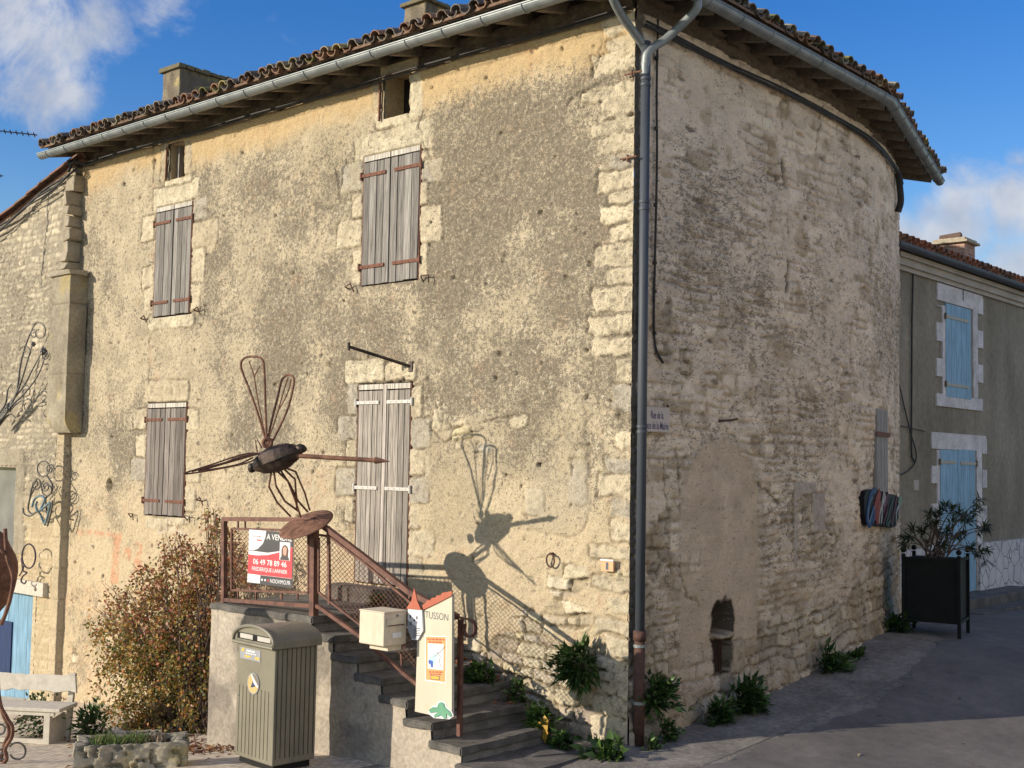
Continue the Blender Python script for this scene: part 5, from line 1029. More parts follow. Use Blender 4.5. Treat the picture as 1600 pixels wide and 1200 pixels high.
for L in ([(424, 737, -1.97), (420, 760, -1.98), (433, 785, -1.82), (454, 807, -1.62)], [(428, 737, -1.95), (431, 759, -1.94), (445, 783, -1.75), (468, 800, -1.55)], [(432, 735, -1.93), (450, 752, -1.84), (461, 781, -1.66), (470, 808, -1.55)], [(438, 734, -1.9), (453, 757, -1.8), (466, 783, -1.6), (481, 800, -1.48)], [(442, 731, -1.9), (461, 749, -1.78), (464, 790, -1.6), (463, 795, -1.56)], [(446, 731, -1.88), (462, 737, -1.8), (476, 770, -1.6), (484, 797, -1.46)]):
    b = MB(); b.tube([F3(q) for q in L], .0105, 6); b.build('leg', M['rust'], mq)
# tilted disc
dc = fac(477, 815.5, YS); vd = (CC-dc)/np.linalg.norm(CC-dc); i1 = CR*.93+CU*.37; i1 -= vd*(i1@vd); i1 /= np.linalg.norm(i1); i2 = np.cross(vd, i1); cosv = .36; nrm = vd*cosv+i2*math.sqrt(1-cosv*cosv)
if nrm[2] < 0: nrm = -nrm
a2 = np.cross(nrm, i1); b = MB(); ra = .288; V = []; nr = 8; ns = 40
for s in (1, -1):
    for j in range(nr+1):
        r = ra*j/nr; z = (.035*(1-(j/nr)**2)+.004)*(1 if s > 0 else 1)-(.006 if s < 0 else 0)
        for i in range(ns): t = 2*math.pi*i/ns; V.append(dc+r*(math.cos(t)*i1+math.sin(t)*a2)+nrm*(z-.03))
def rg(o): return [(o+j*ns+i, o+j*ns+(i+1) % ns, o+(j+1)*ns+(i+1) % ns, o+(j+1)*ns+i) for j in range(nr) for i in range(ns)]
m_ = (nr+1)*ns; b.add(V, rg(0)+rg(m_)+[(nr*ns+i, nr*ns+(i+1) % ns, m_+nr*ns+(i+1) % ns, m_+nr*ns+i) for i in range(ns)]); b.build('disc', M['rust'], mq, smooth=True)
b = MB(); b.tube([dc-nrm*.03, R_(491, 830)], .022, 8); b.build('disc_stem', M['rust'], mq)

# ================================================================== SALE SIGN
M['signwhite'] = simple('sign_white', (.74, .74, .74), (.80, .80, .79), 4, .45, 0, 0); M['signred'] = simple('sign_red', (.62, .055, .07), (.66, .065, .08), 4, .45, 0, 0); M['signgrey'] = simple('sign_charcoal', (.055, .055, .058), (.07, .07, .073), 4, .45, 0, 0)
M['letterpale'] = simple('print_pale_red', (.62, .42, .42), (.66, .46, .46), 4, .5, 0, 0); M['skin'] = simple('print_skin', (.55, .33, .25), (.6, .37, .28), 4, .5, 0, 0); M['hair'] = simple('print_hair', (.10, .05, .03), (.14, .07, .045), 4, .5, 0, 0)
YG = YR-.05; G_ = lambda px, py: fac(px, py, YG)
gl, gr, gb, gt = G_(388, 870)[0], G_(457, 870)[0], (G_(388, 913)[2]+G_(457, 917)[2])/2, (G_(388, 828)[2]+G_(457, 832)[2])/2; gw, gh = gr-gl, gt-gb
sg = thing('sale_sign', 'red white and charcoal estate agent board reading A VENDRE tied to the landing railing', 'sign', (gl+gw/2, YG, gb))
b = MB(); b.box((gl, YG, gb), (gr, YG+.012, gt)); b.build('panel', M['signwhite'], sg)
def onsign(name, poly, mat, k): b = MB(); b.prism([(gl+gw*x, gb+gh*z) for x, z in poly], (0, YG-.0012*k, 0), (1, 0, 0), (0, 0, 1), (0, -1, 0), .001); return b.build(name, mat, sg)
onsign('grey_field', [(0, .607), (.12, .607), (.45, .60), (.74, .655), (1, .75), (1, 1), (.40, 1), (.385, .88), (.33, .76), (.22, .655), (.12, .617), (0, .617)], M['signgrey'], 1)
onsign('red_field', [(0, .175), (1, .175), (1, .745), (.74, .635), (.45, .555), (.2, .53), (0, .535)], M['signred'], 1)
onsign('grey_field', [(0, 0), (1, 0), (1, .17), (0, .17)], M['signgrey'], 1)
ph = onsign('portrait', [(.72, .49), (.95, .49), (.95, .82), (.72, .82)], M['signwhite'], 2.2); onsign('portrait_hair', [(.765, .53), (.905, .53), (.915, .68), (.885, .75), (.84, .775), (.79, .75), (.76, .68)], M['hair'], 3.2)
onsign('portrait_face', [(.80, .62), (.82, .585), (.84, .575), (.86, .585), (.875, .62), (.88, .70), (.86, .74), (.82, .74), (.795, .70)], M['skin'], 4.2); onsign('portrait_jacket', [(.735, .495), (.935, .495), (.92, .55), (.87, .58), (.84, .53), (.81, .58), (.75, .55)], M['signgrey'], 4.2)
def ontext(t, cx, cz, w, h, mat, k=2.5, bold=.01): return text_obj('lettering', t, (gl+gw*cx, YG, gb+gh*cz), (1, 0, 0), (0, 0, 1), gw*w, gh*h, mat, sg, off=.0012*k, bold=bold)
ontext('A VENDRE', .70, .895, .57, .105, M['signwhite'], bold=.012); ontext('06 49 78 89 46', .50, .415, .76, .105, M['signwhite'], bold=.012); ontext('FREDERIQUE LANNIER', .50, .275, .80, .085, M['signwhite'], bold=.008); ontext('NOOVIMO.FR', .75, .09, .45, .075, M['signwhite'], bold=.008)
ontext('NOOVIMO', .19, .885, .22, .035, M['letterpale']); onsign('red_bar', [(.19, .805), (.30, .805), (.30, .83), (.19, .83)], M['signred'], 2)
for x in (.34, .41, .48): onsign('web_mark', [(x+.01*math.cos(t)*2, .09+.022*math.sin(t)) for t in np.linspace(0, 2*math.pi, 9)[:-1]], M['signred'] if x > .44 else M['signwhite'], 2.2)
onsign('corner_card', [(0.0, .015), (.29, .015), (.30, .165), (.0, .175)], M['signwhite'], 2)
for x in (395, 450): b = MB(); b.tube([G_(x, 831), R_(x, 826)], .004, 5); b.build('tie', M['cable'], sg)

# ================================================================== LETTER BOXES
M['flap'] = simple('pale_flap', (.46, .43, .37), (.54, .51, .45), 6, .5, 0, .05); M['bronze'] = scuffed('bronze_paint', (.205, .188, .138), (.24, .222, .165), (.12, .11, .082), .36, .15); M['bronzedk'] = simple('bronze_dark', (.05, .043, .027), (.06, .052, .034), 3, .5, .2, 0)
phi = rad(-4); bx_ = np.array((math.cos(phi), math.sin(phi), 0)); by_ = np.array((-math.sin(phi), math.cos(phi), 0)); gzb = gz(-2.3, -2.35)
fr = lev(424, 1210, gzb)
# right-front lower corner of the box
BW, BD, BH = .66, .50, 1.28; bz = np.array((0, 0, 1.)); o0 = fr-bx_*BW
pb_ = thing('street_letterbox', 'tall olive bronze street letterbox with domed lid and two slots before the stairs', 'letterbox', tuple(o0+bx_*BW/2+by_*BD/2))
def B(x, y, z): return o0+bx_*x+by_*y+bz*z
b = MB(); zl = BH-.17; b.add([B(0.015, .015, .06), B(BW-.015, .015, .06), B(BW-.015, BD-.015, .06), B(.015, BD-.015, .06), B(0.015, .015, zl), B(BW-.015, .015, zl), B(BW-.015, BD-.015, zl), B(.015, BD-.015, zl)], [(0, 3, 2, 1), (4, 5, 6, 7), (0, 1, 5, 4), (1, 2, 6, 5), (2, 3, 7, 6), (3, 0, 4, 7)])
body_ = b.build('cabinet', M['bronze'], pb_, bevel=.012)
b = MB()
for k in range(9): x = .07+k*.061; b.obox(B(x, .0145, .06+.02+.33), bx_*.004, by_*.0015, bz*.31)
for k in range(9): y = .045+k*.051; b.obox(B(BW-.0145, y, .64), bx_*.0015, by_*.0045, bz*.52)
b.build('groove', M['bronzedk'], body_)
b = MB(); b.obox(B(BW/2, BD/2, .03), bx_*(BW/2-.05), by_*(BD/2-.05), bz*.03); b.build('foot', M['black'], pb_)
# domed lid
def arch(t): return .075+.105*math.sin(math.pi*t)**.62 if 0 < t < 1 else .075
P = [(-.015, 0), (BW+.015, 0), (BW+.015, .06)]+[(BW/2+(BW/2+.015)*math.cos(a_), .06+.125*math.sin(a_)) for a_ in np.linspace(.08, math.pi-.08, 18)]+[(-.015, .06)]
b = MB(); b.prism(P, B(0, -.015, zl), bx_, bz, by_, BD+.03); lid = b.build('lid', M['bronze'], pb_, bevel=.008, smooth=False)
P2 = [(BW/2+(BW/2+.02)*math.cos(a_)*(1.0), .05+.145*math.sin(a_)) for a_ in np.linspace(0, math.pi, 20)]+[(-.02, 0), (BW+.02, 0)]; P3 = [(BW/2+(BW/2-.02)*math.cos(a_), .05+.115*math.sin(a_)) for a_ in np.linspace(0, math.pi, 20)]
b = MB(); b.tube([B(BW/2+(BW/2+.005)*math.cos(a_), -.02, zl+.05+.13*math.sin(a_)) for a_ in np.linspace(0, math.pi, 20)]+[B(-.005, -.02, zl+.012), B(BW+.005, -.02, zl+.012)], .018, 8, closed=True); b.build('lid_rim', M['bronze'], lid)
b = MB(); b.obox(B(BW/2, -.0165, zl+.075), bx_*.275, by_*.002, bz*.030); b.build('slot', M['black'], lid)
for k in (.30, .74): b = MB(); b.obox(B(BW*k+.03, -.024, zl+.078), bx_*.105, by_*.006, bz*.021); b.build('slot_flap', M['flap'], lid)
M['labelgrey'] = simple('label_grey', (.30, .31, .33), (.34, .35, .37), 5, .5, 0, 0); M['yellow'] = simple('yellow_print', (.72, .45, .05), (.76, .48, .06), 5, .5, 0, 0); M['navy'] = simple('navy_print', (.03, .045, .10), (.035, .05, .115), 5, .5, 0, 0); M['sticker'] = simple('sticker_yellow', (.50, .36, .14), (.56, .41, .17), 5, .6, 0, 0)
b = MB(); b.obox(B(.24, .012, zl-.09), bx_*.17, by_*.002, bz*.052); lb = b.build('collection_label', M['labelgrey'], body_)
b = MB(); b.obox(B(.12, .0085, zl-.06), bx_*.02, by_*.001, bz*.014); b.obox(B(.36, .0085, zl-.115), bx_*.035, by_*.001, bz*.010); b.obox(B(.20, .0085, zl-.115), bx_*.05, by_*.001, bz*.008); b.build('label_bar', M['yellow'], lb)
b = MB()
for k in range(6): b.obox(B(.18+.03*k, .0085, zl-.085), bx_*.010, by_*.001, bz*.005)
b.obox(B(.25, .0085, zl-.062), bx_*.07, by_*.001, bz*.006); b.build('label_print', M['signwhite'], lb)
b = MB(); ec = B(.31, .011, .76); n = 28
def disc_on(b, c, rx, rz, t): b.prism([(rx*math.cos(a_), rz*math.sin(a_)) for a_ in np.linspace(0, 2*math.pi, n)[:-1]], c, bx_, bz, -by_, t)
disc_on(b, ec, .098, .098, .005); em = b.build('emblem', M['labelgrey'], body_); b = MB(); disc_on(b, ec, .088, .088, .007); b.build('emblem_disc', M['sticker'], em)
b = MB(); b.prism([(-.035, .080), (-.022, .085), (.086, -.012), (.080, -.030), (.02, .000)], ec, bx_, bz, -by_, .009); b.build('emblem_arrow', M['signwhite'], em); b = MB(); b.prism([(-.022, .086), (.0, .0885)]+[(.0885*math.sin(a_), .0885*math.cos(a_)) for a_ in np.linspace(.2, 1.65, 10)]+[(.086, -.008)], ec, bx_, bz, -by_, .0078); b.build('emblem_field', M['bronze'], em); b = MB(); b.prism([(.0, .028), (.045, -.018), (.01, -.030), (-.035, -.040)], ec, bx_, bz, -by_, .0085); b.build('emblem_fold', M['navy'], em)
b = MB(); b.ball(B(.06, .012, .62), (.008, .008, .008), 8, 6); b.build('lock', M['zinc'], body_)

M['cream'] = scuffed('cream_enamel', (.64, .56, .42), (.69, .605, .455), (.42, .34, .23), .36)
mbx = fac(600, 983, YS-.06); my1 = YS-.06; mx1 = fac(600.5, 985, YS-.40)[0]
yF = YS-.42; xr = fac(600, 983, yF)[0]; xl = fac(561, 980, yF)[0]; zt_, zb_ = fac(580, 956, yF)[2], fac(580, 1008, yF)[2]
yBk = yF; 
while proj((xr, yBk, zt_))[0] < 635 and yBk < YS+.2: yBk += .01
ml = thing('mailbox', 'cream metal mailbox hung on the stair railing', 'mailbox', ((xl+xr)/2, (yF+yBk)/2, zb_))
b = MB(); b.box((xl, yF, zb_), (xr, yBk, zt_)); mb_ = b.build('box', M['cream'], ml, bevel=.012)
b = MB(); b.box((xl-.004, yF-.004, zt_-.002), (xr+.006, yBk+.004, zt_+.012)); b.build('lid', M['cream'], ml, bevel=.006)
b = MB(); b.box((xr-.002, yF+.03, zt_-.125), (xr+.012, yBk-.03, zt_-.055)); fl_ = b.build('flap', M['cream'], mb_, bevel=.004); b = MB(); b.box((xr+.0125, yF+.04, zt_-.118), (xr+.014, yBk-.04, zt_-.108)); b.build('flap_gap', M['castiron'], fl_)
b = MB(); yc_ = (yF+yBk)/2; b.box((xr-.002, yc_-.04, zb_+.07), (xr+.006, yc_+.07, zb_+.115)); nmp = b.build('name_plate', M['signwhite'], mb_); b = MB(); b.tube([(xr+.002, yc_+.02, zt_-.03), (xr+.010, yc_+.02, zt_-.03)], .012, 10); b.build('lock', M['zinc'], mb_)
b = MB(); b.box((xl+.06, yF+.08, zb_-.05), (xr-.03, yBk-.03, zb_-.002)); b.build('bracket', M['cream'], ml, bevel=.004)
b = MB(); b.bar(((xl+xr)/2, yBk-.02, zb_-.03), ((xl+xr)/2+.02, YR, zb_-.05), .03, .008); b.build('arm', M['railpaint'], ml)

# ================================================================== TOWN SIGN
YT = YS-.10; T_ = lambda px, py, o=0: fac(px, py, YT+o)
ts = thing('town_sign', 'cream house shaped board reading TUSSON with red roof and turret on the stair railing', 'sign', tuple(T_(682, 1118)))
M['signcream'] = simple('sign_cream', (.56, .51, .38), (.64, .58, .45), 7, .6, 0, .05, stretch=(1, 1, .3)); M['roofred'] = simple('sign_roof_red', (.42, .10, .05), (.47, .125, .065), 9, .6, 0, .05); M['orange'] = simple('poster_orange', (.72, .34, .12), (.76, .37, .14), 5, .5, 0, 0); M['green'] = simple('sign_green', (.09, .29, .17), (.14, .36, .22), 9, .5, 0, 0); M['pblue'] = simple('print_blue', (.04, .10, .42), (.06, .13, .5), 9, .5, 0, 0); M['pcyan'] = simple('print_cyan', (.40, .68, .70), (.5, .74, .74), 9, .5, 0, 0); M['lettergrey'] = simple('letter_grey', (.08, .09, .11), (.10, .11, .13), 9, .5, 0, 0)
def onT(name, poly, mat, front, th, par): b = MB(); b.prism([(T_(x, y)[0], T_(x, y)[2]) for x, y in poly], (0, YT-front, 0), (1, 0, 0), (0, 0, 1), (0, -1, 0), th); return b.build(name, mat, par)
bd_ = onT('board', [(652, 1111), (655, 1025), (656, 955), (666, 948), (710, 928), (709.5, 1117), (700, 1121), (670, 1115)], M['signcream'], 0, .03, ts)
onT('roof_band', [(665, 953), (665, 945), (671, 941), (671, 938), (678, 937), (679, 934), (686, 933), (687, 930), (694, 929.5), (695, 926), (711, 923), (711, 930), (690, 941)], M['roofred'], .031, .012, bd_)
onT('turret', [(644, 950), (665.5, 952), (667, 985), (659, 999), (650, 999), (643.5, 980)], M['signwhite'], .034, .02, ts)
onT('turret_roof', [(643, 950), (651, 938), (655.5, 918), (660, 938), (666, 952)], M['roofred'], .0565, .012, ts)
for q in ([(647, 960), (649, 960), (649, 965), (647, 965)], [(653, 966.5), (655, 966.5), (655, 970), (653, 970)], [(657, 962), (659, 962), (659, 967), (657, 967)], [(647.5, 971), (650, 971), (650, 976), (647.5, 976)]): onT('turret_window', q, M['lettergrey'], .0545, .002, ts)
onT('turret_grey', [(644, 968), (651, 974), (657, 978), (658, 990), (655, 998), (650, 998), (644, 980)], M['labelgrey'], .0542, .001, ts)  # grey patch across the lower face of the turret
b = MB()
for k in range(4): b.tube([T_(646+q*12/9, 984+k*3.6+2.2*math.sin(q/9*math.pi+2.6), -.0562) for q in range(9)], .003, 4)
b.build('turret_lines', M['lettergrey'], ts)
def txt(t, px, py, w, h, mat, front, par, bold=0): 
    c = T_(px, py); x0 = T_(px-w/2, py)[0]; x1 = T_(px+w/2, py)[0]; z0 = T_(px, py+h/2)[2]; z1 = T_(px, py-h/2)[2]; return text_obj('lettering', t, (c[0], YT-front, c[2]), (1, 0, 0), (0, 0, 1), x1-x0, z1-z0, mat, par, off=0, bold=bold)
txt('TUSSON', 686, 962, 36, 11, M['lettergrey'], .0315, ts, -.004)
po = onT('poster', [(668, 992.5), (702, 993.5), (701, 1067), (668, 1063)], M['signwhite'], .0305, .0015, ts); onT('poster_field', [(669.5, 994), (700.5, 995), (699.5, 1065), (669.5, 1061)], M['orange'], .0325, .001, po)
onT('poster_picture', [(672.5, 1004.5), (697.5, 1006), (697, 1046.5), (672.5, 1044)], M['signwhite'], .0338, .001, po)
b = MB()
for (y_, xs0, h_) in ((998.6, (671.5, 676, 679, 684, 690, 695, 699), 2.2), (1003, (674, 679, 684, 689, 695), 2.0), (1049.5, (674, 679, 684, 690, 696), 1.6), (1053, (675, 680, 684, 688, 694), 1.4)):
    for xa_, xb_ in zip(xs0[:-1], xs0[1:]): p, q = T_(xa_+.4, y_+h_/2+.03*(xa_-685)), T_(xb_-.6, y_-h_/2+.03*(xa_-685)); b.box((p[0], YT-.0345, p[2]), (q[0], YT-.0335, q[2]))
b.build('poster_print', M['roofred'], po)
onT('poster_map_water', [(674, 1028), (679, 1024), (684, 1020), (687, 1026), (685, 1034), (680, 1038), (675, 1036)], M['pcyan'], .0352, .0006, po); onT('poster_map_mark', [(674, 1030), (681, 1032), (681, 1042), (678, 1042), (677, 1037), (674, 1036)], M['pblue'], .0362, .0006, po)
b = MB(); b.tube([T_(x, y, -.0365) for x, y in ((678, 1026), (683, 1022), (690, 1016), (695, 1010))], .002, 4); b.tube([T_(x, y, -.0365) for x, y in ((682, 1018), (688, 1026), (686, 1034), (690, 1042))], .002, 4); b.build('poster_routes', M['lettergrey'], po)
onT('poster_button', [(677, 1054.5), (691, 1055.5), (691, 1062), (677, 1060.5)], M['lettergrey'], .034, .0008, po); onT('poster_button_fill', [(678, 1055.5), (690, 1056.5), (690, 1061), (678, 1059.5)], M['yellow'], .0355, .0008, po)
onT('painted_plant', [(675, 1108), (681, 1104), (688, 1104), (690, 1098), (694, 1096), (698, 1098), (700, 1104), (707, 1110), (711, 1117), (708, 1119), (702, 1114), (703, 1121), (699, 1122), (694, 1116), (688, 1119), (683, 1120), (684, 1115), (690, 1112), (684, 1112), (677, 1113)], M['green'], .034, .008, ts)
onT('painted_plant_edge', [(673, 1111), (680, 1102), (686, 1101), (689, 1095), (695, 1094), (700, 1097), (703, 1104), (709, 1109), (713, 1118), (706, 1123), (694, 1122), (682, 1121), (674, 1115)], M['signwhite'], .0325, .001, ts)
b = MB(); b.box(T_(655, 1000)+np.array((-.03, .031, -.4)), T_(655, 1000)+np.array((-.0, .06, .25))); b.build('back_batten', M['railpaint'], ts)

# ================================================================== PLATES ON THE HOUSE
M['plate'] = simple('street_plate', (.52, .44, .38), (.58, .50, .43), 6, .45, 0, 0); M['letterblue'] = simple('letter_violet', (.09, .075, .15), (.11, .09, .18), 9, .6, 0, 0)
c0, c1 = wal(1000, 655), wal(1039, 655); z0, z1 = wal(1025, 675.5)[2], wal(1025, 636.5)[2]; y0 = c1[1]-.46
sn = thing('street_plate', 'pale rectangular street name plate beside the rain pipe on the shaded wall', 'sign', (.04, c1[1]-.2, z0))
b = MB(); b.box((.03, y0, z0), (.055, c1[1], z1)); b.build('plate', M['plate'], sn, bevel=.004)
text_obj('lettering', 'Rue de la', (.055, (y0+c1[1])/2+.015, z0+(z1-z0)*.68), (0, 1, 0), (0, 0, 1), .21, .075, M['letterblue'], sn, bold=.012); text_obj('lettering', 'Place de la Mairie', (.055, (y0+c1[1])/2, z0+(z1-z0)*.26), (0, 1, 0), (0, 0, 1), .42, .075, M['letterblue'], sn, bold=.012)
b = MB(); b.ball((.05, c1[1]-.03, z1+.02), .014, 8, 6); b.build('nail', M['castiron'], sn)
r = pr(944, 876, 963, 892); hn = thing('number_plate', 'small orange house number plate with the number 1 near the corner', 'sign', ((r[0]+r[1])/2, -.04, r[2])); M['plateorange'] = simple('plate_orange', (.60, .36, .18), (.66, .41, .22), 6, .5, 0, 0)
b = MB(); b.box((r[0], -.05, r[2]), (r[1], -.03, r[3])); b.build('plate', M['plateorange'], hn); text_obj('numeral', '1', ((r[0]+r[1])/2, -.051, (r[2]+r[3])/2), (1, 0, 0), (0, 0, 1), .028, .07, M['lettergrey'], hn, bold=.01)
b = MB(); b.box((r[0]-.005, -.06, r[3]), (r[1]+.005, -.03, r[3]+.014)); b.build('plate_edge', M['signwhite'], hn)

# ================================================================== PLANTS
def leafmat(name, rough=.5, trans=.25):
    m, nt, b = newmat(name); c = attr(nt); nt.links.new(c, b.inputs['Base Color']); b.inputs['Roughness'].default_value = rough; b.inputs['Specular IOR Level'].default_value = .3
    t = nt.nodes.new('ShaderNodeBsdfTranslucent'); nt.links.new(c, t.inputs[0]); mx = nt.nodes.new('ShaderNodeMixShader'); mx.inputs[0].default_value = trans
    out = [n for n in nt.nodes if n.type == 'OUTPUT_MATERIAL'][0]; nt.links.new(b.outputs[0], mx.inputs[1]); nt.links.new(t.outputs[0], mx.inputs[2]); nt.links.new(mx.outputs[0], out.inputs[0]); return m
M['leaf'] = leafmat('leaf'); M['leafshine'] = leafmat('glossy_leaf', .38, .15); M['bark'] = simple('bark', (.09, .06, .045), (.16, .11, .08), 20, .9, 0, .3)
def leaves(name, P, D, Nn, ln, wd, col, mat, parent, bend=.25):
    """many leaf blades: base P, direction D, face normal Nn, length, width, colour; each is a folded six-point blade"""
    P, D, Nn, col = (np.asarray(q, float) for q in (P, D, Nn, col)); D = D/np.linalg.norm(D, axis=1)[:, None]; Nn = Nn-D*(Nn*D).sum(1)[:, None]; Nn = Nn/np.maximum(np.linalg.norm(Nn, axis=1)[:, None], 1e-6); Sd = np.cross(D, Nn); n = len(P)
    ln = np.broadcast_to(ln, n)[:, None]; wd = np.broadcast_to(wd, n)[:, None]
    V = np.stack([P, P+D*ln*.40+Sd*wd*.5+Nn*wd*.12, P+D*ln*.45-Nn*ln*bend*.15, P+D*ln*.40-Sd*wd*.5+Nn*wd*.12, P+D*ln-Nn*ln*bend], 1)
    F = np.array([(0, 1, 2), (0, 2, 3), (1, 4, 2), (2, 4, 3)]); idx = (np.arange(n)[:, None, None]*5+F[None]).reshape(-1)
    me = bpy.data.meshes.new(name); me.vertices.add(n*5); me.vertices.foreach_set('co', V.reshape(-1).astype('f')); m = n*4; me.loops.add(m*3); me.loops.foreach_set('vertex_index', idx.astype('i')); me.polygons.add(m); me.polygons.foreach_set('loop_start', np.arange(0, m*3, 3, dtype='i')); me.polygons.foreach_set('loop_total', np.full(m, 3, 'i')); me.update(calc_edges=True)
    at = me.color_attributes.new('albedo', 'FLOAT_COLOR', 'POINT'); at.data.foreach_set('color', np.repeat(np.concatenate([col, np.ones((n, 1))], 1), 5, 0).reshape(-1).astype('f')); return link_mesh(name, me, mat, parent)
def rdir(n): d = RNG.normal(size=(n, 3)); return d/np.linalg.norm(d, axis=1)[:, None]
def pal(n, cols, w): c = np.array(cols)[RNG.choice(len(cols), n, p=np.array(w)/sum(w))]; return c*RNG.uniform(.7, 1.25, (n, 1))
# the big autumn shrub against the wall
YBU = -.75; zg_b = gz(-5.8, -.9)
bu = thing('autumn_shrub', 'large bushy shrub with small rusty gold autumn leaves beside the stairs', 'shrub', (-5.8, -.8, zg_b))
lob = [(262, 1085, .62, 0), (205, 1075, .50, -.1), (300, 1010, .60, -.05), (245, 975, .55, 0), (182, 1010, .40, .1), (325, 915, .42, .1), (285, 905, .45, .1), (345, 855, .30, .2), (235, 915, .30, .15), (296, 1125, .50, -.15), (225, 1130, .45, -.2), (215, 1000, .5, -.1), (310, 1080, .5, -.1), (385, 880, .28, .3), (330, 815, .16, .2), (275, 860, .22, .2), (180, 935, .22, .2), (155, 975, .2, .2), (255, 1040, .55, -.2)]
PP, NN, CCl = [], [], []
for (x, y, r, dy) in lob:
    c = fac(x, y, YBU+dy); n = int(3000*r*r*3.2); d = rdir(n); rr = r*RNG.uniform(.25, 1.0, n)**.55*RNG.choice([1, 1, 1, 1.12, 1.22], n); p = c+d*rr[:, None]*np.array((1, .8, 1.0)); 
    k = np.sin(p[:, 0]*9)*np.sin(p[:, 1]*8+2)*np.sin(p[:, 2]*8+1)+RNG.normal(0, .22, n) > -.04; p = p[k]; d = d[k]; p[:, 1] = np.minimum(p[:, 1], -.05); p[:, 2] = np.maximum(p[:, 2], gz(p[:, 0], p[:, 1])+.02)
    ok = ~((p[:, 0] > LX-.04) & (p[:, 1] > YS-.05) & (p[:, 2] < ZL+.05)); p = p[ok]; d = d[ok]
    top = sst(-.1, 1.2, p[:, 2])[:, None]; cg = pal(len(p), [(.22, .19, .045), (.34, .21, .05), (.13, .13, .04), (.36, .16, .05), (.075, .08, .025)], [3, 3, 3, 1.5, 2]); cr_2 = pal(len(p), [(.34, .13, .06), (.26, .08, .05), (.36, .20, .08), (.17, .10, .05), (.38, .22, .16)], [3, 2, 2, 2, 1.5])
    PP.append(p); NN.append(d); CCl.append(np.where(RNG.random((len(p), 1)) < .06+top*.55, cr_2, cg))
p = np.concatenate(PP); d = np.concatenate(NN); cl = np.concatenate(CCl); n = len(p)
leaves('foliage', p, d*.5+rdir(n)+np.array((0, 0, -.3)), rdir(n)+np.array((-.2, -.5, .8)), RNG.uniform(.035, .068, n), RNG.uniform(.024, .040, n), cl*1.25, M['leaf'], bu)
b = MB()
for k in range(190):
    x0, y0 = random.uniform(-6.6, -5.0), random.uniform(-1.1, -.3); L = lob[k % len(lob)]; e = fac(L[0], L[1], YBU+L[3])+np.array((random.uniform(-1, 1)*L[2], random.uniform(-.6, .6)*L[2], random.uniform(.2, 1.1)*L[2]))
    e[1] = min(e[1], -.04); s0 = np.array((x0, y0, gz(x0, y0)-.02)); m_ = (s0+e)/2+np.array((random.uniform(-.2, .2), random.uniform(-.1, .1), .2)); b.tube(curve([s0, m_, e], 6), list(np.linspace(.013, .003, 13)), 5)
b.build('stems', M['bark'], bu)
# evergreen tufts at the foot of the walls and on the steps
def tuft(label, c, nrm, r, n0, ln=.10, wd=.032, cols=((.045, .095, .022), (.07, .13, .03), (.03, .065, .018), (.10, .16, .045)), up=.5, cat='plant', group='green plants growing out of the wall foot', name='wall_plant', flower=None):
    n = int(n0*1.25); r = r*.88; c = np.array(c, float); t = thing(name, label, cat, tuple(c), group); nrm = np.array(nrm, float)
    d = rdir(n); k = (d@nrm) < -.15; d[k] *= -1; lo_ = .62+.75*np.array([mnoise.noise(Vector(q)*1.7+Vector(c)*3) for q in d]); rr = r*RNG.uniform(.15, 1, n)**.6*np.clip(lo_+.25, .35, 1.35)*RNG.choice([1, 1, 1, 1, 1.3], n); p = c+d*rr[:, None]*np.array((1, 1, .95))
    p += nrm*.02; dirs = d*.9+nrm*.35+np.array((0, 0, up))+rdir(n)*.45
    leaves('foliage', p, dirs, rdir(n)*.6+np.array((0, 0, 1.))+nrm*.5, RNG.uniform(ln*.5, ln*1.0, n), RNG.uniform(wd*.9, wd*1.5, n), pal(n, cols, [3, 3, 2, 1]), M['leafshine'], t, .35)
    b = MB()
    for k in range(14): e = p[k*(n//14)]; b.tube(curve([c-nrm*.02, (c+e)/2+np.array((0, 0, .02)), e], 4), .004, 4)
    b.build('stems', M['bark'], t)
    if flower: q = c+rdir(60)*np.array((r, r, r))*.95; q[:, 2] = np.maximum(q[:, 2], c[2]); leaves('flowers', q, rdir(60), rdir(60), .03, .03, pal(60, [flower, (.6, .45, .45)], [1, 1]), M['leaf'], t)
    return t
FR = (0, -1, 0); SD = (1, 0, 0)
tuft('round green fern clump growing out of the sunlit wall left of the rain pipe', fac(910, 1038, -.06), FR, .25, 420, .13, .034)
tuft('green leafy clump on the upper steps against the wall behind the town sign', fac(760, 1055, -.22)+np.array((0, 0, -.08)), FR, .22, 260, .11, .045)
tuft('pale green weed on the wall foot just right of the leafy clump on the steps', fac(815, 1075, -.10)+np.array((0, 0, -.05)), FR, .16, 110, .08, .03)
tuft('dark green clump beside the yellow leaf on the lower steps', fac(852, 1118, -.22)+np.array((0, 0, -.06)), FR, .20, 240, .11, .04)
tuft('low green clump on the bottom step left of the corner clump', fac(888, 1155, -.28)+np.array((0, 0, -.06)), FR, .18, 200, .10, .036)
tuft('bright green broad leaved clump at the foot of the house corner', fac(958, 1180, -.30)+np.array((0, 0, -.10)), FR, .27, 360, .13, .055)
tuft('small green clump under the door threshold behind the mesh', fac(598, 940, -.45)+np.array((0, 0, -.02)), FR, .13, 130, .09, .03)
tuft('tall dark green clump on the shaded wall just right of the rain pipe', wal(1018, 1085, .08), SD, .24, 330, .11, .034)
tuft('trailing weed below the tall clump right of the rain pipe', wal(1035, 1145, .16), SD, .15, 130, .08, .03)
tuft('wide dark green clump below the cellar opening', wal(1155, 1098, .14), SD, .30, 460, .14, .036)
tuft('smaller dark green clump left of the wide clump below the cellar opening', wal(1112, 1118, .16), SD, .22, 260, .12, .034)
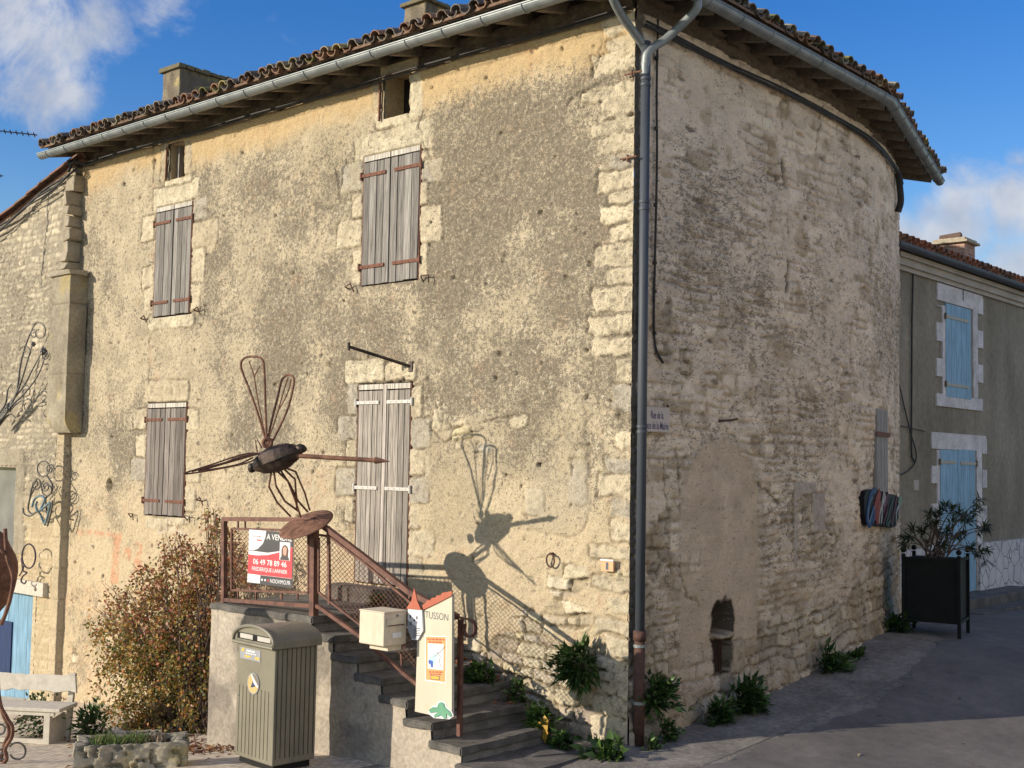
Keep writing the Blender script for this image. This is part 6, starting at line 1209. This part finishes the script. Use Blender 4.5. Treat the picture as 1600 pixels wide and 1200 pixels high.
tuft('dark green clump on the gutter strip midway along the shaded wall', wal(1290, 1045, .12), SD, .28, 360, .15, .034)
tuft('small green clump right of the clump midway along the shaded wall', wal(1325, 1035, .10), SD, .20, 220, .12, .03)
tuft('dark green clump between the bend of the wall and the planter', sidept(1382, 990)+np.array((.10, -.1, .06)), SD, .26, 300, .14, .034)
tuft('tiny weed tuft at the base of the rain pipe', (.2, .05, gz(.2, .05)+.03), SD, .10, 70, .07, .028)
tuft('straggly flowering plant with pink blooms behind the white bench', lev(75, 1120, gz(-7.4, -1.2)+.25), FR, .40, 480, .07, .028, ((.06, .10, .03), (.10, .15, .05), (.14, .18, .08), (.05, .07, .03)), group=None, name='flowering_plant', flower=(.55, .16, .16))
tuft('dark green plant in the shade between bench and shrub', lev(160, 1135, gz(-6.6, -1.4)+.2), FR, .32, 300, .12, .03, group=None, name='shade_plant')
# fallen leaves
def litter(n, f):
    P = []; 
    while len(P) < n: x, y = f(); P.append((x, y, gz(x, y)+.015+random.uniform(0, .02)))
    return np.array(P)
n = 420; P = litter(n, lambda: random.choice([(random.gauss(-5.1, .7), random.gauss(-1.75, .28)), (random.gauss(-4.2, .4), random.gauss(-1.85, .15)), (random.uniform(-9, -1.5), random.uniform(-4, -1.6)) if random.random() < .25 else (random.gauss(-5.6, .7), random.gauss(-1.7, .3))]))
dl = leaves('dead_leaves', P, rdir(n)*np.array((1, 1, .3)), rdir(n)*.4+np.array((0, 0, 1.)), RNG.uniform(.05, .11, n), RNG.uniform(.03, .06, n), pal(n, [(.24, .10, .05), (.32, .17, .08), (.16, .07, .045), (.42, .28, .15)], [3, 2, 2, 1]), M['leaf'], None, .4); tag(dl, kind='stuff')
n = 46; P = litter(n, lambda: (random.uniform(.3, 4.5), random.uniform(-1.2, 6))); dl = leaves('dead_leaves', P, rdir(n)*np.array((1, 1, .15)), rdir(n)*.2+np.array((0, 0, 1.)), RNG.uniform(.03, .09, n), RNG.uniform(.02, .045, n), pal(n, [(.30, .24, .15), (.36, .27, .10), (.2, .13, .08)], [3, 1, 1]), M['leaf'], None, .2); tag(dl, kind='stuff')
P = []
for k in range(110): s_ = random.randint(0, 6); P.append((NX[s_]+random.uniform(-.3, -.02) if s_ else random.uniform(LX, NX[0]), -abs(random.gauss(.1, .14))-.06, zs_[s_]+.012))
P = np.array(P); n = len(P); dl = leaves('dead_leaves', P, rdir(n)*np.array((1, 1, .4)), rdir(n)*.5+np.array((0, 0, 1.)), RNG.uniform(.05, .10, n), RNG.uniform(.03, .055, n), pal(n, [(.24, .10, .05), (.30, .17, .08), (.15, .07, .045), (.5, .36, .2)], [3, 2, 2, 1]), M['leaf'], None, .4); tag(dl, kind='stuff')
q = fac(853, 1130, -.34); yl = leaves('yellow_leaf', [q+np.array((0, -.02, .08)), q+np.array((.02, -.03, -.02)), q+np.array((.0, -.01, .05))], [(.3, -.3, -.8), (.1, -.3, -1), (-.4, -.2, -.5)], [(0, -1, .3)]*3, .16, .10, [(.55, .33, .04)]*3, M['leaf'], None, .2); tag(yl, 'large yellow fallen leaf on the step by the dark clump', 'leaf')

# ================================================================== BENCH
M['benchwhite'] = vcol('white_bench_paint', rough=.75, nscale=14, amp=.16, bscales=((25, .3, .004),), stretch=(1, 1, 1))
zb0 = gz(-6.4, -2.3); Ff = lev(68, 1166, zb0); zs0 = zb0+.42
f0, f1, f2 = lev(84, 1109, zs0), lev(0, 1105, zs0), lev(130, 1098, zs0)
Lb = (f1-f0); Lb /= np.linalg.norm(Lb); Db = np.cross(Lb, (0, 0, -1.)) ; Db = Db if Db@(f2-f0) > 0 else -Db; dep_ = .42
bn = thing('wooden_bench', 'weathered white wooden bench with slab back and solid end panel by the blue door', 'bench', tuple(Ff))
BL = 1.25; WC = (.62, .57, .47)
def Bp(l, d_, z): return f0+Lb*l+Db*d_+np.array((0, 0, z))
b = MB(); b.obox(Bp(BL/2-.03, dep_/2, -.012), Lb*(BL/2+.04), Db*(dep_/2), (0, 0, .02), WC); b.build('seat', M['benchwhite'], bn, bevel=.006)
b = MB(); b.obox(Bp(BL/2-.03, .04, -.055), Lb*(BL/2-.04), Db*.018, (0, 0, .022), WC); b.build('apron', M['benchwhite'], bn)
hb = .43
b = MB(); c0 = Bp(.03, dep_+.06, .20)
bk_ = []
for l in np.linspace(-.02, BL, 16): bk_.append((l, .31+random.uniform(-.012, .004)))
lower = [(l, .125+random.uniform(-.02, .012)) for l in np.linspace(-.06, BL, 16)]
tl = np.array((0, 0, 1.))+Db*.22; tl /= np.linalg.norm(tl); b.prism([(l, z) for l, z in bk_]+[(l, z) for l, z in lower[::-1]], Bp(0, dep_-.02, 0), Lb, tl, -np.cross(Lb, tl), .035, WC); b.build('backrest', M['benchwhite'], bn, bevel=.004)
for l in (.04, BL-.1): b = MB(); b.bar(Bp(l, dep_-.01, -.42), Bp(l, dep_+.085, .32), .05, .06, upv=Lb, col=WC); b.build('back_post', M['benchwhite'], bn)
b = MB(); b.obox(Bp(.09, .05, -.23), Lb*.035, Db*.03, (0, 0, .20), WC); b.build('leg', M['benchwhite'], bn); b = MB(); b.obox(Bp(BL-.1, .05, -.23), Lb*.035, Db*.03, (0, 0, .20), WC); b.build('leg', M['benchwhite'], bn)
for l in (.055, BL-.06): b = MB(); b.prism([(.07, -.43), (dep_+.02, -.43), (dep_-.04, -.10), (.07, -.14)], Bp(l, 0, 0), Db, (0, 0, 1), Lb, .03, WC); b.build('end_panel', M['benchwhite'], bn)
b = MB(); b.obox(Bp(BL/2, .06, -.37), Lb*(BL/2-.06), Db*.02, (0, 0, .025), WC); b.build('stretcher', M['benchwhite'], bn)

# ================================================================== STONE TROUGH
zt0 = gz(-4.6, -2.9); tq = lev(205, 1222, zt0); ax = CR*np.array((1, 1, 0)); ax /= np.linalg.norm(ax); ax = ax*.96+np.array((-ax[1], ax[0], 0))*.28; ax /= np.linalg.norm(ax); ay = np.array((-ax[1], ax[0], 0))
tr = thing('stone_trough', 'rough pitted limestone trough planted with grass in front of the shrub', 'planter', tuple(tq))
th_ = .40
def trough():
    U, V = np.meshgrid(np.linspace(0, 4, 220), np.linspace(0, 1, 60), indexing='ij'); hx, hy = .50, .24
    cx = np.interp(U, [0, 1, 2, 3, 4], [-1, 1, 1, -1, -1])*hx; cy = np.interp(U, [0, 1, 2, 3, 4], [-1, -1, 1, 1, -1])*hy; t_ = .8; rr = np.hypot(cx, cy)
    z = np.minimum(V/.8, 1)*th_; ins = np.clip((V-.8)/.2, 0, 1)*.30; k = 1-ins; z = z-np.clip((V-.93)/.07, 0, 1)*.05
    wx = np.interp(U, [0, 1, 2, 3, 4], [0, 1.0, 1.48, 2.48, 2.96]); hh = (fbm(wx*9, z*9+ins*1.5, 601, 5)-.5)*.07-sst(.56, .66, fbm(wx*16, z*16+ins*3, 602, 3))*.03; hh[-1] = hh[0]
    X = tq+((cx*k+np.sign(cx)*hh)[..., None]*ax+(cy*k+np.sign(cy)*hh)[..., None]*ay); X[..., 2] = zt0+z+hh*.5
    C = np.zeros(U.shape+(3,))+(.42, .37, .27); C = C*(1+(fbm(wx*7, z*7+ins, 603, 5)-.5)*.7)[..., None]; C = lerpc(C, (.10, .09, .06), sst(.54, .64, fbm(wx*16, z*16+ins*3, 602, 3))*.7); C = lerpc(C, (.40, .33, .14), sst(.58, .7, fbm(wx*4, z*4, 605, 4))*.5); C = lerpc(C, (.22, .21, .17), sst(.75, .8, V)*.6)
    grid_mesh('trough', X, C, M['stone'], tr)
    bb = MB(); bb.add([tuple(tq+ax*x*.36+ay*y*.17+np.array((0, 0, th_-.06))) for x, y in ((-1, -1), (1, -1), (1, 1), (-1, 1))], [(0, 1, 2, 3)], (.07, .05, .035)); bb.build('soil', M['stone'], tr)
trough()
n = 700; p = tq+ax*RNG.uniform(-.36, .12, (n, 1))+ay*RNG.uniform(-.15, .15, (n, 1))+np.array((0, 0, th_-.06)); leaves('grass', p, rdir(n)*.6+np.array((0, 0, 1.)), rdir(n), RNG.uniform(.06, .14, n), .012, pal(n, [(.13, .20, .05), (.20, .26, .08), (.09, .13, .04), (.28, .24, .12)], [3, 2, 2, 1]), M['leaf'], tr)
n = 120; p = tq+ax*RNG.uniform(-.1, .3, (n, 1))+ay*RNG.uniform(-.16, .16, (n, 1))+np.array((0, 0, th_-.03)); leaves('dry_stems', p, rdir(n)+np.array((0, 0, .5)), rdir(n), RNG.uniform(.04, .09, n), .02, pal(n, [(.20, .15, .10), (.30, .22, .14)], [1, 1]), M['leaf'], tr)

# ================================================================== PLANTER WITH OLEANDER
M['plantermetal'] = simple('dark_planter_metal', (.006, .0065, .006), (.011, .012, .010), 5, .7, 0, .1, spec=.25)
A_, B_ = lev(1412, 991, .47), lev(1499, 998, .47); ex = B_-A_; wP = np.linalg.norm(ex); ex /= wP; ey = np.cross((0, 0, 1.), ex); hz = 1.06; z0 = gz(*(A_[:2]))
pl = thing('metal_planter', 'dark metal box planter on legs with ball finials at the bend of the street', 'planter', tuple((A_+B_)/2+ey*wP/2))
def Pp(x, y, z): return A_+ex*x+ey*y+np.array((0, 0, z))
b = MB(); b.obox(Pp(wP/2, wP/2, .18+.41), ex*(wP/2-.012), ey*(wP/2-.012), (0, 0, .41)); b.build('box', M['plantermetal'], pl)
for x in (0, wP):
    for y in (0, wP):
        b = MB(); b.obox(Pp(x, y, hz/2), ex*.022, ey*.022, (0, 0, hz/2)); l_ = b.build('leg', M['plantermetal'], pl); b = MB(); b.ball(Pp(x, y, hz+.045), .036, 12, 8); b.build('ball_finial', M['plantermetal'], l_)
b = MB()
for z in (.20, 1.0): b.obox(Pp(wP/2, -.005, z), ex*wP/2, ey*.012, (0, 0, .02)); b.obox(Pp(wP+.005, wP/2, z), ex*.012, ey*wP/2, (0, 0, .02))
b.build('rim', M['plantermetal'], pl); b = MB(); b.obox(Pp(wP/2, wP/2, .96), ex*(wP/2-.03), ey*(wP/2-.03), (0, 0, .03), (.06, .045, .03)); b.build('soil', M['stone'], pl)
ol = thing('oleander', 'oleander with dark narrow leaves standing in the metal planter', 'shrub', tuple(Pp(wP/2, wP/2, .99)))
D0 = (Pp(wP/2, wP/2, 1)-CC)@fw; dpt = lambda px, py, dz=0: CC+ray(px, py)*(D0+dz)
tips = [(1412, 838, 0), (1425, 826, .1), (1440, 830, -.2), (1452, 802, 0), (1463, 806, .2), (1470, 796, -.1), (1478, 790, .1), (1489, 794, 0), (1500, 800, -.2), (1508, 808, .2), (1517, 812, 0), (1532, 780, .1), (1528, 795, -.1), (1536, 828, .2), (1542, 822, 0), (1520, 855, .1), (1535, 866, -.1), (1545, 862, .1), (1410, 852, -.2), (1480, 830, -.3), (1495, 838, .3), (1466, 832, .3), (1475, 850, -.2), (1450, 820, .3), (1505, 835, .1), (1420, 840, -.3), (1490, 812, -.3), (1462, 818, -.1), (1447, 846, .1)]
b = MB(); LP, LD = [], []
for (x, y, dz) in tips:
    e = dpt(x, y, dz); s0 = Pp(wP/2+random.uniform(-.15, .15), wP/2+random.uniform(-.15, .15), .97); mid = s0*.45+e*.55+np.array((0, 0, .10)); c_ = curve([s0, mid, e], 6); b.tube(c_, list(np.linspace(.011, .004, len(c_))), 5)
    ed_ = e-mid; ed_ /= np.linalg.norm(ed_)
    for k in range(34): t = random.random()**1.6; LP.append(e*(1-t*.42)+mid*t*.42); LD.append(ed_*.75+np.array((random.gauss(0, 1), random.gauss(0, 1), random.gauss(.1, .8))))
b.build('stems', M['bark'], ol); n = len(LP); leaves('foliage', LP, LD, rdir(n)*.5+np.array((0, 0, 1.)), RNG.uniform(.09, .17, n), RNG.uniform(.018, .028, n), pal(n, [(.05, .075, .03), (.075, .10, .045), (.035, .05, .022), (.10, .12, .06)], [3, 2, 2, 1]), M['leafshine'], ol, .2)

# ================================================================== GRAFFITI ON THE BEND OF THE SIDE WALL
M['spray'] = vcol('spray_paint', rough=.6, nscale=18, amp=.3, bscales=((30, .3, .006),))
def gw(x, y, off):
    p = sidept(x, y); nx, ny = side_n(p[1]); return np.array((float(sidex(p[1]))+float(nx)*off, p[1]+float(ny)*off, p[2]))
gf = thing('graffiti', 'black sprayed graffiti with blue, red and white lettering below the narrow shutter', 'graffiti', tuple(gw(1345, 815, .05)))
X0 = np.linspace(1343.5, 1399, 26); T0 = np.interp(X0, [1343, 1345, 1352, 1380, 1382, 1387, 1396, 1399], [778, 768, 764, 769, 773, 772, 775, 779])+RNG.uniform(-.6, .6, 26); B0 = np.interp(X0, [1343, 1346, 1350, 1366, 1392, 1399], [800, 816, 820, 822, 824, 806])+RNG.uniform(-.8, .8, 26); V = []
for x, y0, y1 in zip(X0, T0, B0): V += [gw(x, y0+(y1-y0)*k/6, .055) for k in range(7)]+[gw(x, y0+(y1-y0)*k/6, -.05) for k in range(7)]
mb = MB(); F_g = []
for i in range(25):
    o = i*14; q = o+14
    for k in range(6): F_g.append((o+k, q+k, q+k+1, o+k+1))
    F_g += [(o, o+7, q+7, q), (o+6, q+6, q+13, o+13)]
F_g += [tuple(range(7))+tuple(range(13, 6, -1)), tuple(350+k for k in range(7))+tuple(350+k for k in range(13, 6, -1))]
mb.add(V, F_g, (.012, .012, .016)); mb.build('black_field', M['spray'], gf)
def stroke(pts, wd, col, off):
    P = [gw(1330+.075*x, 750+.075*y, off) for x, y in pts]; P = curve(P, 5) if len(P) > 2 else P; V = []; n = len(P)
    for i, p in enumerate(P):
        d = P[min(i+1, n-1)]-P[max(i-1, 0)]; d = d/np.linalg.norm(d); nx, ny = side_n(p[1]); nn = np.array((float(nx), float(ny), 0)); s = np.cross(d, nn); w_ = wd*(.55+.45*math.sin(math.pi*(.1+.8*i/max(1, n-1)))); V += [p+s*w_/2, p-s*w_/2, p-s*w_/2-nn*.008, p+s*w_/2-nn*.008]
    mb = MB(); mb.add(V, [(i*4+k, i*4+(k+1) % 4, i*4+4+(k+1) % 4, i*4+4+k) for i in range(n-1) for k in range(4)]+[(0, 1, 2, 3), (n*4-4, n*4-3, n*4-2, n*4-1)], col); mb.build('letter_stroke', M['spray'], gf)
BL_, RD_, WH_, MA_, GN_ = (.035, .075, .17), (.26, .06, .05), (.42, .42, .38), (.085, .025, .045), (.06, .11, .085)
for pts, wd, c, o in (([(420, 215), (345, 240), (290, 380), (250, 600), (235, 800), (260, 905), (300, 900), (325, 800), (345, 680), (375, 560)], .10, BL_, .064), ([(375, 570), (365, 720), (350, 900)], .09, BL_, .066), ([(330, 350), (270, 520), (235, 760), (270, 870), (310, 740), (370, 540)], .025, (.16, .24, .34), .070), ([(500, 240), (450, 430), (405, 600), (385, 820)], .17, RD_, .065), ([(495, 420), (455, 620), (440, 760), (435, 920)], .15, RD_, .068), ([(570, 260), (545, 380), (525, 540), (490, 660), (462, 900)], .04, WH_, .072), ([(572, 270), (585, 340), (560, 440), (530, 550), (525, 700), (515, 905)], .045, WH_, .074), ([(670, 280), (640, 400), (600, 520), (560, 690)], .12, MA_, .066), ([(660, 520), (645, 640), (600, 800), (560, 930)], .06, MA_, .068), ([(610, 330), (590, 420), (580, 540)], .05, (.34, .2, .3), .071), ([(780, 380), (740, 460), (700, 620), (650, 800), (620, 945)], .035, GN_, .068), ([(712, 830), (670, 910), (640, 940)], .05, GN_, .070), ([(855, 340), (820, 500), (800, 650), (765, 800), (730, 945)], .10, MA_, .066), ([(880, 440), (885, 530), (840, 640), (828, 800), (838, 955)], .05, WH_, .072), ([(912, 470), (892, 640), (880, 740)], .025, WH_, .073), ([(895, 380), (905, 450), (945, 420), (960, 360)], .13, (.17, .27, .18), .068)): stroke(pts, wd, c, o)

# ================================================================== SCRAP IRON SCULPTURES ON THE LEFT
M['iron'] = simple('forged_iron', (.075, .07, .066), (.21, .20, .19), 26, .45, .75, .3, .002); M['ironblue'] = simple('blue_tinged_iron', (.10, .17, .21), (.22, .30, .34), 20, .45, .5, .3, .002); M['ironviolet'] = simple('violet_iron', (.045, .03, .045), (.10, .075, .10), 20, .5, .5, .3, .002)
def scroll(c, r0, r1, a0, turns, y, n=26):      # a spiral in picture units round (x, y)
    return [fac(c[0]+(r0+(r1-r0)*t)*math.cos(a0+turns*2*math.pi*t)*.8, c[1]-(r0+(r1-r0)*t)*math.sin(a0+turns*2*math.pi*t), y) for t in np.linspace(0, 1, n)]
YI = YC-.22
s1 = thing('scroll_sculpture', 'plume of forged iron strands with curled tips leaning up the cottage wall', 'sculpture', tuple(fac(5, 655, YI)))
for i, L in enumerate([[(-8, 665), (12, 640), (26, 612), (32, 570), (40, 540), (50, 515), (58, 503)], [(-8, 662), (15, 630), (36, 605), (52, 575), (66, 550)], [(-6, 665), (18, 634), (38, 615), (60, 585), (72, 552)], [(-8, 655), (8, 632), (12, 610), (18, 600)], [(-8, 660), (16, 640), (30, 628), (44, 624)], [(-8, 664), (10, 645), (30, 605), (44, 560), (50, 540)], [(-4, 668), (14, 648), (24, 652)], [(-4, 660), (22, 622), (28, 600)]]):
    b = MB(); b.tube(curve([fac(x, y, YI-.02*(i % 3)) for x, y in L], 6), list(np.linspace(.022, .008, (len(L)-1)*6+1)), 6); b.build('strand', M['iron'], s1)
for c, r0, r1, a0, tn in (((61, 519), 17, 4, 2.4, -1.1), ((40, 552), 13, 3, 2.8, -1.2), ((40, 612), 11, 3, 2.2, -1.2), ((53, 522), 7, 2, 1.5, 1.2), ((70, 556), 7, 2, 1.0, -1.3), ((42, 634), 12, 4, 1.6, -.9)): b = MB(); b.tube(scroll(c, r0, r1, a0, tn, YI-.03), .009, 6); b.build('curl', M['iron'], s1)
for c, s in (((68, 549), .045), ((14, 637), .05), ((52, 538), .03)): q = fac(*c, YI-.04); ell(q, ((1, 0, 0), (0, 1, 0), (0, 0, 1)), (s, s, s*1.1), 'blossom', M['iron'], s1, .8)
s2 = thing('scroll_sculpture', 'iron scroll ornament with a bluish leaf base on the cottage wall', 'sculpture', tuple(fac(65, 820, YI)))
for i, (c, r0, r1, a0, tn) in enumerate((((68, 733), 13, 11, 0, 1.0), ((78, 733), 8, 3, 0, 1.3), ((56, 757), 10, 3, 1, -1.3), ((71, 760), 9, 3, 2, 1.4), ((74, 765), 11, 6, 3, 1.0))): b = MB(); b.tube(scroll(c, r0, r1, a0, tn, YI-.01*i), .011, 6); b.build('curl', M['iron'], s2)
for i, L in enumerate([[(74, 744), (82, 758), (80, 770), (72, 778), (72, 790), (74, 806), (70, 821)], [(56, 760), (48, 775), (44, 795), (50, 803), (60, 800), (68, 815)], [(36, 794), (38, 803), (48, 806), (60, 798), (74, 800)], [(82, 782), (80, 800), (74, 822)], [(58, 748), (50, 762), (46, 782)]]): b = MB(); b.tube(curve([fac(x, y, YI-.02*i) for x, y in L], 6), .014, 6); b.build('strand', M['iron'], s2)
for L in ([(50, 792), (54, 780), (62, 775), (70, 779), (66, 790), (60, 800), (56, 790), (58, 784)], [(60, 800), (70, 792), (78, 786), (76, 800), (70, 818), (64, 806)]): b = MB(); b.tube(curve([fac(x, y, YI-.05) for x, y in L], 6), .018, 6); b.build('leaf_base', M['ironblue'], s2)
s3 = thing('ring_sculpture', 'violet iron ring on a curled stem by the blue door lintel', 'sculpture', tuple(fac(40, 920, YI)))
b = MB(); b.tube([fac(45+10.5*math.cos(t), 869+19*math.sin(t), YI) for t in np.linspace(0, 2*math.pi, 30)[:-1]], .013, 6, closed=True); b.build('ring', M['ironviolet'], s3); b = MB(); b.tube(curve([fac(x, y, YI) for x, y in ((37, 884), (36, 892), (42, 895), (36, 900), (33, 908), (38, 912), (41, 908))], 6), .013, 6); b.tube(curve([fac(x, y, YI) for x, y in ((36, 880), (33, 872), (35, 890), (30, 900))], 5), .010, 6); b.build('stem', M['ironviolet'], s3)
# big rusty insect at the left edge
zr = gz(-5.2, -3.5); rp = lev(2, 1197, zr); Dr = (rp-CC)@fw; dr_ = lambda px, py, dz=0: CC+ray(px, py)*(Dr+dz)
s4 = thing('rusty_sculpture', 'large rusty round bellied iron sculpture cut off by the left edge', 'sculpture', tuple(rp))
ell(dr_(-28, 895), (CR, fw, CU), (.33, .30, .46), 'belly', M['rust'], s4, .06)
for nm, L, r in (('strut', [(8, 826, -.3), (11, 870, -.3), (20, 900, -.3), (17, 930, -.3), (9, 958, -.25), (2, 975, -.2)], .02), ('leg', [(-8, 960, -.2), (-2, 1085, -.2), (10, 1120, -.2), (19, 1135, -.2), (18, 1152, -.2), (8, 1170, -.2), (10, 1187, -.2), (-4, 1200, -.2)], .020), ('leg', [(-12, 1000, 0), (0, 1100, 0), (14, 1140, 0), (6, 1165, 0), (0, 1198, 0)], .018), ('strut', [(-10, 850, -.3), (4, 862, -.32), (10, 866, -.3)], .018)):
    b = MB(); b.tube(curve([dr_(*q) for q in L], 6), r, 8); b.build(nm, M['rust'], s4)
for c, r0, r1, tn in (((27, 1174), 14, 12, .85), ((4, 1180), 10, 3, 1.2), ((0, 1138), 12, 4, -1.1)): b = MB(); b.tube([dr_(c[0]+(r0+(r1-r0)*t)*math.cos(2.6-tn*6.28*t), c[1]-(r0+(r1-r0)*t)*math.sin(2.6-tn*6.28*t), -.1) for t in np.linspace(0, 1, 24)], .010, 6); b.build('curl', M['iron'], s4)

# ================================================================== TELEVISION AERIALS
def aerial(px0, py0, px1, py1, dp, label, n, pole):
    D1 = dp; q = lambda x, y: CC+ray(x, y)*D1; a, e = q(px0, py0), q(px1, py1); t = thing('television_aerial', label, 'aerial', tuple(q(px0, py0+pole)))
    b = MB(); b.tube([a, e], .010, 6); b.build('boom', M['cable'], t); d = e-a; d /= np.linalg.norm(d); sd_2 = np.cross(d, CU); sd_2 = sd_2*.5+CU*.5; sd_2 /= np.linalg.norm(sd_2)
    for k in range(n): c = a+(e-a)*(k+.5)/n; b = MB(); b.tube([c-sd_2*.04, c+sd_2*.04], .009, 5); b.build('element', M['cable'], t)
    b = MB(); b.tube([q(px0+4, py0-6), q(px0+4, py0+pole)], .016, 6); b.build('mast', M['zinc'], t)
aerial(-34, 201, 58, 211, 19, 'television aerial boom with short elements against the sky at the upper left', 10, 215)
aerial(-40, 270, 5, 275, 24, 'small aerial tip against the sky beside the cottage roof', 5, 160)
